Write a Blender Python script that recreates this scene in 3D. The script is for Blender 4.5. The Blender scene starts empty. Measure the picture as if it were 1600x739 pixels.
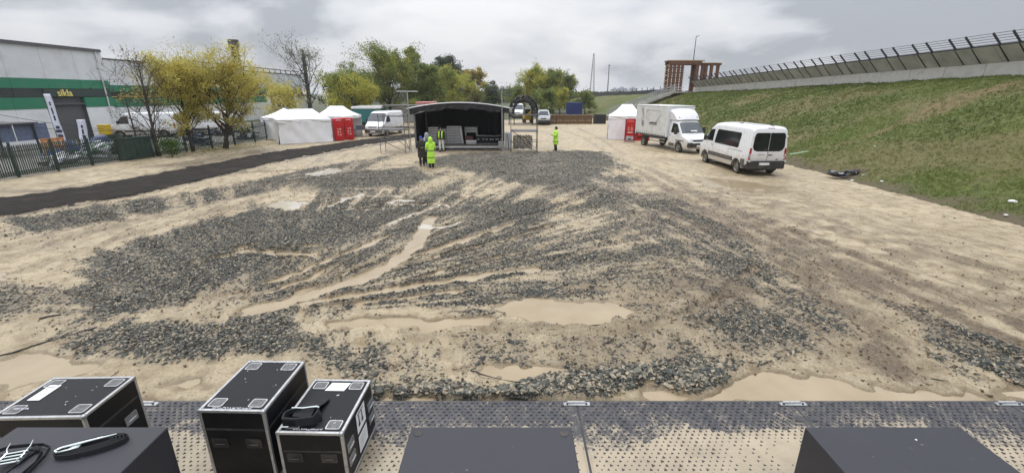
import bpy, bmesh, math, random
import numpy as np
from mathutils import Vector, Matrix, noise as mnoise

# ------------------------------------------------------------------ camera, sky, sun, exposure
S = bpy.context.scene
COL = S.collection
FPX, HORY, CAMH = 690.0, 146.0, 4.1
PITCH = math.atan((369.5 - HORY) / FPX)
cam_d = bpy.data.cameras.new('camera'); cam = bpy.data.objects.new('camera', cam_d); COL.objects.link(cam)
cam.location = (0, 0, CAMH); cam.rotation_euler = (math.pi / 2 - PITCH, 0, 0)
cam_d.sensor_fit = 'HORIZONTAL'; cam_d.sensor_width = 36.0; cam_d.lens = 36.0 * FPX / 1600.0
cam_d.clip_start = 0.05; cam_d.clip_end = 9000
S.camera = cam
S.render.resolution_x, S.render.resolution_y = 1024, 472
S.view_settings.view_transform = 'Standard'; S.view_settings.look = 'None'
S.view_settings.exposure = 0.06; S.view_settings.gamma = 1.0

SUN_EL, SUN_AZ = math.radians(64), math.radians(330)      # high behind the cloud
W = bpy.data.worlds.new('World'); S.world = W; W.use_nodes = True
wt = W.node_tree; wt.nodes.clear()
def wn(t, **k):
    n = wt.nodes.new(t)
    for a, b in k.items(): setattr(n, a, b)
    return n
def wmath(op, a, b=None, c=None):
    n = wn('ShaderNodeMath', operation=op)
    for i, v in enumerate((a, b, c)):
        if v is None: continue
        if isinstance(v, (int, float)): n.inputs[i].default_value = v
        else: wt.links.new(v, n.inputs[i])
    return n.outputs[0]
sky = wn('ShaderNodeTexSky', sky_type='NISHITA'); sky.sun_disc = False
sky.sun_elevation = SUN_EL; sky.sun_rotation = SUN_AZ; sky.air_density = 1.0; sky.dust_density = 3.0
tc = wn('ShaderNodeTexCoord'); sep = wn('ShaderNodeSeparateXYZ'); wt.links.new(tc.outputs['Generated'], sep.inputs[0])
zc = wmath('MAXIMUM', sep.outputs['Z'], 0.0)
den = wmath('ADD', zc, 0.30)
comb = wn('ShaderNodeCombineXYZ')
wt.links.new(wmath('DIVIDE', sep.outputs['X'], den), comb.inputs[0]); wt.links.new(wmath('DIVIDE', sep.outputs['Y'], den), comb.inputs[1])
comb.inputs[2].default_value = 1.7
n1 = wn('ShaderNodeTexNoise'); n1.inputs['Scale'].default_value = 0.95; n1.inputs['Detail'].default_value = 6; n1.inputs['Roughness'].default_value = 0.45; n1.inputs['Distortion'].default_value = 0.5
n2 = wn('ShaderNodeTexNoise'); n2.inputs['Scale'].default_value = 3.2; n2.inputs['Detail'].default_value = 6; n2.inputs['Roughness'].default_value = 0.5; n2.inputs['Distortion'].default_value = 0.3
wt.links.new(comb.outputs[0], n1.inputs['Vector']); wt.links.new(comb.outputs[0], n2.inputs['Vector'])
nm = wmath('ADD', wmath('MULTIPLY', n1.outputs['Fac'], 0.74), wmath('MULTIPLY', n2.outputs['Fac'], 0.26))
ramp = wn('ShaderNodeValToRGB'); wt.links.new(nm, ramp.inputs[0])
ramp.color_ramp.elements[0].position = 0.425; ramp.color_ramp.elements[0].color = (0.55, 0.585, 0.65, 1)
ramp.color_ramp.elements[1].position = 0.61; ramp.color_ramp.elements[1].color = (1.13, 1.14, 1.155, 1)
e = ramp.color_ramp.elements.new(0.50); e.color = (0.90, 0.93, 0.985, 1)
# overcast sky: the zenith is about three times as bright as the horizon
lum = wmath('MULTIPLY_ADD', wmath('POWER', zc, 1.5), 2.0, 0.70)
cl = wn('ShaderNodeVectorMath', operation='SCALE'); wt.links.new(ramp.outputs[0], cl.inputs[0]); wt.links.new(lum, cl.inputs['Scale'])
sk = wn('ShaderNodeVectorMath', operation='SCALE'); wt.links.new(sky.outputs[0], sk.inputs[0]); sk.inputs['Scale'].default_value = 0.10
mx = wn('ShaderNodeMix', data_type='RGBA'); mx.inputs['Factor'].default_value = 0.94
wt.links.new(sk.outputs[0], mx.inputs['A']); wt.links.new(cl.outputs[0], mx.inputs['B'])
bg = wn('ShaderNodeBackground'); bg.inputs['Strength'].default_value = 1.0
wt.links.new(mx.outputs['Result'], bg.inputs['Color'])
wo = wn('ShaderNodeOutputWorld'); wt.links.new(bg.outputs[0], wo.inputs[0])

sl = bpy.data.lights.new('sun', 'SUN'); sl.energy = 1.35; sl.angle = math.radians(16); sl.color = (1.0, 0.965, 0.91)
so = bpy.data.objects.new('sun', sl); COL.objects.link(so)
sd = Vector((math.cos(SUN_EL) * math.sin(SUN_AZ), math.cos(SUN_EL) * math.cos(SUN_AZ), math.sin(SUN_EL)))
so.rotation_euler = (-sd).to_track_quat('-Z', 'Y').to_euler(); so.location = (0, 0, 60)

# ------------------------------------------------------------------ helpers
SP, CP = math.sin(PITCH), math.cos(PITCH)
def G(x, y, z=0.0):                       # photograph pixel -> point at height z
    u = (x - 800) / FPX; v = (y - 369.5) / FPX
    c = -SP - v * CP; t = (z - CAMH) / c
    return (u * t, (CP - v * SP) * t)
def AT(x, y, Y):                          # photograph pixel -> point at distance Y
    u = (x - 800) / FPX; v = (y - 369.5) / FPX
    t = Y / (CP - v * SP)
    return Vector((u * t, Y, CAMH + (-SP - v * CP) * t))
def smooth(a, b, x):
    t = np.clip((x - a) / (b - a), 0, 1); return t * t * (3 - 2 * t)
def vnoise(x, y, seed=0):
    xi = np.floor(x).astype(np.int64); yi = np.floor(y).astype(np.int64)
    fx = x - xi; fy = y - yi; fx = fx * fx * (3 - 2 * fx); fy = fy * fy * (3 - 2 * fy)
    def h(a, b):
        n = (a * 374761393 + b * 668265263 + seed * 974634777) & 0xffffffff
        n = ((n ^ (n >> 13)) * 1274126177) & 0xffffffff
        n = n ^ (n >> 16)
        return (n & 0xffff) / 65535.0
    a = h(xi, yi); b = h(xi + 1, yi); c = h(xi, yi + 1); d = h(xi + 1, yi + 1)
    return (a + (b - a) * fx) * (1 - fy) + (c + (d - c) * fx) * fy
def fbm(x, y, seed=0, oct=4, lac=2.03, gain=0.5):
    s = 0; a = 1; t = 0
    for i in range(oct):
        s = s + a * vnoise(x, y, seed + i * 17); t += a; a *= gain; x = x * lac + 13.7; y = y * lac + 7.3
    return s / t

def tag(o, label=None, cat=None, group=None, kind=None):
    if label: o['label'] = label
    if cat: o['category'] = cat
    if group: o['group'] = group
    if kind: o['kind'] = kind
    return o
def empty(name, loc=(0, 0, 0), rz=0.0, label=None, cat=None, group=None):
    o = bpy.data.objects.new(name, None); COL.objects.link(o); o.empty_display_size = 0.2
    o.location = loc; o.rotation_euler = (0, 0, rz)
    return tag(o, label, cat, group)
def link(name, me, mats, parent=None):
    o = bpy.data.objects.new(name, me); COL.objects.link(o)
    if not isinstance(mats, (list, tuple)): mats = [mats]
    if not me.materials:
        for m in mats: me.materials.append(m)
    if parent: o.parent = parent
    return o
def copy_tree(o, parent=None):
    c = o.copy(); COL.objects.link(c); c.parent = parent
    for ch in list(o.children): copy_tree(ch, c)
    return c

class MB:
    def __init__(s): s.v = []; s.f = []; s.m = []; s.mi = 0
    def add(s, vs, fs):
        b = len(s.v); s.v += [tuple(p) for p in vs]
        for f in fs: s.f.append(tuple(b + i for i in f)); s.m.append(s.mi)
    def box(s, c, d, rz=0, rx=0, ry=0, taper=1.0):
        hx, hy, hz = d[0] / 2, d[1] / 2, d[2] / 2
        R = Matrix.Rotation(rz, 3, 'Z') @ Matrix.Rotation(ry, 3, 'Y') @ Matrix.Rotation(rx, 3, 'X')
        vs = []
        for z in (-1, 1):
            k = 1 if z < 0 else taper
            for x, y in ((-1, -1), (1, -1), (1, 1), (-1, 1)):
                vs.append(Vector(c) + R @ Vector((x * hx * k, y * hy * k, z * hz)))
        s.add(vs, [(3, 2, 1, 0), (4, 5, 6, 7), (0, 1, 5, 4), (1, 2, 6, 5), (2, 3, 7, 6), (3, 0, 4, 7)])
        return s
    def b2(s, lo, hi):
        return s.box([(a + b) / 2 for a, b in zip(lo, hi)], [abs(b - a) for a, b in zip(lo, hi)])
    def rod(s, p0, p1, r0, r1=None, n=8, cap=True):
        p0 = Vector(p0); p1 = Vector(p1); r1 = r0 if r1 is None else r1
        d = (p1 - p0)
        if d.length < 1e-6: return s
        d.normalize(); a = d.orthogonal().normalized(); b = d.cross(a)
        vs = []
        for p, r in ((p0, r0), (p1, r1)):
            for i in range(n):
                t = 2 * math.pi * i / n; vs.append(p + (a * math.cos(t) + b * math.sin(t)) * r)
        fs = [(i, (i + 1) % n, n + (i + 1) % n, n + i) for i in range(n)]
        if cap: fs += [tuple(range(n - 1, -1, -1)), tuple(range(n, 2 * n))]
        s.add(vs, fs); return s
    def bar(s, p0, p1, w, h):           # rectangular bar
        p0 = Vector(p0); p1 = Vector(p1); d = p1 - p0; L = d.length; d.normalize()
        up = Vector((0, 0, 1)) if abs(d.z) < 0.95 else Vector((0, 1, 0))
        a = d.cross(up).normalized(); b = a.cross(d).normalized()
        vs = []
        for p in (p0, p1):
            for x, y in ((-1, -1), (1, -1), (1, 1), (-1, 1)): vs.append(p + a * x * w / 2 + b * y * h / 2)
        s.add(vs, [(3, 2, 1, 0), (4, 5, 6, 7), (0, 1, 5, 4), (1, 2, 6, 5), (2, 3, 7, 6), (3, 0, 4, 7)]); return s
    def tube(s, pts, r, n=8, close=False):
        pts = [Vector(p) for p in pts]; N = len(pts); rs = r if isinstance(r, (list, tuple)) else [r] * N
        prev = None; b0 = len(s.v); ring = []
        for i, p in enumerate(pts):
            if close: d = pts[(i + 1) % N] - pts[i - 1]
            else: d = pts[min(i + 1, N - 1)] - pts[max(i - 1, 0)]
            d.normalize()
            a = d.orthogonal().normalized() if prev is None else (prev - d * prev.dot(d)).normalized()
            prev = a; b = d.cross(a)
            ring.append([p + (a * math.cos(2 * math.pi * k / n) + b * math.sin(2 * math.pi * k / n)) * rs[i] for k in range(n)])
        vs = [q for rg in ring for q in rg]; fs = []
        for i in range(N if close else N - 1):
            j = (i + 1) % N
            for k in range(n): fs.append((i * n + k, i * n + (k + 1) % n, j * n + (k + 1) % n, j * n + k))
        if not close: fs += [tuple(range(n - 1, -1, -1)), tuple((N - 1) * n + k for k in range(n))]
        s.add(vs, fs); return s
    def loft(s, rings, cap=True):
        n = len(rings[0]); vs = [q for r in rings for q in r]; fs = []
        for i in range(len(rings) - 1):
            for k in range(n): fs.append((i * n + k, i * n + (k + 1) % n, (i + 1) * n + (k + 1) % n, (i + 1) * n + k))
        if cap: fs += [tuple(range(n - 1, -1, -1)), tuple((len(rings) - 1) * n + k for k in range(n))]
        s.add(vs, fs); return s
    def lathe(s, prof, c=(0, 0, 0), axis='Z', n=24):
        c = Vector(c); vs = []
        for r, h in prof:
            for k in range(n):
                t = 2 * math.pi * k / n; a, b = r * math.cos(t), r * math.sin(t)
                vs.append(c + (Vector((a, b, h)) if axis == 'Z' else Vector((h, a, b)) if axis == 'X' else Vector((a, h, b))))
        m = len(prof); fs = []
        for i in range(m - 1):
            for k in range(n): fs.append((i * n + k, i * n + (k + 1) % n, (i + 1) * n + (k + 1) % n, (i + 1) * n + k))
        s.add(vs, fs); return s
    def prism(s, poly, d):              # poly: list of 3-D points, d: extrusion vector
        n = len(poly); d = Vector(d); vs = [Vector(p) for p in poly] + [Vector(p) + d for p in poly]
        s.add(vs, [tuple(range(n - 1, -1, -1)), tuple(range(n, 2 * n))] + [(i, (i + 1) % n, n + (i + 1) % n, n + i) for i in range(n)]); return s
    def ball(s, c, r, n=10, m=6, sc=(1, 1, 1)):
        c = Vector(c); prof = []
        rings = []
        for i in range(m + 1):
            t = math.pi * i / m; rr = max(math.sin(t), 0.02)
            rings.append([c + Vector((r * sc[0] * rr * math.cos(2 * math.pi * k / n), r * sc[1] * rr * math.sin(2 * math.pi * k / n), -r * sc[2] * math.cos(t))) for k in range(n)])
        return s.loft(rings)
    def build(s, name, mat, parent=None, bevel=0, smooth_=False, seg=2, fix=True, label=None):
        me = bpy.data.meshes.new(name); me.from_pydata(s.v, [], s.f)
        mats = mat if isinstance(mat, (list, tuple)) else [mat]
        for m in mats: me.materials.append(m)
        if len(mats) > 1: me.polygons.foreach_set('material_index', s.m)
        if fix or bevel:
            bm = bmesh.new(); bm.from_mesh(me)
            if bevel:
                bmesh.ops.remove_doubles(bm, verts=bm.verts, dist=1e-5)
            bmesh.ops.recalc_face_normals(bm, faces=bm.faces)
            if bevel:
                es = [e for e in bm.edges if len(e.link_faces) == 2 and e.calc_face_angle(0) > 0.5]
                try: bmesh.ops.bevel(bm, geom=es, offset=bevel, segments=seg, profile=0.5, affect='EDGES', clamp_overlap=True)
                except Exception: pass
            bm.to_mesh(me); bm.free()
        if smooth_:
            me.shade_smooth() if hasattr(me, 'shade_smooth') else None
            for p in me.polygons: p.use_smooth = True
            if smooth_ != 'all':
                try: me.set_sharp_from_angle(angle=math.radians(38))
                except Exception: pass
        me.update()
        o = link(name, me, mats, parent)
        if label: o['label'] = label
        return o

# ------------------------------------------------------------------ materials
MATS = {}
def mat(name, col, rough=0.6, metal=0.0, var=0.12, vscale=6.0, bump=0.0, bscale=40.0, spec=0.5, dirt=None, dirt_amt=0.4, dirt_scale=3.0, coat=0.0, alpha=None):
    if name in MATS: return MATS[name]
    m = bpy.data.materials.new(name); m.use_nodes = True; nt = m.node_tree; bs = nt.nodes['Principled BSDF']
    tcn = nt.nodes.new('ShaderNodeTexCoord')
    no = nt.nodes.new('ShaderNodeTexNoise'); no.inputs['Scale'].default_value = vscale; no.inputs['Detail'].default_value = 6
    nt.links.new(tcn.outputs['Object'], no.inputs['Vector'])
    r = nt.nodes.new('ShaderNodeValToRGB'); nt.links.new(no.outputs['Fac'], r.inputs[0])
    r.color_ramp.elements[0].position = 0.3; r.color_ramp.elements[1].position = 0.7
    r.color_ramp.elements[0].color = tuple(c * (1 - var) for c in col[:3]) + (1,)
    r.color_ramp.elements[1].color = tuple(min(1, c * (1 + var)) for c in col[:3]) + (1,)
    out = r.outputs[0]
    if dirt:
        n2 = nt.nodes.new('ShaderNodeTexNoise'); n2.inputs['Scale'].default_value = dirt_scale; n2.inputs['Detail'].default_value = 8; n2.inputs['Roughness'].default_value = 0.65
        nt.links.new(tcn.outputs['Object'], n2.inputs['Vector'])
        r2 = nt.nodes.new('ShaderNodeMapRange'); r2.inputs['From Min'].default_value = 0.5; r2.inputs['From Max'].default_value = 0.75; r2.inputs['To Max'].default_value = dirt_amt
        nt.links.new(n2.outputs['Fac'], r2.inputs['Value'])
        mxn = nt.nodes.new('ShaderNodeMix'); mxn.data_type = 'RGBA'; mxn.inputs['B'].default_value = tuple(dirt) + (1,)
        nt.links.new(r2.outputs[0], mxn.inputs['Factor']); nt.links.new(out, mxn.inputs['A']); out = mxn.outputs['Result']
    nt.links.new(out, bs.inputs['Base Color'])
    rr = nt.nodes.new('ShaderNodeMapRange'); rr.inputs['To Min'].default_value = max(0.02, rough - 0.12 * rough - 0.02); rr.inputs['To Max'].default_value = min(1, rough + 0.15 * rough + 0.02)
    nt.links.new(no.outputs['Fac'], rr.inputs['Value']); nt.links.new(rr.outputs[0], bs.inputs['Roughness'])
    bs.inputs['Metallic'].default_value = metal
    bs.inputs['Specular IOR Level'].default_value = spec
    if coat: bs.inputs['Coat Weight'].default_value = coat
    if bump:
        nb = nt.nodes.new('ShaderNodeTexNoise'); nb.inputs['Scale'].default_value = bscale; nb.inputs['Detail'].default_value = 5
        nt.links.new(tcn.outputs['Object'], nb.inputs['Vector'])
        bp = nt.nodes.new('ShaderNodeBump'); bp.inputs['Strength'].default_value = bump; bp.inputs['Distance'].default_value = 0.02
        nt.links.new(nb.outputs['Fac'], bp.inputs['Height']); nt.links.new(bp.outputs[0], bs.inputs['Normal'])
    MATS[name] = m; return m

def attr_mat(name, attr='col', rough=0.7, trans=0.0, spec=0.3, bump=0.0, bscale=60):
    m = bpy.data.materials.new(name); m.use_nodes = True; nt = m.node_tree; bs = nt.nodes['Principled BSDF']
    a = nt.nodes.new('ShaderNodeAttribute'); a.attribute_name = attr
    nt.links.new(a.outputs['Color'], bs.inputs['Base Color']); bs.inputs['Roughness'].default_value = rough
    bs.inputs['Specular IOR Level'].default_value = spec
    if bump:
        tcn = nt.nodes.new('ShaderNodeTexCoord'); nb = nt.nodes.new('ShaderNodeTexNoise'); nb.inputs['Scale'].default_value = bscale; nb.inputs['Detail'].default_value = 4
        nt.links.new(tcn.outputs['Object'], nb.inputs['Vector'])
        bp = nt.nodes.new('ShaderNodeBump'); bp.inputs['Strength'].default_value = bump; bp.inputs['Distance'].default_value = 0.02
        nt.links.new(nb.outputs['Fac'], bp.inputs['Height']); nt.links.new(bp.outputs[0], bs.inputs['Normal'])
    if trans:
        t = nt.nodes.new('ShaderNodeBsdfTranslucent'); nt.links.new(a.outputs['Color'], t.inputs['Color'])
        x = nt.nodes.new('ShaderNodeMixShader'); x.inputs[0].default_value = trans
        o = nt.nodes['Material Output']; nt.links.new(bs.outputs[0], x.inputs[1]); nt.links.new(t.outputs[0], x.inputs[2]); nt.links.new(x.outputs[0], o.inputs['Surface'])
    MATS[name] = m; return m
MUD = (0.36, 0.28, 0.18)
M_white = mat('white_paint', (0.74, 0.75, 0.77), 0.28, var=0.03, coat=0.4, dirt=MUD, dirt_amt=0.25, dirt_scale=2.0)
def paint_mat():
    m = mat('white_vehicle_paint', (0.74, 0.75, 0.77), 0.28, var=0.03, coat=0.4, dirt=MUD, dirt_amt=0.12, dirt_scale=2.0).copy(); m.name = 'splashed_white_paint'; nt = m.node_tree; bs = nt.nodes['Principled BSDF']
    src = bs.inputs['Base Color'].links[0].from_socket; N = nt.nodes.new; L = nt.links.new
    tcn = N('ShaderNodeTexCoord'); sp = N('ShaderNodeSeparateXYZ'); L(tcn.outputs['Object'], sp.inputs[0]); no = N('ShaderNodeTexNoise'); no.inputs['Scale'].default_value = 3.5; no.inputs['Detail'].default_value = 9; no.inputs['Roughness'].default_value = .7; L(tcn.outputs['Object'], no.inputs['Vector'])
    a = N('ShaderNodeMath'); a.operation = 'MULTIPLY_ADD'; a.inputs[1].default_value = 1.3; L(no.outputs['Fac'], a.inputs[0]); n_ = N('ShaderNodeMath'); n_.operation = 'MULTIPLY'; n_.inputs[1].default_value = -1; L(sp.outputs['Z'], n_.inputs[0]); L(n_.outputs[0], a.inputs[2])
    r = N('ShaderNodeMapRange'); r.inputs['From Min'].default_value = -.55; r.inputs['From Max'].default_value = .25; r.inputs['To Max'].default_value = .72; L(a.outputs[0], r.inputs['Value'])
    x = N('ShaderNodeMix'); x.data_type = 'RGBA'; x.inputs['B'].default_value = (.40, .33, .24, 1); L(r.outputs[0], x.inputs['Factor']); L(src, x.inputs['A']); L(x.outputs['Result'], bs.inputs['Base Color']); return m
M_vpaint = paint_mat()
M_glass = mat('dark_glass', (0.012, 0.014, 0.016), 0.06, var=0.2, spec=0.6)
M_glassb = mat('windscreen_glass', (0.035, 0.045, 0.055), 0.05, var=0.2, spec=0.8)
M_blackp = mat('black_plastic', (0.022, 0.022, 0.024), 0.55, dirt=MUD, dirt_amt=0.25, dirt_scale=5)
M_greyp = mat('grey_plastic', (0.075, 0.075, 0.078), 0.55, dirt=MUD, dirt_amt=0.45, dirt_scale=3)
M_tyre = mat('tyre_rubber', (0.022, 0.021, 0.02), 0.85, dirt=MUD, dirt_amt=0.75, dirt_scale=4)
M_rim = mat('steel_rim', (0.19, 0.18, 0.165), 0.5, 0.4, dirt=MUD, dirt_amt=0.7, dirt_scale=6)
M_red = mat('red_lens', (0.30, 0.008, 0.012), 0.15, var=0.2)
M_lamp = mat('lamp_lens', (0.55, 0.57, 0.6), 0.1, 0.2)
M_plate = mat('number_plate_white', (0.7, 0.7, 0.7), 0.4)
M_galv = mat('galvanised_steel', (0.42, 0.43, 0.44), 0.42, 0.75, var=0.2, dirt=MUD, dirt_amt=0.2)
M_scaf = mat('scaffold_tube', (0.12, 0.122, 0.125), 0.5, 0.4, var=0.25, dirt=MUD, dirt_amt=0.2)
M_alu = mat('brushed_aluminium', (0.46, 0.465, 0.475), 0.38, 0.7, var=0.15, vscale=25, dirt=(0.2, 0.18, 0.15), dirt_amt=0.35, dirt_scale=9)
M_dsteel = mat('dark_steel', (0.06, 0.062, 0.066), 0.5, 0.5)
M_tent = mat('white_tent_fabric', (0.78, 0.78, 0.80), 0.75, var=0.04, vscale=2, bump=0.35, bscale=3.5, dirt=MUD, dirt_amt=0.12)
M_red2 = mat('red_panel', (0.52, 0.012, 0.016), 0.4, var=0.15)
M_blackcloth = mat('black_drape', (0.007, 0.0075, 0.009), 0.85, bump=0.5, bscale=6)
M_conc = mat('weathered_concrete', (0.50, 0.49, 0.46), 0.85, var=0.18, vscale=1.2, bump=0.25, bscale=12, dirt=(0.12, 0.115, 0.10), dirt_amt=0.65, dirt_scale=1.2)
M_concd = mat('stained_concrete', (0.44, 0.432, 0.41), 0.85, var=0.25, vscale=0.8, bump=0.25, bscale=12, dirt=(0.22, 0.212, 0.20), dirt_amt=0.6, dirt_scale=0.9)
M_bark = mat('bark', (0.055, 0.045, 0.036), 0.9, var=0.3, bump=0.5, bscale=30)
M_leaf = attr_mat('leaves', trans=0.42, rough=0.6)

# ------------------------------------------------------------------ ground: masks measured off the photograph, turned into metres
def seg_dist(X, Y, pts):
    d = np.full(X.shape, 1e9)
    for (ax, ay), (bx, by) in zip(pts[:-1], pts[1:]):
        dx, dy = bx - ax, by - ay; L = dx * dx + dy * dy + 1e-9
        t = np.clip(((X - ax) * dx + (Y - ay) * dy) / L, 0, 1)
        d = np.minimum(d, np.hypot(X - ax - t * dx, Y - ay - t * dy))
    return d
def poly_sd(X, Y, pts):                 # signed distance, negative inside
    d = seg_dist(X, Y, pts + [pts[0]]); ins = np.zeros(X.shape, bool); n = len(pts)
    for i in range(n):
        (ax, ay), (bx, by) = pts[i], pts[(i + 1) % n]
        if ay == by: continue
        c = ((ay > Y) != (by > Y)) & (X < (bx - ax) * (Y - ay) / (by - ay) + ax); ins ^= c
    return np.where(ins, -d, d)
def near(X, Y, pts, pad):
    xs = [p[0] for p in pts]; ys = [p[1] for p in pts]
    return np.nonzero((X > min(xs) - pad) & (X < max(xs) + pad) & (Y > min(ys) - pad) & (Y < max(ys) + pad))[0]
PX = lambda l: [G(*p) for p in l]
GRAVEL = [  # pixel outline, density, soft edge (m), heap (m)
 ([(95,470),(125,405),(230,372),(330,342),(425,322),(520,332),(600,345),(560,380),(480,400),(400,430),(330,460),(250,480),(170,497)],.85,.5,.03),
 ([(110,540),(200,503),(300,512),(420,497),(520,520),(600,558),(592,603),(480,560),(400,562),(230,562)],.92,.35,.04),
 ([(560,585),(660,592),(760,604),(840,588),(900,592),(1000,568),(1100,573),(1195,566),(1150,588),(1090,604),(1010,606),(930,622),(830,624),(700,628),(600,624)],1.0,.16,.075),
 ([(960,562),(1080,552),(1150,560),(1120,580),(1010,580)],.75,.3,.03),
 ([(650,252),(720,241),(900,236),(945,238),(962,262),(930,288),(850,296),(760,280)],.85,1.0,.05),
 ([(420,287),(540,270),(640,264),(684,280),(640,297),(500,298)],.95,.8,.10),
 ([(290,350),(500,300),(700,262),(960,250),(1010,300),(1150,345),(1260,420),(1310,500),(1230,560),(1100,575),(900,540),(780,480),(640,470),(540,500),(420,480),(330,470)],.40,1.2,.005),
 ([(395,335),(520,318),(700,300),(880,318),(870,400),(820,440),(640,475),(520,490),(420,480),(360,440)],.62,.8,.0),
 ([(1080,390),(1180,398),(1245,440),(1180,455),(1090,430)],.85,.6,.04),
 ([(1120,480),(1260,462),(1340,520),(1210,556),(1130,530)],.7,.6,.03),
 ([(1370,468),(1450,485),(1600,552),(1690,600),(1620,615),(1480,565)],.85,.45,.05),
 ([(760,330),(840,320),(880,345),(830,365),(770,350)],.8,.6,.03),
 ([(650,455),(760,440),(820,470),(750,500),(660,480)],.55,.5,.01),
 ([(0,345),(180,318),(400,282),(560,250),(620,243),(560,270),(420,300),(180,345),(0,372)],.62,.6,.02),
 ([(-40,440),(60,430),(150,450),(150,500),(40,500),(-60,480)],.42,.8,.0),
 ([(60,520),(130,505),(240,530),(330,560),(120,545)],.4,.4,.0),
 ([(520,560),(700,520),(880,540),(1000,560),(900,585),(700,590)],.42,.6,.0),
 ([(1000,330),(1110,340),(1200,390),(1090,420),(960,400)],.5,.8,.0),
 ([(800,300),(980,290),(1060,350),(960,420),(830,430),(760,390)],.42,.9,.0),
 ([(920,495),(985,480),(1000,492),(940,502)],.9,.2,.03),
]
GRAVEL = [(PX(a), b, c, d) for a, b, c, d in GRAVEL]
PUD_LINES = [  # polyline, width (m), depth
 ([(395,487),(480,462),(560,436),(620,408),(650,380),(664,355),(672,340)],.40,.085),
 ([(390,490),(500,470),(600,455),(720,436),(835,420)],.24,.08),
 ([(560,430),(640,402),(720,376),(800,350)],.19,.08),
 ([(600,420),(700,398),(800,372),(860,352)],.13,.08),
 ([(430,440),(500,412),(560,390),(600,371)],.24,.08),
 ([(520,505),(600,503),(690,507),(760,500)],.28,.08),
 ([(655,352),(690,356),(720,348)],.22,.08),
 ([(560,468),(640,440),(700,420)],.10,.075),
 ([(300,415),(360,398),(430,392)],.16,.075),
 ([(470,455),(560,420),(640,385),(700,362)],.10,.075), ([(640,440),(740,412),(850,385)],.09,.075), ([(500,480),(620,468),(740,452)],.10,.075), ([(380,470),(470,440),(560,400)],.12,.075), ([(530,330),(600,318),(660,322)],.22,.08), ([(600,352),(660,330),(700,318)],.16,.08), ([(680,400),(740,372),(790,362)],.08,.07),
 ([(512,323),(540,312),(562,304)],.26,.085), ([(530,310),(580,307),(645,306)],.24,.085), ([(600,318),(625,313),(640,315)],.30,.085), ([(648,322),(676,318),(706,323)],.20,.085), ([(560,329),(600,325)],.13,.08), ([(478,318),(505,312)],.16,.08),
 ([(352,402),(380,392),(420,396),(488,398)],.26,.085), ([(366,390),(400,383)],.2,.085), ([(440,388),(490,384)],.14,.08), ([(425,408),(480,404)],.12,.08),
]
PUD_POLY = [
 ([(985,612),(1090,606),(1190,574),(1300,588),(1420,606),(1520,612),(1640,606),(1640,632),(985,632)],.09),
 ([(-60,566),(50,549),(120,553),(170,566),(120,588),(20,600),(-60,604)],.07),
 ([(250,600),(310,590),(345,606),(300,622)],.07),
 ([(740,576),(820,566),(900,570),(948,580),(900,592),(820,596),(760,590)],.09),
 ([(775,478),(840,462),(930,470),(1005,485),(960,500),(860,508),(790,498)],.085),
 ([(420,322),(440,312),(478,314),(470,324),(440,330)],.10),
 ([(470,272),(520,262),(545,268),(500,278)],.08),
 ([(0,425),(20,430),(14,442),(-20,440)],.09),
 ([(620,605),(700,616),(820,626),(1000,622),(990,634),(600,634)],.06),
 ([(1090,275),(1180,285),(1240,300),(1180,304),(1100,290)],.06),
]
PUD_LINES = [(PX(a), b, c) for a, b, c in PUD_LINES]; PUD_POLY = [(PX(a), b) for a, b in PUD_POLY]
RUTS = [  # polyline, width, depth, how brown
 ([(960,246),(1060,285),(1200,345),(1400,425),(1640,510)],.24,.03,.3), ([(985,246),(1100,288),(1260,345),(1460,418),(1640,480)],.24,.03,.25),
 ([(1010,262),(1140,330),(1300,420),(1480,520),(1640,590)],.3,.045,.7), ([(1000,270),(1110,335),(1250,430),(1400,545),(1460,600)],.3,.045,.75),
 ([(1080,262),(1200,300),(1400,360),(1640,430)],.28,.02,.12), ([(1110,262),(1260,305),(1450,358),(1640,408)],.25,.02,.12),
 ([(1150,330),(1300,385),(1460,450),(1640,530)],.22,.04,.7), ([(1180,350),(1330,420),(1500,500),(1640,560)],.22,.04,.8),
 ([(-40,420),(120,370),(300,325),(480,285),(600,258)],.28,.03,.5), ([(-40,400),(120,355),(300,312),(470,277),(590,252)],.28,.03,.45),
 ([(-40,450),(100,400),(280,345),(430,305)],.24,.03,.4), ([(0,392),(200,345),(330,315)],.22,.025,.4),
 ([(960,248),(962,275),(930,300),(860,318)],.2,.04,.2), ([(940,300),(860,330),(780,345)],.2,.04,.3),
 ([(1000,325),(960,380),(860,410)],.22,.04,.4), ([(1100,470),(1000,455),(880,450)],.2,.04,.4),
 ([(380,270),(560,262),(640,258)],.25,.05,.9), ([(330,300),(480,285),(620,282)],.25,.05,.8),
 ([(640,520),(800,512),(960,520),(1100,505)],.25,.04,.5), ([(300,470),(420,455),(540,420)],.25,.03,.3),
 ([(860,500),(1020,510),(1120,470),(1180,420)],.22,.05,.8),
 ([(-40,345),(0,338),(200,306),(430,253),(640,218)],.55,.0,1.0), ([(-40,316),(0,311),(200,281),(430,237),(640,209)],.4,.0,.9),
 ([(870,200),(910,215),(950,240)],.25,.03,.4), ([(900,200),(935,215),(975,242)],.25,.03,.4),
]
RUTS = [(PX(a), b, c, d) for a, b, c, d in RUTS]
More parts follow.
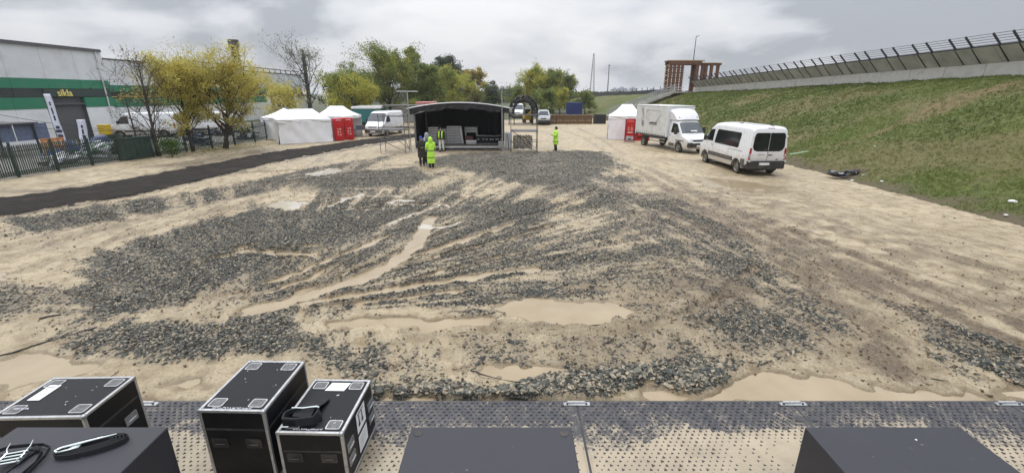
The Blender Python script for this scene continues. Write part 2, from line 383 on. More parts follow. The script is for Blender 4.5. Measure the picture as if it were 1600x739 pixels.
BROWN = [([(1340,540),(1400,545),(1450,590),(1410,604),(1360,580)],1.0,.25,.05), ([(1000,400),(1150,440),(1330,520),(1420,560),(1330,570),(1100,520),(950,470)],.45,1.2,.0),
         ([(1290,430),(1420,470),(1640,560),(1640,600),(1440,520)],.55,.8,.0), ([(420,285),(560,266),(680,262),(640,285),(480,300)],.6,.9,.0), ([(1020,300),(1180,340),(1240,380),(1080,350)],.5,1.0,.0),
         ([(850,490),(1000,500),(1040,560),(900,560)],.4,.6,.0), ([(220,262),(330,246),(420,232),(440,240),(300,262)],.6,.5,.0)]
BROWN = [(PX(a), b, c, d) for a, b, c, d in BROWN]

def fields(X, Y):
    wx = X + (fbm(X * 1.1, Y * 1.1, 5, 4) - .5) * .8; wy = Y + (fbm(X * 1.1 + 40, Y * 1.1, 9, 4) - .5) * .8
    sx = X + (fbm(X * 2.5, Y * 2.5, 15, 3) - .5) * .22; sy = Y + (fbm(X * 2.5 + 40, Y * 2.5, 19, 3) - .5) * .22
    g = np.zeros_like(X); br = np.zeros_like(X); z = np.zeros_like(X); pd = np.zeros_like(X); smo = np.zeros_like(X)
    for pts, den, soft, heap in GRAVEL:
        i = near(X, Y, pts, soft + .8)
        if not len(i): continue
        k = smooth(soft, -soft, poly_sd(wx[i], wy[i], pts))
        g[i] = np.maximum(g[i], k * den); z[i] = np.maximum(z[i], k * heap)
    for pts, den, soft, heap in BROWN:
        i = near(X, Y, pts, soft + .8)
        if not len(i): continue
        k = smooth(soft, -soft, poly_sd(wx[i], wy[i], pts)); br[i] = np.maximum(br[i], k * den); z[i] += k * heap
    for pts, w, dep, b in RUTS:
        i = near(X, Y, pts, w * 2 + .5)
        if not len(i): continue
        d = seg_dist(X[i] + (sx[i] - X[i]) * .6, Y[i] + (sy[i] - Y[i]) * .6, pts)
        k = smooth(w * .75, w * .3, d); rim = smooth(w * 2.0, w * .95, d) * smooth(w * .5, w * .8, d)
        z[i] += -dep * k + .45 * dep * rim + .011 * k * np.sin((Y[i] + X[i] * .4) * 2 * math.pi / .17) * smooth(22, 10, Y[i])
        br[i] = np.maximum(br[i], b * smooth(w * 1.5, w * .4, d) * (.25 + .9 * fbm(X[i] * 2.2, Y[i] * 1.2, 33, 3)))
        g[i] *= 1 - .5 * k
    for pts, w, dep in PUD_LINES:
        i = near(X, Y, pts, w * 2 + .5)
        if not len(i): continue
        d = seg_dist(sx[i] + (wx[i] - X[i]) * .12, sy[i] + (wy[i] - Y[i]) * .12, pts) + (vnoise(X[i] * 4.5, Y[i] * 4.5, 79) - .5) * .12; k = smooth(w * .85, w * .2, d)
        pd[i] = np.maximum(pd[i], k * dep); z[i] += .02 * smooth(w * 1.6, w * .9, d) * (1 - k)
    for pts, dep in PUD_POLY:
        i = near(X, Y, pts, 1.0)
        if not len(i): continue
        k = smooth(.10, -.28, poly_sd(sx[i] + (wx[i] - X[i]) * .7, sy[i] + (wy[i] - Y[i]) * .7, pts) + (vnoise(X[i] * 5, Y[i] * 5, 77) - .5) * .25); pd[i] = np.maximum(pd[i], k * dep)
    k = smooth(0, .045, pd); g *= 1 - .93 * k; br *= 1 - .6 * k; z *= 1 - k
    fade = smooth(3.0, 5.0, Y) * smooth(60, 46, Y)
    n0 = fbm(X * .35, Y * .35, 3, 3); n1 = fbm(X * 2.3, Y * 2.3, 21, 4); n2 = fbm(X * 9, Y * 9, 41, 3)
    st = fbm(X * 7.5 + Y * 1.2, Y * .6, 61, 4, gain=.62)                     # drawn-out streaks along the driving lines
    side = np.clip(smooth(4, 8, X) * smooth(34, 8, Y) + smooth(-8, -11, X) * smooth(9, 14, Y), 0, 1)
    z = (z - pd + (n0 - .45) * .03 * (1 - .8 * smooth(0, .04, pd)) + (n1 - .42) * (.05 + .025 * smooth(0, .04, pd)) + (n2 - .45) * .040 * (1 - .4 * smooth(0, .04, pd)) + (fbm(X * 19, Y * 19, 151, 2) - .5) * .020 * smooth(18, 9, Y) * (1 - .6 * smooth(0, .04, pd)) + side * (st - .5) * .05) * fade
    z += .004
    z = np.where(Y < 5.22, np.minimum(z, .012 - .05 * smooth(5.24, 5.16, Y)), z)
    br = np.clip(br + side * np.clip((st - .52) * 2.2, 0, .42) + np.clip((n0 - .55) * 1.2, 0, .35), 0, 1)
    road = smooth(24, 60, Y) * 0
    fx, fy = G(395, 492); th = np.arctan2(Y - fy, X - fx); rr = np.hypot(X - fx, Y - fy)
    fan = fbm(th * 26 + 40, rr * .32, 131, 4, gain=.6); lin = fbm(X * 3.4 + Y * .75, Y * .42, 133, 4, gain=.6); blot = fbm(X * .55, Y * .55, 135, 3)
    wf = smooth(5.5, 2.5, X) * smooth(-.5, .2, th) * smooth(1.0, 3.0, rr)
    stv = wf * fan + (1 - wf) * lin
    dens = np.clip(g, 0, 1); gap = np.clip((stv - .32) * 3.6, 0.03, 1.25) * np.clip((blot - .16) * 2.6, .42, 1.2)
    g = np.clip(dens * (dens ** 2 * .55 + (1 - dens ** 2 * .55) * gap) * (0.60 + 1.1 * n1), 0, 1)
    z = z + wf * (fan - .5) * .05 * fade * (1 - smooth(0, .04, pd)); br = np.clip(br + wf * np.clip((fan - .56) * 1.6, 0, .3), 0, 1)
    mid = smooth(2.5, 4.5, X) * smooth(13.5, 11, X) * smooth(6, 8, Y) * smooth(24, 18, Y)
    br = np.clip(br + mid * np.clip((n1 - .34) * 1.9, 0, .65), 0, 1)
    return z, g, br, pd

def ground_grid():
    Ys = [-2500., -700., -200., -60., -20., -6., 0., 2.0, 3.0, 3.6]
    y = 4.2
    while y < 62: Ys.append(y); y += .023 * (max(y, 5) / 5) ** 1.3
    y = 62.5
    while y < 4500: Ys.append(y); y *= 1.06
    Ys = np.array(Ys); nc = 900
    c = np.linspace(0, 1, nc)
    lo = -np.clip(8.5 + .62 * np.clip(Ys, 4, 99), 0, 33); hi = np.clip(7.5 + .62 * np.clip(Ys, 4, 99), 0, 18.5)
    Xin = lo[:, None] + (hi - lo)[:, None] * c[None]
    outs = np.array([3., 12., 40., 150., 700., 4000.])
    Xg = np.concatenate([lo[:, None] - outs[::-1][None], Xin, hi[:, None] + outs[None]], 1)
    Yg = np.repeat(Ys[:, None], Xg.shape[1], 1)
    return Xg, Yg
Xg, Yg = ground_grid()
R_, C_ = Xg.shape
zz, gg, bb, pp = fields(Xg.ravel(), Yg.ravel())
def grid_mesh(name, X, Y, Z):
    r, c = X.shape; n = r * c
    me = bpy.data.meshes.new(name); me.vertices.add(n)
    me.vertices.foreach_set('co', np.stack([X.ravel(), Y.ravel(), Z.ravel()], 1).astype(np.float32).ravel())
    idx = np.arange(n).reshape(r, c); q = np.stack([idx[:-1, :-1], idx[:-1, 1:], idx[1:, 1:], idx[1:, :-1]], -1).reshape(-1)
    m = (r - 1) * (c - 1)
    me.loops.add(m * 4); me.loops.foreach_set('vertex_index', q.astype(np.int32))
    me.polygons.add(m); me.polygons.foreach_set('loop_start', np.arange(0, m * 4, 4, dtype=np.int32)); me.polygons.foreach_set('use_smooth', np.ones(m, bool))
    me.update(calc_edges=True); return me
def set_col(me, name, arr, dom='POINT'):
    a = me.attributes.new(name, 'FLOAT_COLOR', dom); a.data.foreach_set('color', arr.astype(np.float32).ravel())
gm = grid_mesh('ground', Xg, Yg, zz.reshape(R_, C_))
set_col(gm, 'mask', np.stack([gg, bb, np.clip(pp * 12, 0, 1), smooth(17, 23, Yg.ravel())], 1))

def ground_material():
    m = bpy.data.materials.new('mud_and_gravel'); m.use_nodes = True; nt = m.node_tree; bs = nt.nodes['Principled BSDF']
    N = nt.nodes.new; L = nt.links.new
    tcn = N('ShaderNodeTexCoord'); at = N('ShaderNodeAttribute'); at.attribute_name = 'mask'
    sp_ = N('ShaderNodeSeparateColor'); L(at.outputs['Color'], sp_.inputs[0])
    def noise(sc, det=6, ro=.55, dist=0):
        n = N('ShaderNodeTexNoise'); n.inputs['Scale'].default_value = sc; n.inputs['Detail'].default_value = det; n.inputs['Roughness'].default_value = ro; n.inputs['Distortion'].default_value = dist
        L(tcn.outputs['Object'], n.inputs['Vector']); return n.outputs['Fac']
    def mth(op, a, b=None, c=None, clamp=False):
        n = N('ShaderNodeMath'); n.operation = op; n.use_clamp = clamp
        for i, v in enumerate((a, b, c)):
            if v is None: continue
            if isinstance(v, (int, float)): n.inputs[i].default_value = v
            else: L(v, n.inputs[i])
        return n.outputs[0]
    def mixc(f, a, b):
        n = N('ShaderNodeMix'); n.data_type = 'RGBA'
        for s, v in (('Factor', f), ('A', a), ('B', b)):
            if isinstance(v, tuple): n.inputs[s].default_value = v + (1,)
            elif isinstance(v, (int, float)): n.inputs[s].default_value = v
            else: L(v, n.inputs[s])
        return n.outputs['Result']
    def rng(v, a, b, c=0., d=1.):
        n = N('ShaderNodeMapRange'); n.inputs['From Min'].default_value = a; n.inputs['From Max'].default_value = b; n.inputs['To Min'].default_value = c; n.inputs['To Max'].default_value = d; L(v, n.inputs['Value']); return n.outputs[0]
    nl = noise(.35, 8, .6, .4); nmid = noise(2.6, 8, .6); nf = noise(22, 6, .65); nff = noise(70, 4, .6)
    sand = mixc(rng(nl, .35, .65), (.425, .338, .212), (.525, .44, .305))
    sand = mixc(rng(nmid, .46, .66), sand, (.285, .215, .128))
    sand = mixc(mth('MULTIPLY', rng(nf, .48, .68), .62), sand, (.20, .155, .10))
    sand = mixc(rng(sp_.outputs['Red'], .03, .42, 0., .85), sand, mixc(nf, (.095, .078, .054), (.27, .228, .165)))
    brn = mth('MULTIPLY', sp_.outputs['Green'], rng(nf, .25, .55, .45, 1.0))
    sand = mixc(brn, sand, (.125, .093, .060))
    vo = N('ShaderNodeTexVoronoi'); vo.inputs['Scale'].default_value = 19; vo.inputs['Randomness'].default_value = 1; L(tcn.outputs['Object'], vo.inputs['Vector'])
    vc = N('ShaderNodeSeparateColor'); L(vo.outputs['Color'], vc.inputs[0])
    stone = mixc(vc.outputs['Red'], (.034, .036, .032), (.16, .158, .135))
    stone = mixc(at.outputs['Alpha'], stone, mixc(vc.outputs['Blue'], (.12, .112, .094), (.30, .275, .23)))
    stone = mixc(rng(vo.outputs['Distance'], .35, .62), stone, (.04, .038, .034))
    cover = mth('ADD', sp_.outputs['Red'], mth('MULTIPLY', mth('SUBTRACT', vc.outputs['Green'], .5), .75))
    cover = mth('ADD', cover, mth('MULTIPLY', mth('SUBTRACT', nmid, .5), .9))
    cover = mth('MULTIPLY', rng(cover, .38, .46), rng(sp_.outputs['Red'], .04, .16))
    col = mixc(cover, sand, stone)
    col = mixc(mth('MULTIPLY', rng(sp_.outputs['Blue'], .02, .3), .85), col, (.22, .168, .102))
    L(col, bs.inputs['Base Color'])
    ro = mth('SUBTRACT', rng(nl, .40, .58, .30, .78), mth('MULTIPLY', brn, .12)); ro = mth('SUBTRACT', ro, mth('MULTIPLY', rng(sp_.outputs['Blue'], .02, .3), .3)); L(mth('MAXIMUM', ro, .12), bs.inputs['Roughness'])
    bs.inputs['Specular IOR Level'].default_value = .45
    h = mth('ADD', mth('MULTIPLY', nf, .6), mth('MULTIPLY', nff, .35))
    h = mth('SUBTRACT', h, mth('MULTIPLY', mth('MULTIPLY', cover, vo.outputs['Distance']), 1.6))
    h = mth('MULTIPLY', h, mth('SUBTRACT', 1.0, mth('MULTIPLY', sp_.outputs['Blue'], .8)))
    bp = N('ShaderNodeBump'); bp.inputs['Strength'].default_value = 1.0; bp.inputs['Distance'].default_value = .06
    L(h, bp.inputs['Height']); L(bp.outputs[0], bs.inputs['Normal'])
    return m
tag(link('ground', gm, ground_material()), 'muddy sand yard with crushed stone, wheel ruts and puddle hollows', None, None, 'structure')

# puddles: flat sheets of muddy water, the shore is where they cut the ground
def water_material():
    m = bpy.data.materials.new('muddy_water'); m.use_nodes = True; nt = m.node_tree; bs = nt.nodes['Principled BSDF']
    tcn = nt.nodes.new('ShaderNodeTexCoord'); n = nt.nodes.new('ShaderNodeTexNoise'); n.inputs['Scale'].default_value = 1.3; n.inputs['Detail'].default_value = 5; nt.links.new(tcn.outputs['Object'], n.inputs['Vector'])
    r = nt.nodes.new('ShaderNodeValToRGB'); nt.links.new(n.outputs['Fac'], r.inputs[0])
    r.color_ramp.elements[0].position = .3; r.color_ramp.elements[0].color = (.285, .222, .14, 1); r.color_ramp.elements[1].position = .7; r.color_ramp.elements[1].color = (.355, .285, .19, 1)
    nt.links.new(r.outputs[0], bs.inputs['Base Color']); bs.inputs['Roughness'].default_value = .045; bs.inputs['IOR'].default_value = 1.33
    n2 = nt.nodes.new('ShaderNodeTexNoise'); n2.inputs['Scale'].default_value = 7; n2.inputs['Detail'].default_value = 3; nt.links.new(tcn.outputs['Object'], n2.inputs['Vector'])
    bp = nt.nodes.new('ShaderNodeBump'); bp.inputs['Strength'].default_value = .06; bp.inputs['Distance'].default_value = .02; nt.links.new(n2.outputs['Fac'], bp.inputs['Height']); nt.links.new(bp.outputs[0], bs.inputs['Normal'])
    return m
M_water = water_material()
M_watersky = water_material(); M_watersky.name = 'sky_paled_puddle_water'  # far puddles: sky reflection put into a paler base colour
for n_ in M_watersky.node_tree.nodes:
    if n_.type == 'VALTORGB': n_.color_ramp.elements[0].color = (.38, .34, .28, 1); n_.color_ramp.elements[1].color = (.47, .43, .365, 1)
WL = -.026
def ribbon(pts, w):
    L_, R2 = [], []
    for i, p in enumerate(pts):
        a = Vector(pts[max(i - 1, 0)]); b = Vector(pts[min(i + 1, len(pts) - 1)]); d = (b - a).normalized(); n = Vector((-d.y, d.x))
        q = Vector(p) + (d * (-w if i == 0 else w if i == len(pts) - 1 else 0))
        L_.append(q + n * w); R2.append(q - n * w)
    return [(p.x, p.y) for p in L_] + [(p.x, p.y) for p in reversed(R2)]
for k, (pts, w, dep) in enumerate(PUD_LINES):
    mb = MB(); mb.add([(x, y, WL + k * .0004) for x, y in ribbon(pts, w * 1.1)], [tuple(range(len(pts) * 2))]); tag(mb.build('puddle', M_watersky if min(p[1] for p in pts) > 13.2 and pts[0][0] < 0 else M_water), None, None, None, 'structure')
for k, (pts, dep) in enumerate(PUD_POLY):
    c = Vector((sum(p[0] for p in pts) / len(pts), sum(p[1] for p in pts) / len(pts)))
    vs = [(c + (Vector(p) - c) * (1 + .12 / max((Vector(p) - c).length, .1))) for p in pts]
    mb = MB(); mb.add([(v.x, max(v.y, 5.0), WL + .004 + k * .0004) for v in vs], [tuple(range(len(vs)))]); tag(mb.build('puddle', M_watersky if 12 < c.y < 26 and c.x < 0 else M_water), None, None, None, 'structure')

# ------------------------------------------------------------------ loose stones and clods (uncountable): points carrying instanced shards
def scatter_group(name, mat_, flat, seeds):
    ng = bpy.data.node_groups.new(name, 'GeometryNodeTree')
    ng.interface.new_socket('Geometry', in_out='INPUT', socket_type='NodeSocketGeometry'); ng.interface.new_socket('Geometry', in_out='OUTPUT', socket_type='NodeSocketGeometry')
    N = ng.nodes.new; L = ng.links.new
    gi = N('NodeGroupInput'); go = N('NodeGroupOutput'); g2i = N('GeometryNodeGeometryToInstance')
    for s in seeds:
        ico = N('GeometryNodeMeshIcoSphere'); ico.inputs['Radius'].default_value = .5; ico.inputs['Subdivisions'].default_value = 1
        sp_ = N('GeometryNodeSetPosition'); rv = N('FunctionNodeRandomValue'); rv.data_type = 'FLOAT_VECTOR'
        rv.inputs['Min'].default_value = (-.2, -.2, -.2); rv.inputs['Max'].default_value = (.2, .2, .2); rv.inputs['Seed'].default_value = s
        L(ico.outputs[0], sp_.inputs['Geometry']); L(rv.outputs[0], sp_.inputs['Offset'])
        tr = N('GeometryNodeTransform'); tr.inputs['Scale'].default_value = (1, .55 + .12 * (s % 3), flat + .06 * (s % 2)); L(sp_.outputs[0], tr.inputs[0])
        sm = N('GeometryNodeSetMaterial'); sm.inputs['Material'].default_value = mat_; L(tr.outputs[0], sm.inputs[0])
        L(sm.outputs[0], g2i.inputs[0])
    iop = N('GeometryNodeInstanceOnPoints'); iop.inputs['Pick Instance'].default_value = True
    na = N('GeometryNodeInputNamedAttribute'); na.data_type = 'FLOAT_VECTOR'; na.inputs['Name'].default_value = 'rot'
    nb = N('GeometryNodeInputNamedAttribute'); nb.data_type = 'FLOAT_VECTOR'; nb.inputs['Name'].default_value = 'scl'
    e2r = N('FunctionNodeEulerToRotation'); L(na.outputs[0], e2r.inputs[0])
    L(gi.outputs[0], iop.inputs['Points']); L(g2i.outputs[0], iop.inputs['Instance']); L(e2r.outputs[0], iop.inputs['Rotation']); L(nb.outputs[0], iop.inputs['Scale'])
    L(iop.outputs[0], go.inputs[0]); return ng
def stone_material(name, cols, rough):
    m = bpy.data.materials.new(name); m.use_nodes = True; nt = m.node_tree; bs = nt.nodes['Principled BSDF']
    oi = nt.nodes.new('ShaderNodeObjectInfo'); r = nt.nodes.new('ShaderNodeValToRGB'); nt.links.new(oi.outputs['Random'], r.inputs[0])
    el = r.color_ramp.elements
    for i, (p, c) in enumerate(cols):
        x = el[i] if i < 2 else el.new(p)
        x.position = p; x.color = c + (1,)
    tcn = nt.nodes.new('ShaderNodeTexCoord'); n = nt.nodes.new('ShaderNodeTexNoise'); n.inputs['Scale'].default_value = 3; nt.links.new(tcn.outputs['Object'], n.inputs['Vector'])
    mx_ = nt.nodes.new('ShaderNodeMix'); mx_.data_type = 'RGBA'; mx_.blend_type = 'MULTIPLY'; mx_.inputs['Factor'].default_value = .5
    nt.links.new(r.outputs[0], mx_.inputs['A']); nt.links.new(n.outputs['Fac'], mx_.inputs['B']); nt.links.new(mx_.outputs['Result'], bs.inputs['Base Color'])
    bs.inputs['Roughness'].default_value = rough; bs.inputs['Specular IOR Level'].default_value = .3; return m
def scatter(name, label, pts, rot, scl, ng):
    me = bpy.data.meshes.new(name); n = len(pts); me.vertices.add(n); me.vertices.foreach_set('co', pts.astype(np.float32).ravel())
    for an, ar in (('rot', rot), ('scl', scl)):
        a = me.attributes.new(an, 'FLOAT_VECTOR', 'POINT'); a.data.foreach_set('vector', ar.astype(np.float32).ravel())
    me.update(); o = bpy.data.objects.new(name, me); COL.objects.link(o); md = o.modifiers.new('scatter', 'NODES'); md.node_group = ng
    return tag(o, label, None, None, 'stuff')
rs = np.random.RandomState(4)
M_stone = stone_material('crushed_stone', [(0, (.024, .027, .024)), (1, (.46, .39, .285)), (.28, (.070, .076, .066)), (.52, (.15, .152, .13)), (.68, (.27, .235, .175))], .62)
M_stone2 = stone_material('pale_crushed_stone', [(0, (.08, .076, .064)), (1, (.48, .43, .34)), (.5, (.22, .205, .17))], .7)
M_clod = stone_material('mud_clod', [(0, (.08, .06, .04)), (1, (.40, .31, .20)), (.5, (.19, .14, .085))], .8)
n = 900000
Yc = 5.25 + 29.5 * rs.rand(n) ** 1.35; Xc = -21 + 37.5 * rs.rand(n)
_, g_, b_, p_ = fields(Xc, Yc)
lod = np.clip(1.15 - Yc / 44, .35, 1); keep = rs.rand(n) < np.clip((g_ - .06) * 1.45, 0, 1) ** 1.2 * lod * .85
Xc, Yc, g2 = Xc[keep], Yc[keep], g_[keep]; z_, *_ = fields(Xc, Yc); k = len(Xc)
sz = (.017 + .032 * rs.rand(k) ** 1.8 + .025 * (rs.rand(k) < .06)) * (1 + .15 * (Yc > 16) + .25 * (Yc > 23)) * (1.0 + .45 * (Yc < 6.1))
lift = sz * (-.05 + .45 * rs.rand(k) * g2)
ng1 = scatter_group('stone_scatter', M_stone, .36, (1, 2, 3, 4, 5, 6)); ng2 = scatter_group('pale_stone_scatter', M_stone2, .45, (21, 22, 23))
PT = np.stack([Xc, Yc, z_ + lift], 1); RT = np.stack([rs.normal(0, .28, k), rs.normal(0, .28, k), rs.rand(k) * 6.28], 1); SC = np.stack([sz * 1.5, sz * 1.15, sz * (1 + .3 * rs.rand(k))], 1)
pale = rs.rand(k) < smooth(17, 23, Yc)
scatter('gravel', 'loose blue grey crushed stone strewn over the mud', PT[~pale], RT[~pale], SC[~pale], ng1)
scatter('gravel', 'paler grey crushed stone spread in front of the stage', PT[pale], RT[pale], SC[pale], ng2)
nst = k
n = 220000
Yc = 5.25 + 24 * rs.rand(n) ** 1.5; Xc = -18 + 34 * rs.rand(n); _, g_, b_, p_ = fields(Xc, Yc)
keep = (rs.rand(n) < np.clip(.03 + b_ * .45 + (g_ > .05) * .35, 0, 1) * .6 * (1 - .8 * smooth(8, 11, Xc) * smooth(9, 12, Yc))) & (p_ < .03)
Xc, Yc = Xc[keep], Yc[keep]; z_, *_ = fields(Xc, Yc); k = len(Xc); sz = .012 + .05 * rs.rand(k) ** 3.5
scatter('mud_clods', 'small brown mud clods lying about the yard', np.stack([Xc, Yc, z_ + sz * .12], 1), np.stack([rs.normal(0, .5, k), rs.normal(0, .5, k), rs.rand(k) * 6.28], 1),
        np.stack([sz * 1.2, sz * 1.2, sz * 1.3], 1), scatter_group('clod_scatter', M_clod, .6, (11, 12, 13)))
print('STONES', nst, 'CLODS', k)

# ------------------------------------------------------------------ asphalt road strip on the left
def road():
    oe = [(-44.6, -14), (-30.8, 6), (-25.3, 12.8), (-21.4, 17.4), (-19.5, 21.5), (-17.8, 32.6), (-13.6, 42), (-10.8, 47.5), (-7.5, 53), (-4, 58)]
    ie = [(-40, -16), (-26, 3.5), (-21.0, 10.5), (-17.5, 15.0), (-15.7, 18.4), (-14.5, 28.2), (-12.2, 37), (-9.7, 42.7), (-6.2, 48.5), (-2.5, 54.5)]
    def dens(p, n):
        p = np.array(p, float); s = np.r_[0, np.cumsum(np.hypot(*np.diff(p, axis=0).T))]; t = np.linspace(0, s[-1], n); return np.stack([np.interp(t, s, p[:, 0]), np.interp(t, s, p[:, 1])], 1)
    a, b = dens(oe, 500), dens(ie, 500); nc = 40; c = np.linspace(0, 1, nc)
    P = a[:, None] * (1 - c)[None, :, None] + b[:, None] * c[None, :, None]; X, Y = P[..., 0], P[..., 1]
    edge = np.minimum(c, 1 - c)[None]
    z0, *_ = fields(X.ravel(), Y.ravel()); n1 = fbm(X * 1.6, Y * 1.6, 71, 5)
    Z = -.03 + .10 * smooth(0, .13, edge + (n1 - .5) * .30) + (fbm(X * 6, Y * 6, 77, 4, gain=.65) - .5) * .085
    Z = np.maximum(Z, -.2); Z = np.where(edge < .001, -.15, Z)
    m = mat('wet_asphalt', (.020, .017, .0145), .9, var=.4, vscale=3, bump=.9, bscale=26, spec=.15, dirt=(.10, .08, .06), dirt_amt=.35, dirt_scale=.8)
    tag(link('road', grid_mesh('road', X, Y, Z), m), 'dark strip of asphalt millings along the fence', None, None, 'structure')
road()

# yard behind the fence and the fields beyond
def flat(name, pts, z, mt, label):
    mb = MB(); mb.add([(x, y, z) for x, y in pts], [tuple(range(len(pts)))]); tag(mb.build(name, mt), label, None, None, 'structure')
flat('yard_pavement', [(-60, -20), (-28.6, -20), (-26.9, 10), (-25.7, 20.5), (-25.1, 28.2), (-24.1, 32.6), (-22.8, 39.2), (-23.2, 60), (-27, 66), (-60, 66)], .035, mat('yard_concrete', (.17, .165, .15), .85, var=.25, vscale=.6, dirt=(.07, .065, .05), dirt_amt=.5, dirt_scale=.4), 'grey paved yard behind the fence')
flat('far_field', [(-900, 66), (-27, 66), (-12, 66), (-4, 72), (4, 76), (14, 78), (400, 160), (2500, 3000), (-2500, 3000)], .030, mat('field_grass', (.055, .065, .026), .9, var=.35, vscale=.15, dirt=(.16, .13, .07), dirt_amt=.5, dirt_scale=.08), 'rough grass field behind the yard')
# ------------------------------------------------------------------ embankment with grass
EY = np.array([-40, 0, 40, 70, 90, 130, 170, 186.]); EF = np.array([16.4, 16.3, 16.5, 15.2, 14.0, 13.0, 12.4, 16]); EC = np.array([28, 28, 28, 28, 27.6, 27, 26, 22.])
EZ = np.array([6.2, 5.5, 4.8, 4.22, 4.1, 3.5, 2.6, -.2])
def emb_z(X, Y):
    f = np.interp(Y, EY, EF); c = np.interp(Y, EY, EC); h = np.interp(Y, EY, EZ)
    wob = (fbm(X * .25, Y * .12, 91, 3) - .5)
    s = (X - f + wob * .9) / (c - f)
    ss = np.clip(s, -.2, 1.0); z = h * (ss + .06 * np.sin(np.clip(ss, 0, 1) * math.pi * 2) * -1)
    rough = (fbm(X * .9, Y * .9, 93, 4) - .5) * .28 * smooth(0, .12, s) * smooth(1.05, .93, s) + (fbm(X * 4, Y * 4, 95, 3) - .5) * .09 * smooth(-.05, .08, s) * smooth(1.1, .95, s)
    return np.where(s > 1, np.minimum(h, z + 99), z) + rough, s
def embankment():
    ys = np.r_[np.linspace(-40, 8, 60), np.linspace(8.3, 45, 260), np.linspace(45.5, 90, 120), np.linspace(91, 190, 60)]
    s = np.r_[np.linspace(-.12, 1.05, 120), 1.2, 1.6, 2.5, 5, 12]
    f = np.interp(ys, EY, EF)[:, None]; c = np.interp(ys, EY, EC)[:, None]
    X = f + (c - f) * s[None]; Y = np.repeat(ys[:, None], len(s), 1)
    Z, ss = emb_z(X.ravel(), Y.ravel()); Z = Z.reshape(X.shape); Z[:, 0] = -.3
    m = bpy.data.materials.new('embankment_turf'); m.use_nodes = True; nt = m.node_tree; bs = nt.nodes['Principled BSDF']; N = nt.nodes.new; L = nt.links.new
    tcn = N('ShaderNodeTexCoord'); at = N('ShaderNodeAttribute'); at.attribute_name = 'mask'; sc = N('ShaderNodeSeparateColor'); L(at.outputs['Color'], sc.inputs[0])
    def noise(s_, d=6):
        n = N('ShaderNodeTexNoise'); n.inputs['Scale'].default_value = s_; n.inputs['Detail'].default_value = d; n.inputs['Roughness'].default_value = .62; L(tcn.outputs['Object'], n.inputs['Vector']); return n.outputs['Fac']
    r = N('ShaderNodeValToRGB'); L(noise(5), r.inputs[0]); e_ = r.color_ramp.elements
    e_[0].position = .3; e_[0].color = (.050, .062, .018, 1); e_[1].position = .72; e_[1].color = (.150, .165, .050, 1); x = e_.new(.5); x.color = (.095, .112, .032, 1)
    mx_ = N('ShaderNodeMix'); mx_.data_type = 'RGBA'; mx_.inputs['B'].default_value = (.17, .135, .07, 1); L(r.outputs[0], mx_.inputs['A']); L(sc.outputs['Red'], mx_.inputs['Factor'])
    m2 = N('ShaderNodeMix'); m2.data_type = 'RGBA'; m2.inputs['B'].default_value = (.115, .095, .06, 1); L(mx_.outputs['Result'], m2.inputs['A']); L(sc.outputs['Green'], m2.inputs['Factor']); L(m2.outputs['Result'], bs.inputs['Base Color'])
    bs.inputs['Roughness'].default_value = .85; bs.inputs['Specular IOR Level'].default_value = .2
    bp = N('ShaderNodeBump'); bp.inputs['Strength'].default_value = .8; bp.inputs['Distance'].default_value = .12; L(noise(9), bp.inputs['Height']); L(bp.outputs[0], bs.inputs['Normal'])
    me = grid_mesh('embankment', X, Y, Z)
    Xf, Yf = X.ravel(), Y.ravel(); dry, ft = emb_masks(Xf, Yf, ss)
    set_col(me, 'mask', np.stack([dry, ft, ft * 0, ft * 0 + 1], 1))
    tag(link('embankment', me, m), 'long grass embankment rising on the right to the concrete wall', None, None, 'structure')
def emb_masks(X, Y, s):
    n = fbm(X * .8, Y * .8, 101, 4); n2 = fbm(X * .3 + Y * .1, Y * .15, 103, 3)
    pth = np.minimum(seg_dist(X, Y, [(26.3, 24.6), (24.5, 25.3), (22.6, 25.7)]), seg_dist(X, Y, [(22.6, 25.7), (20.2, 26.3), (18.4, 28)]) * 1.35 + .45)
    dry = np.clip(smooth(1.0, .1, pth + (n - .5) * 1.3) * .85 + np.clip((n2 - .49) * 3, 0, .55) + np.clip((n - .64) * 2, 0, .25), 0, 1)
    ft = smooth(.12, .01, s + (n - .5) * .22)
    return dry, ft
embankment()
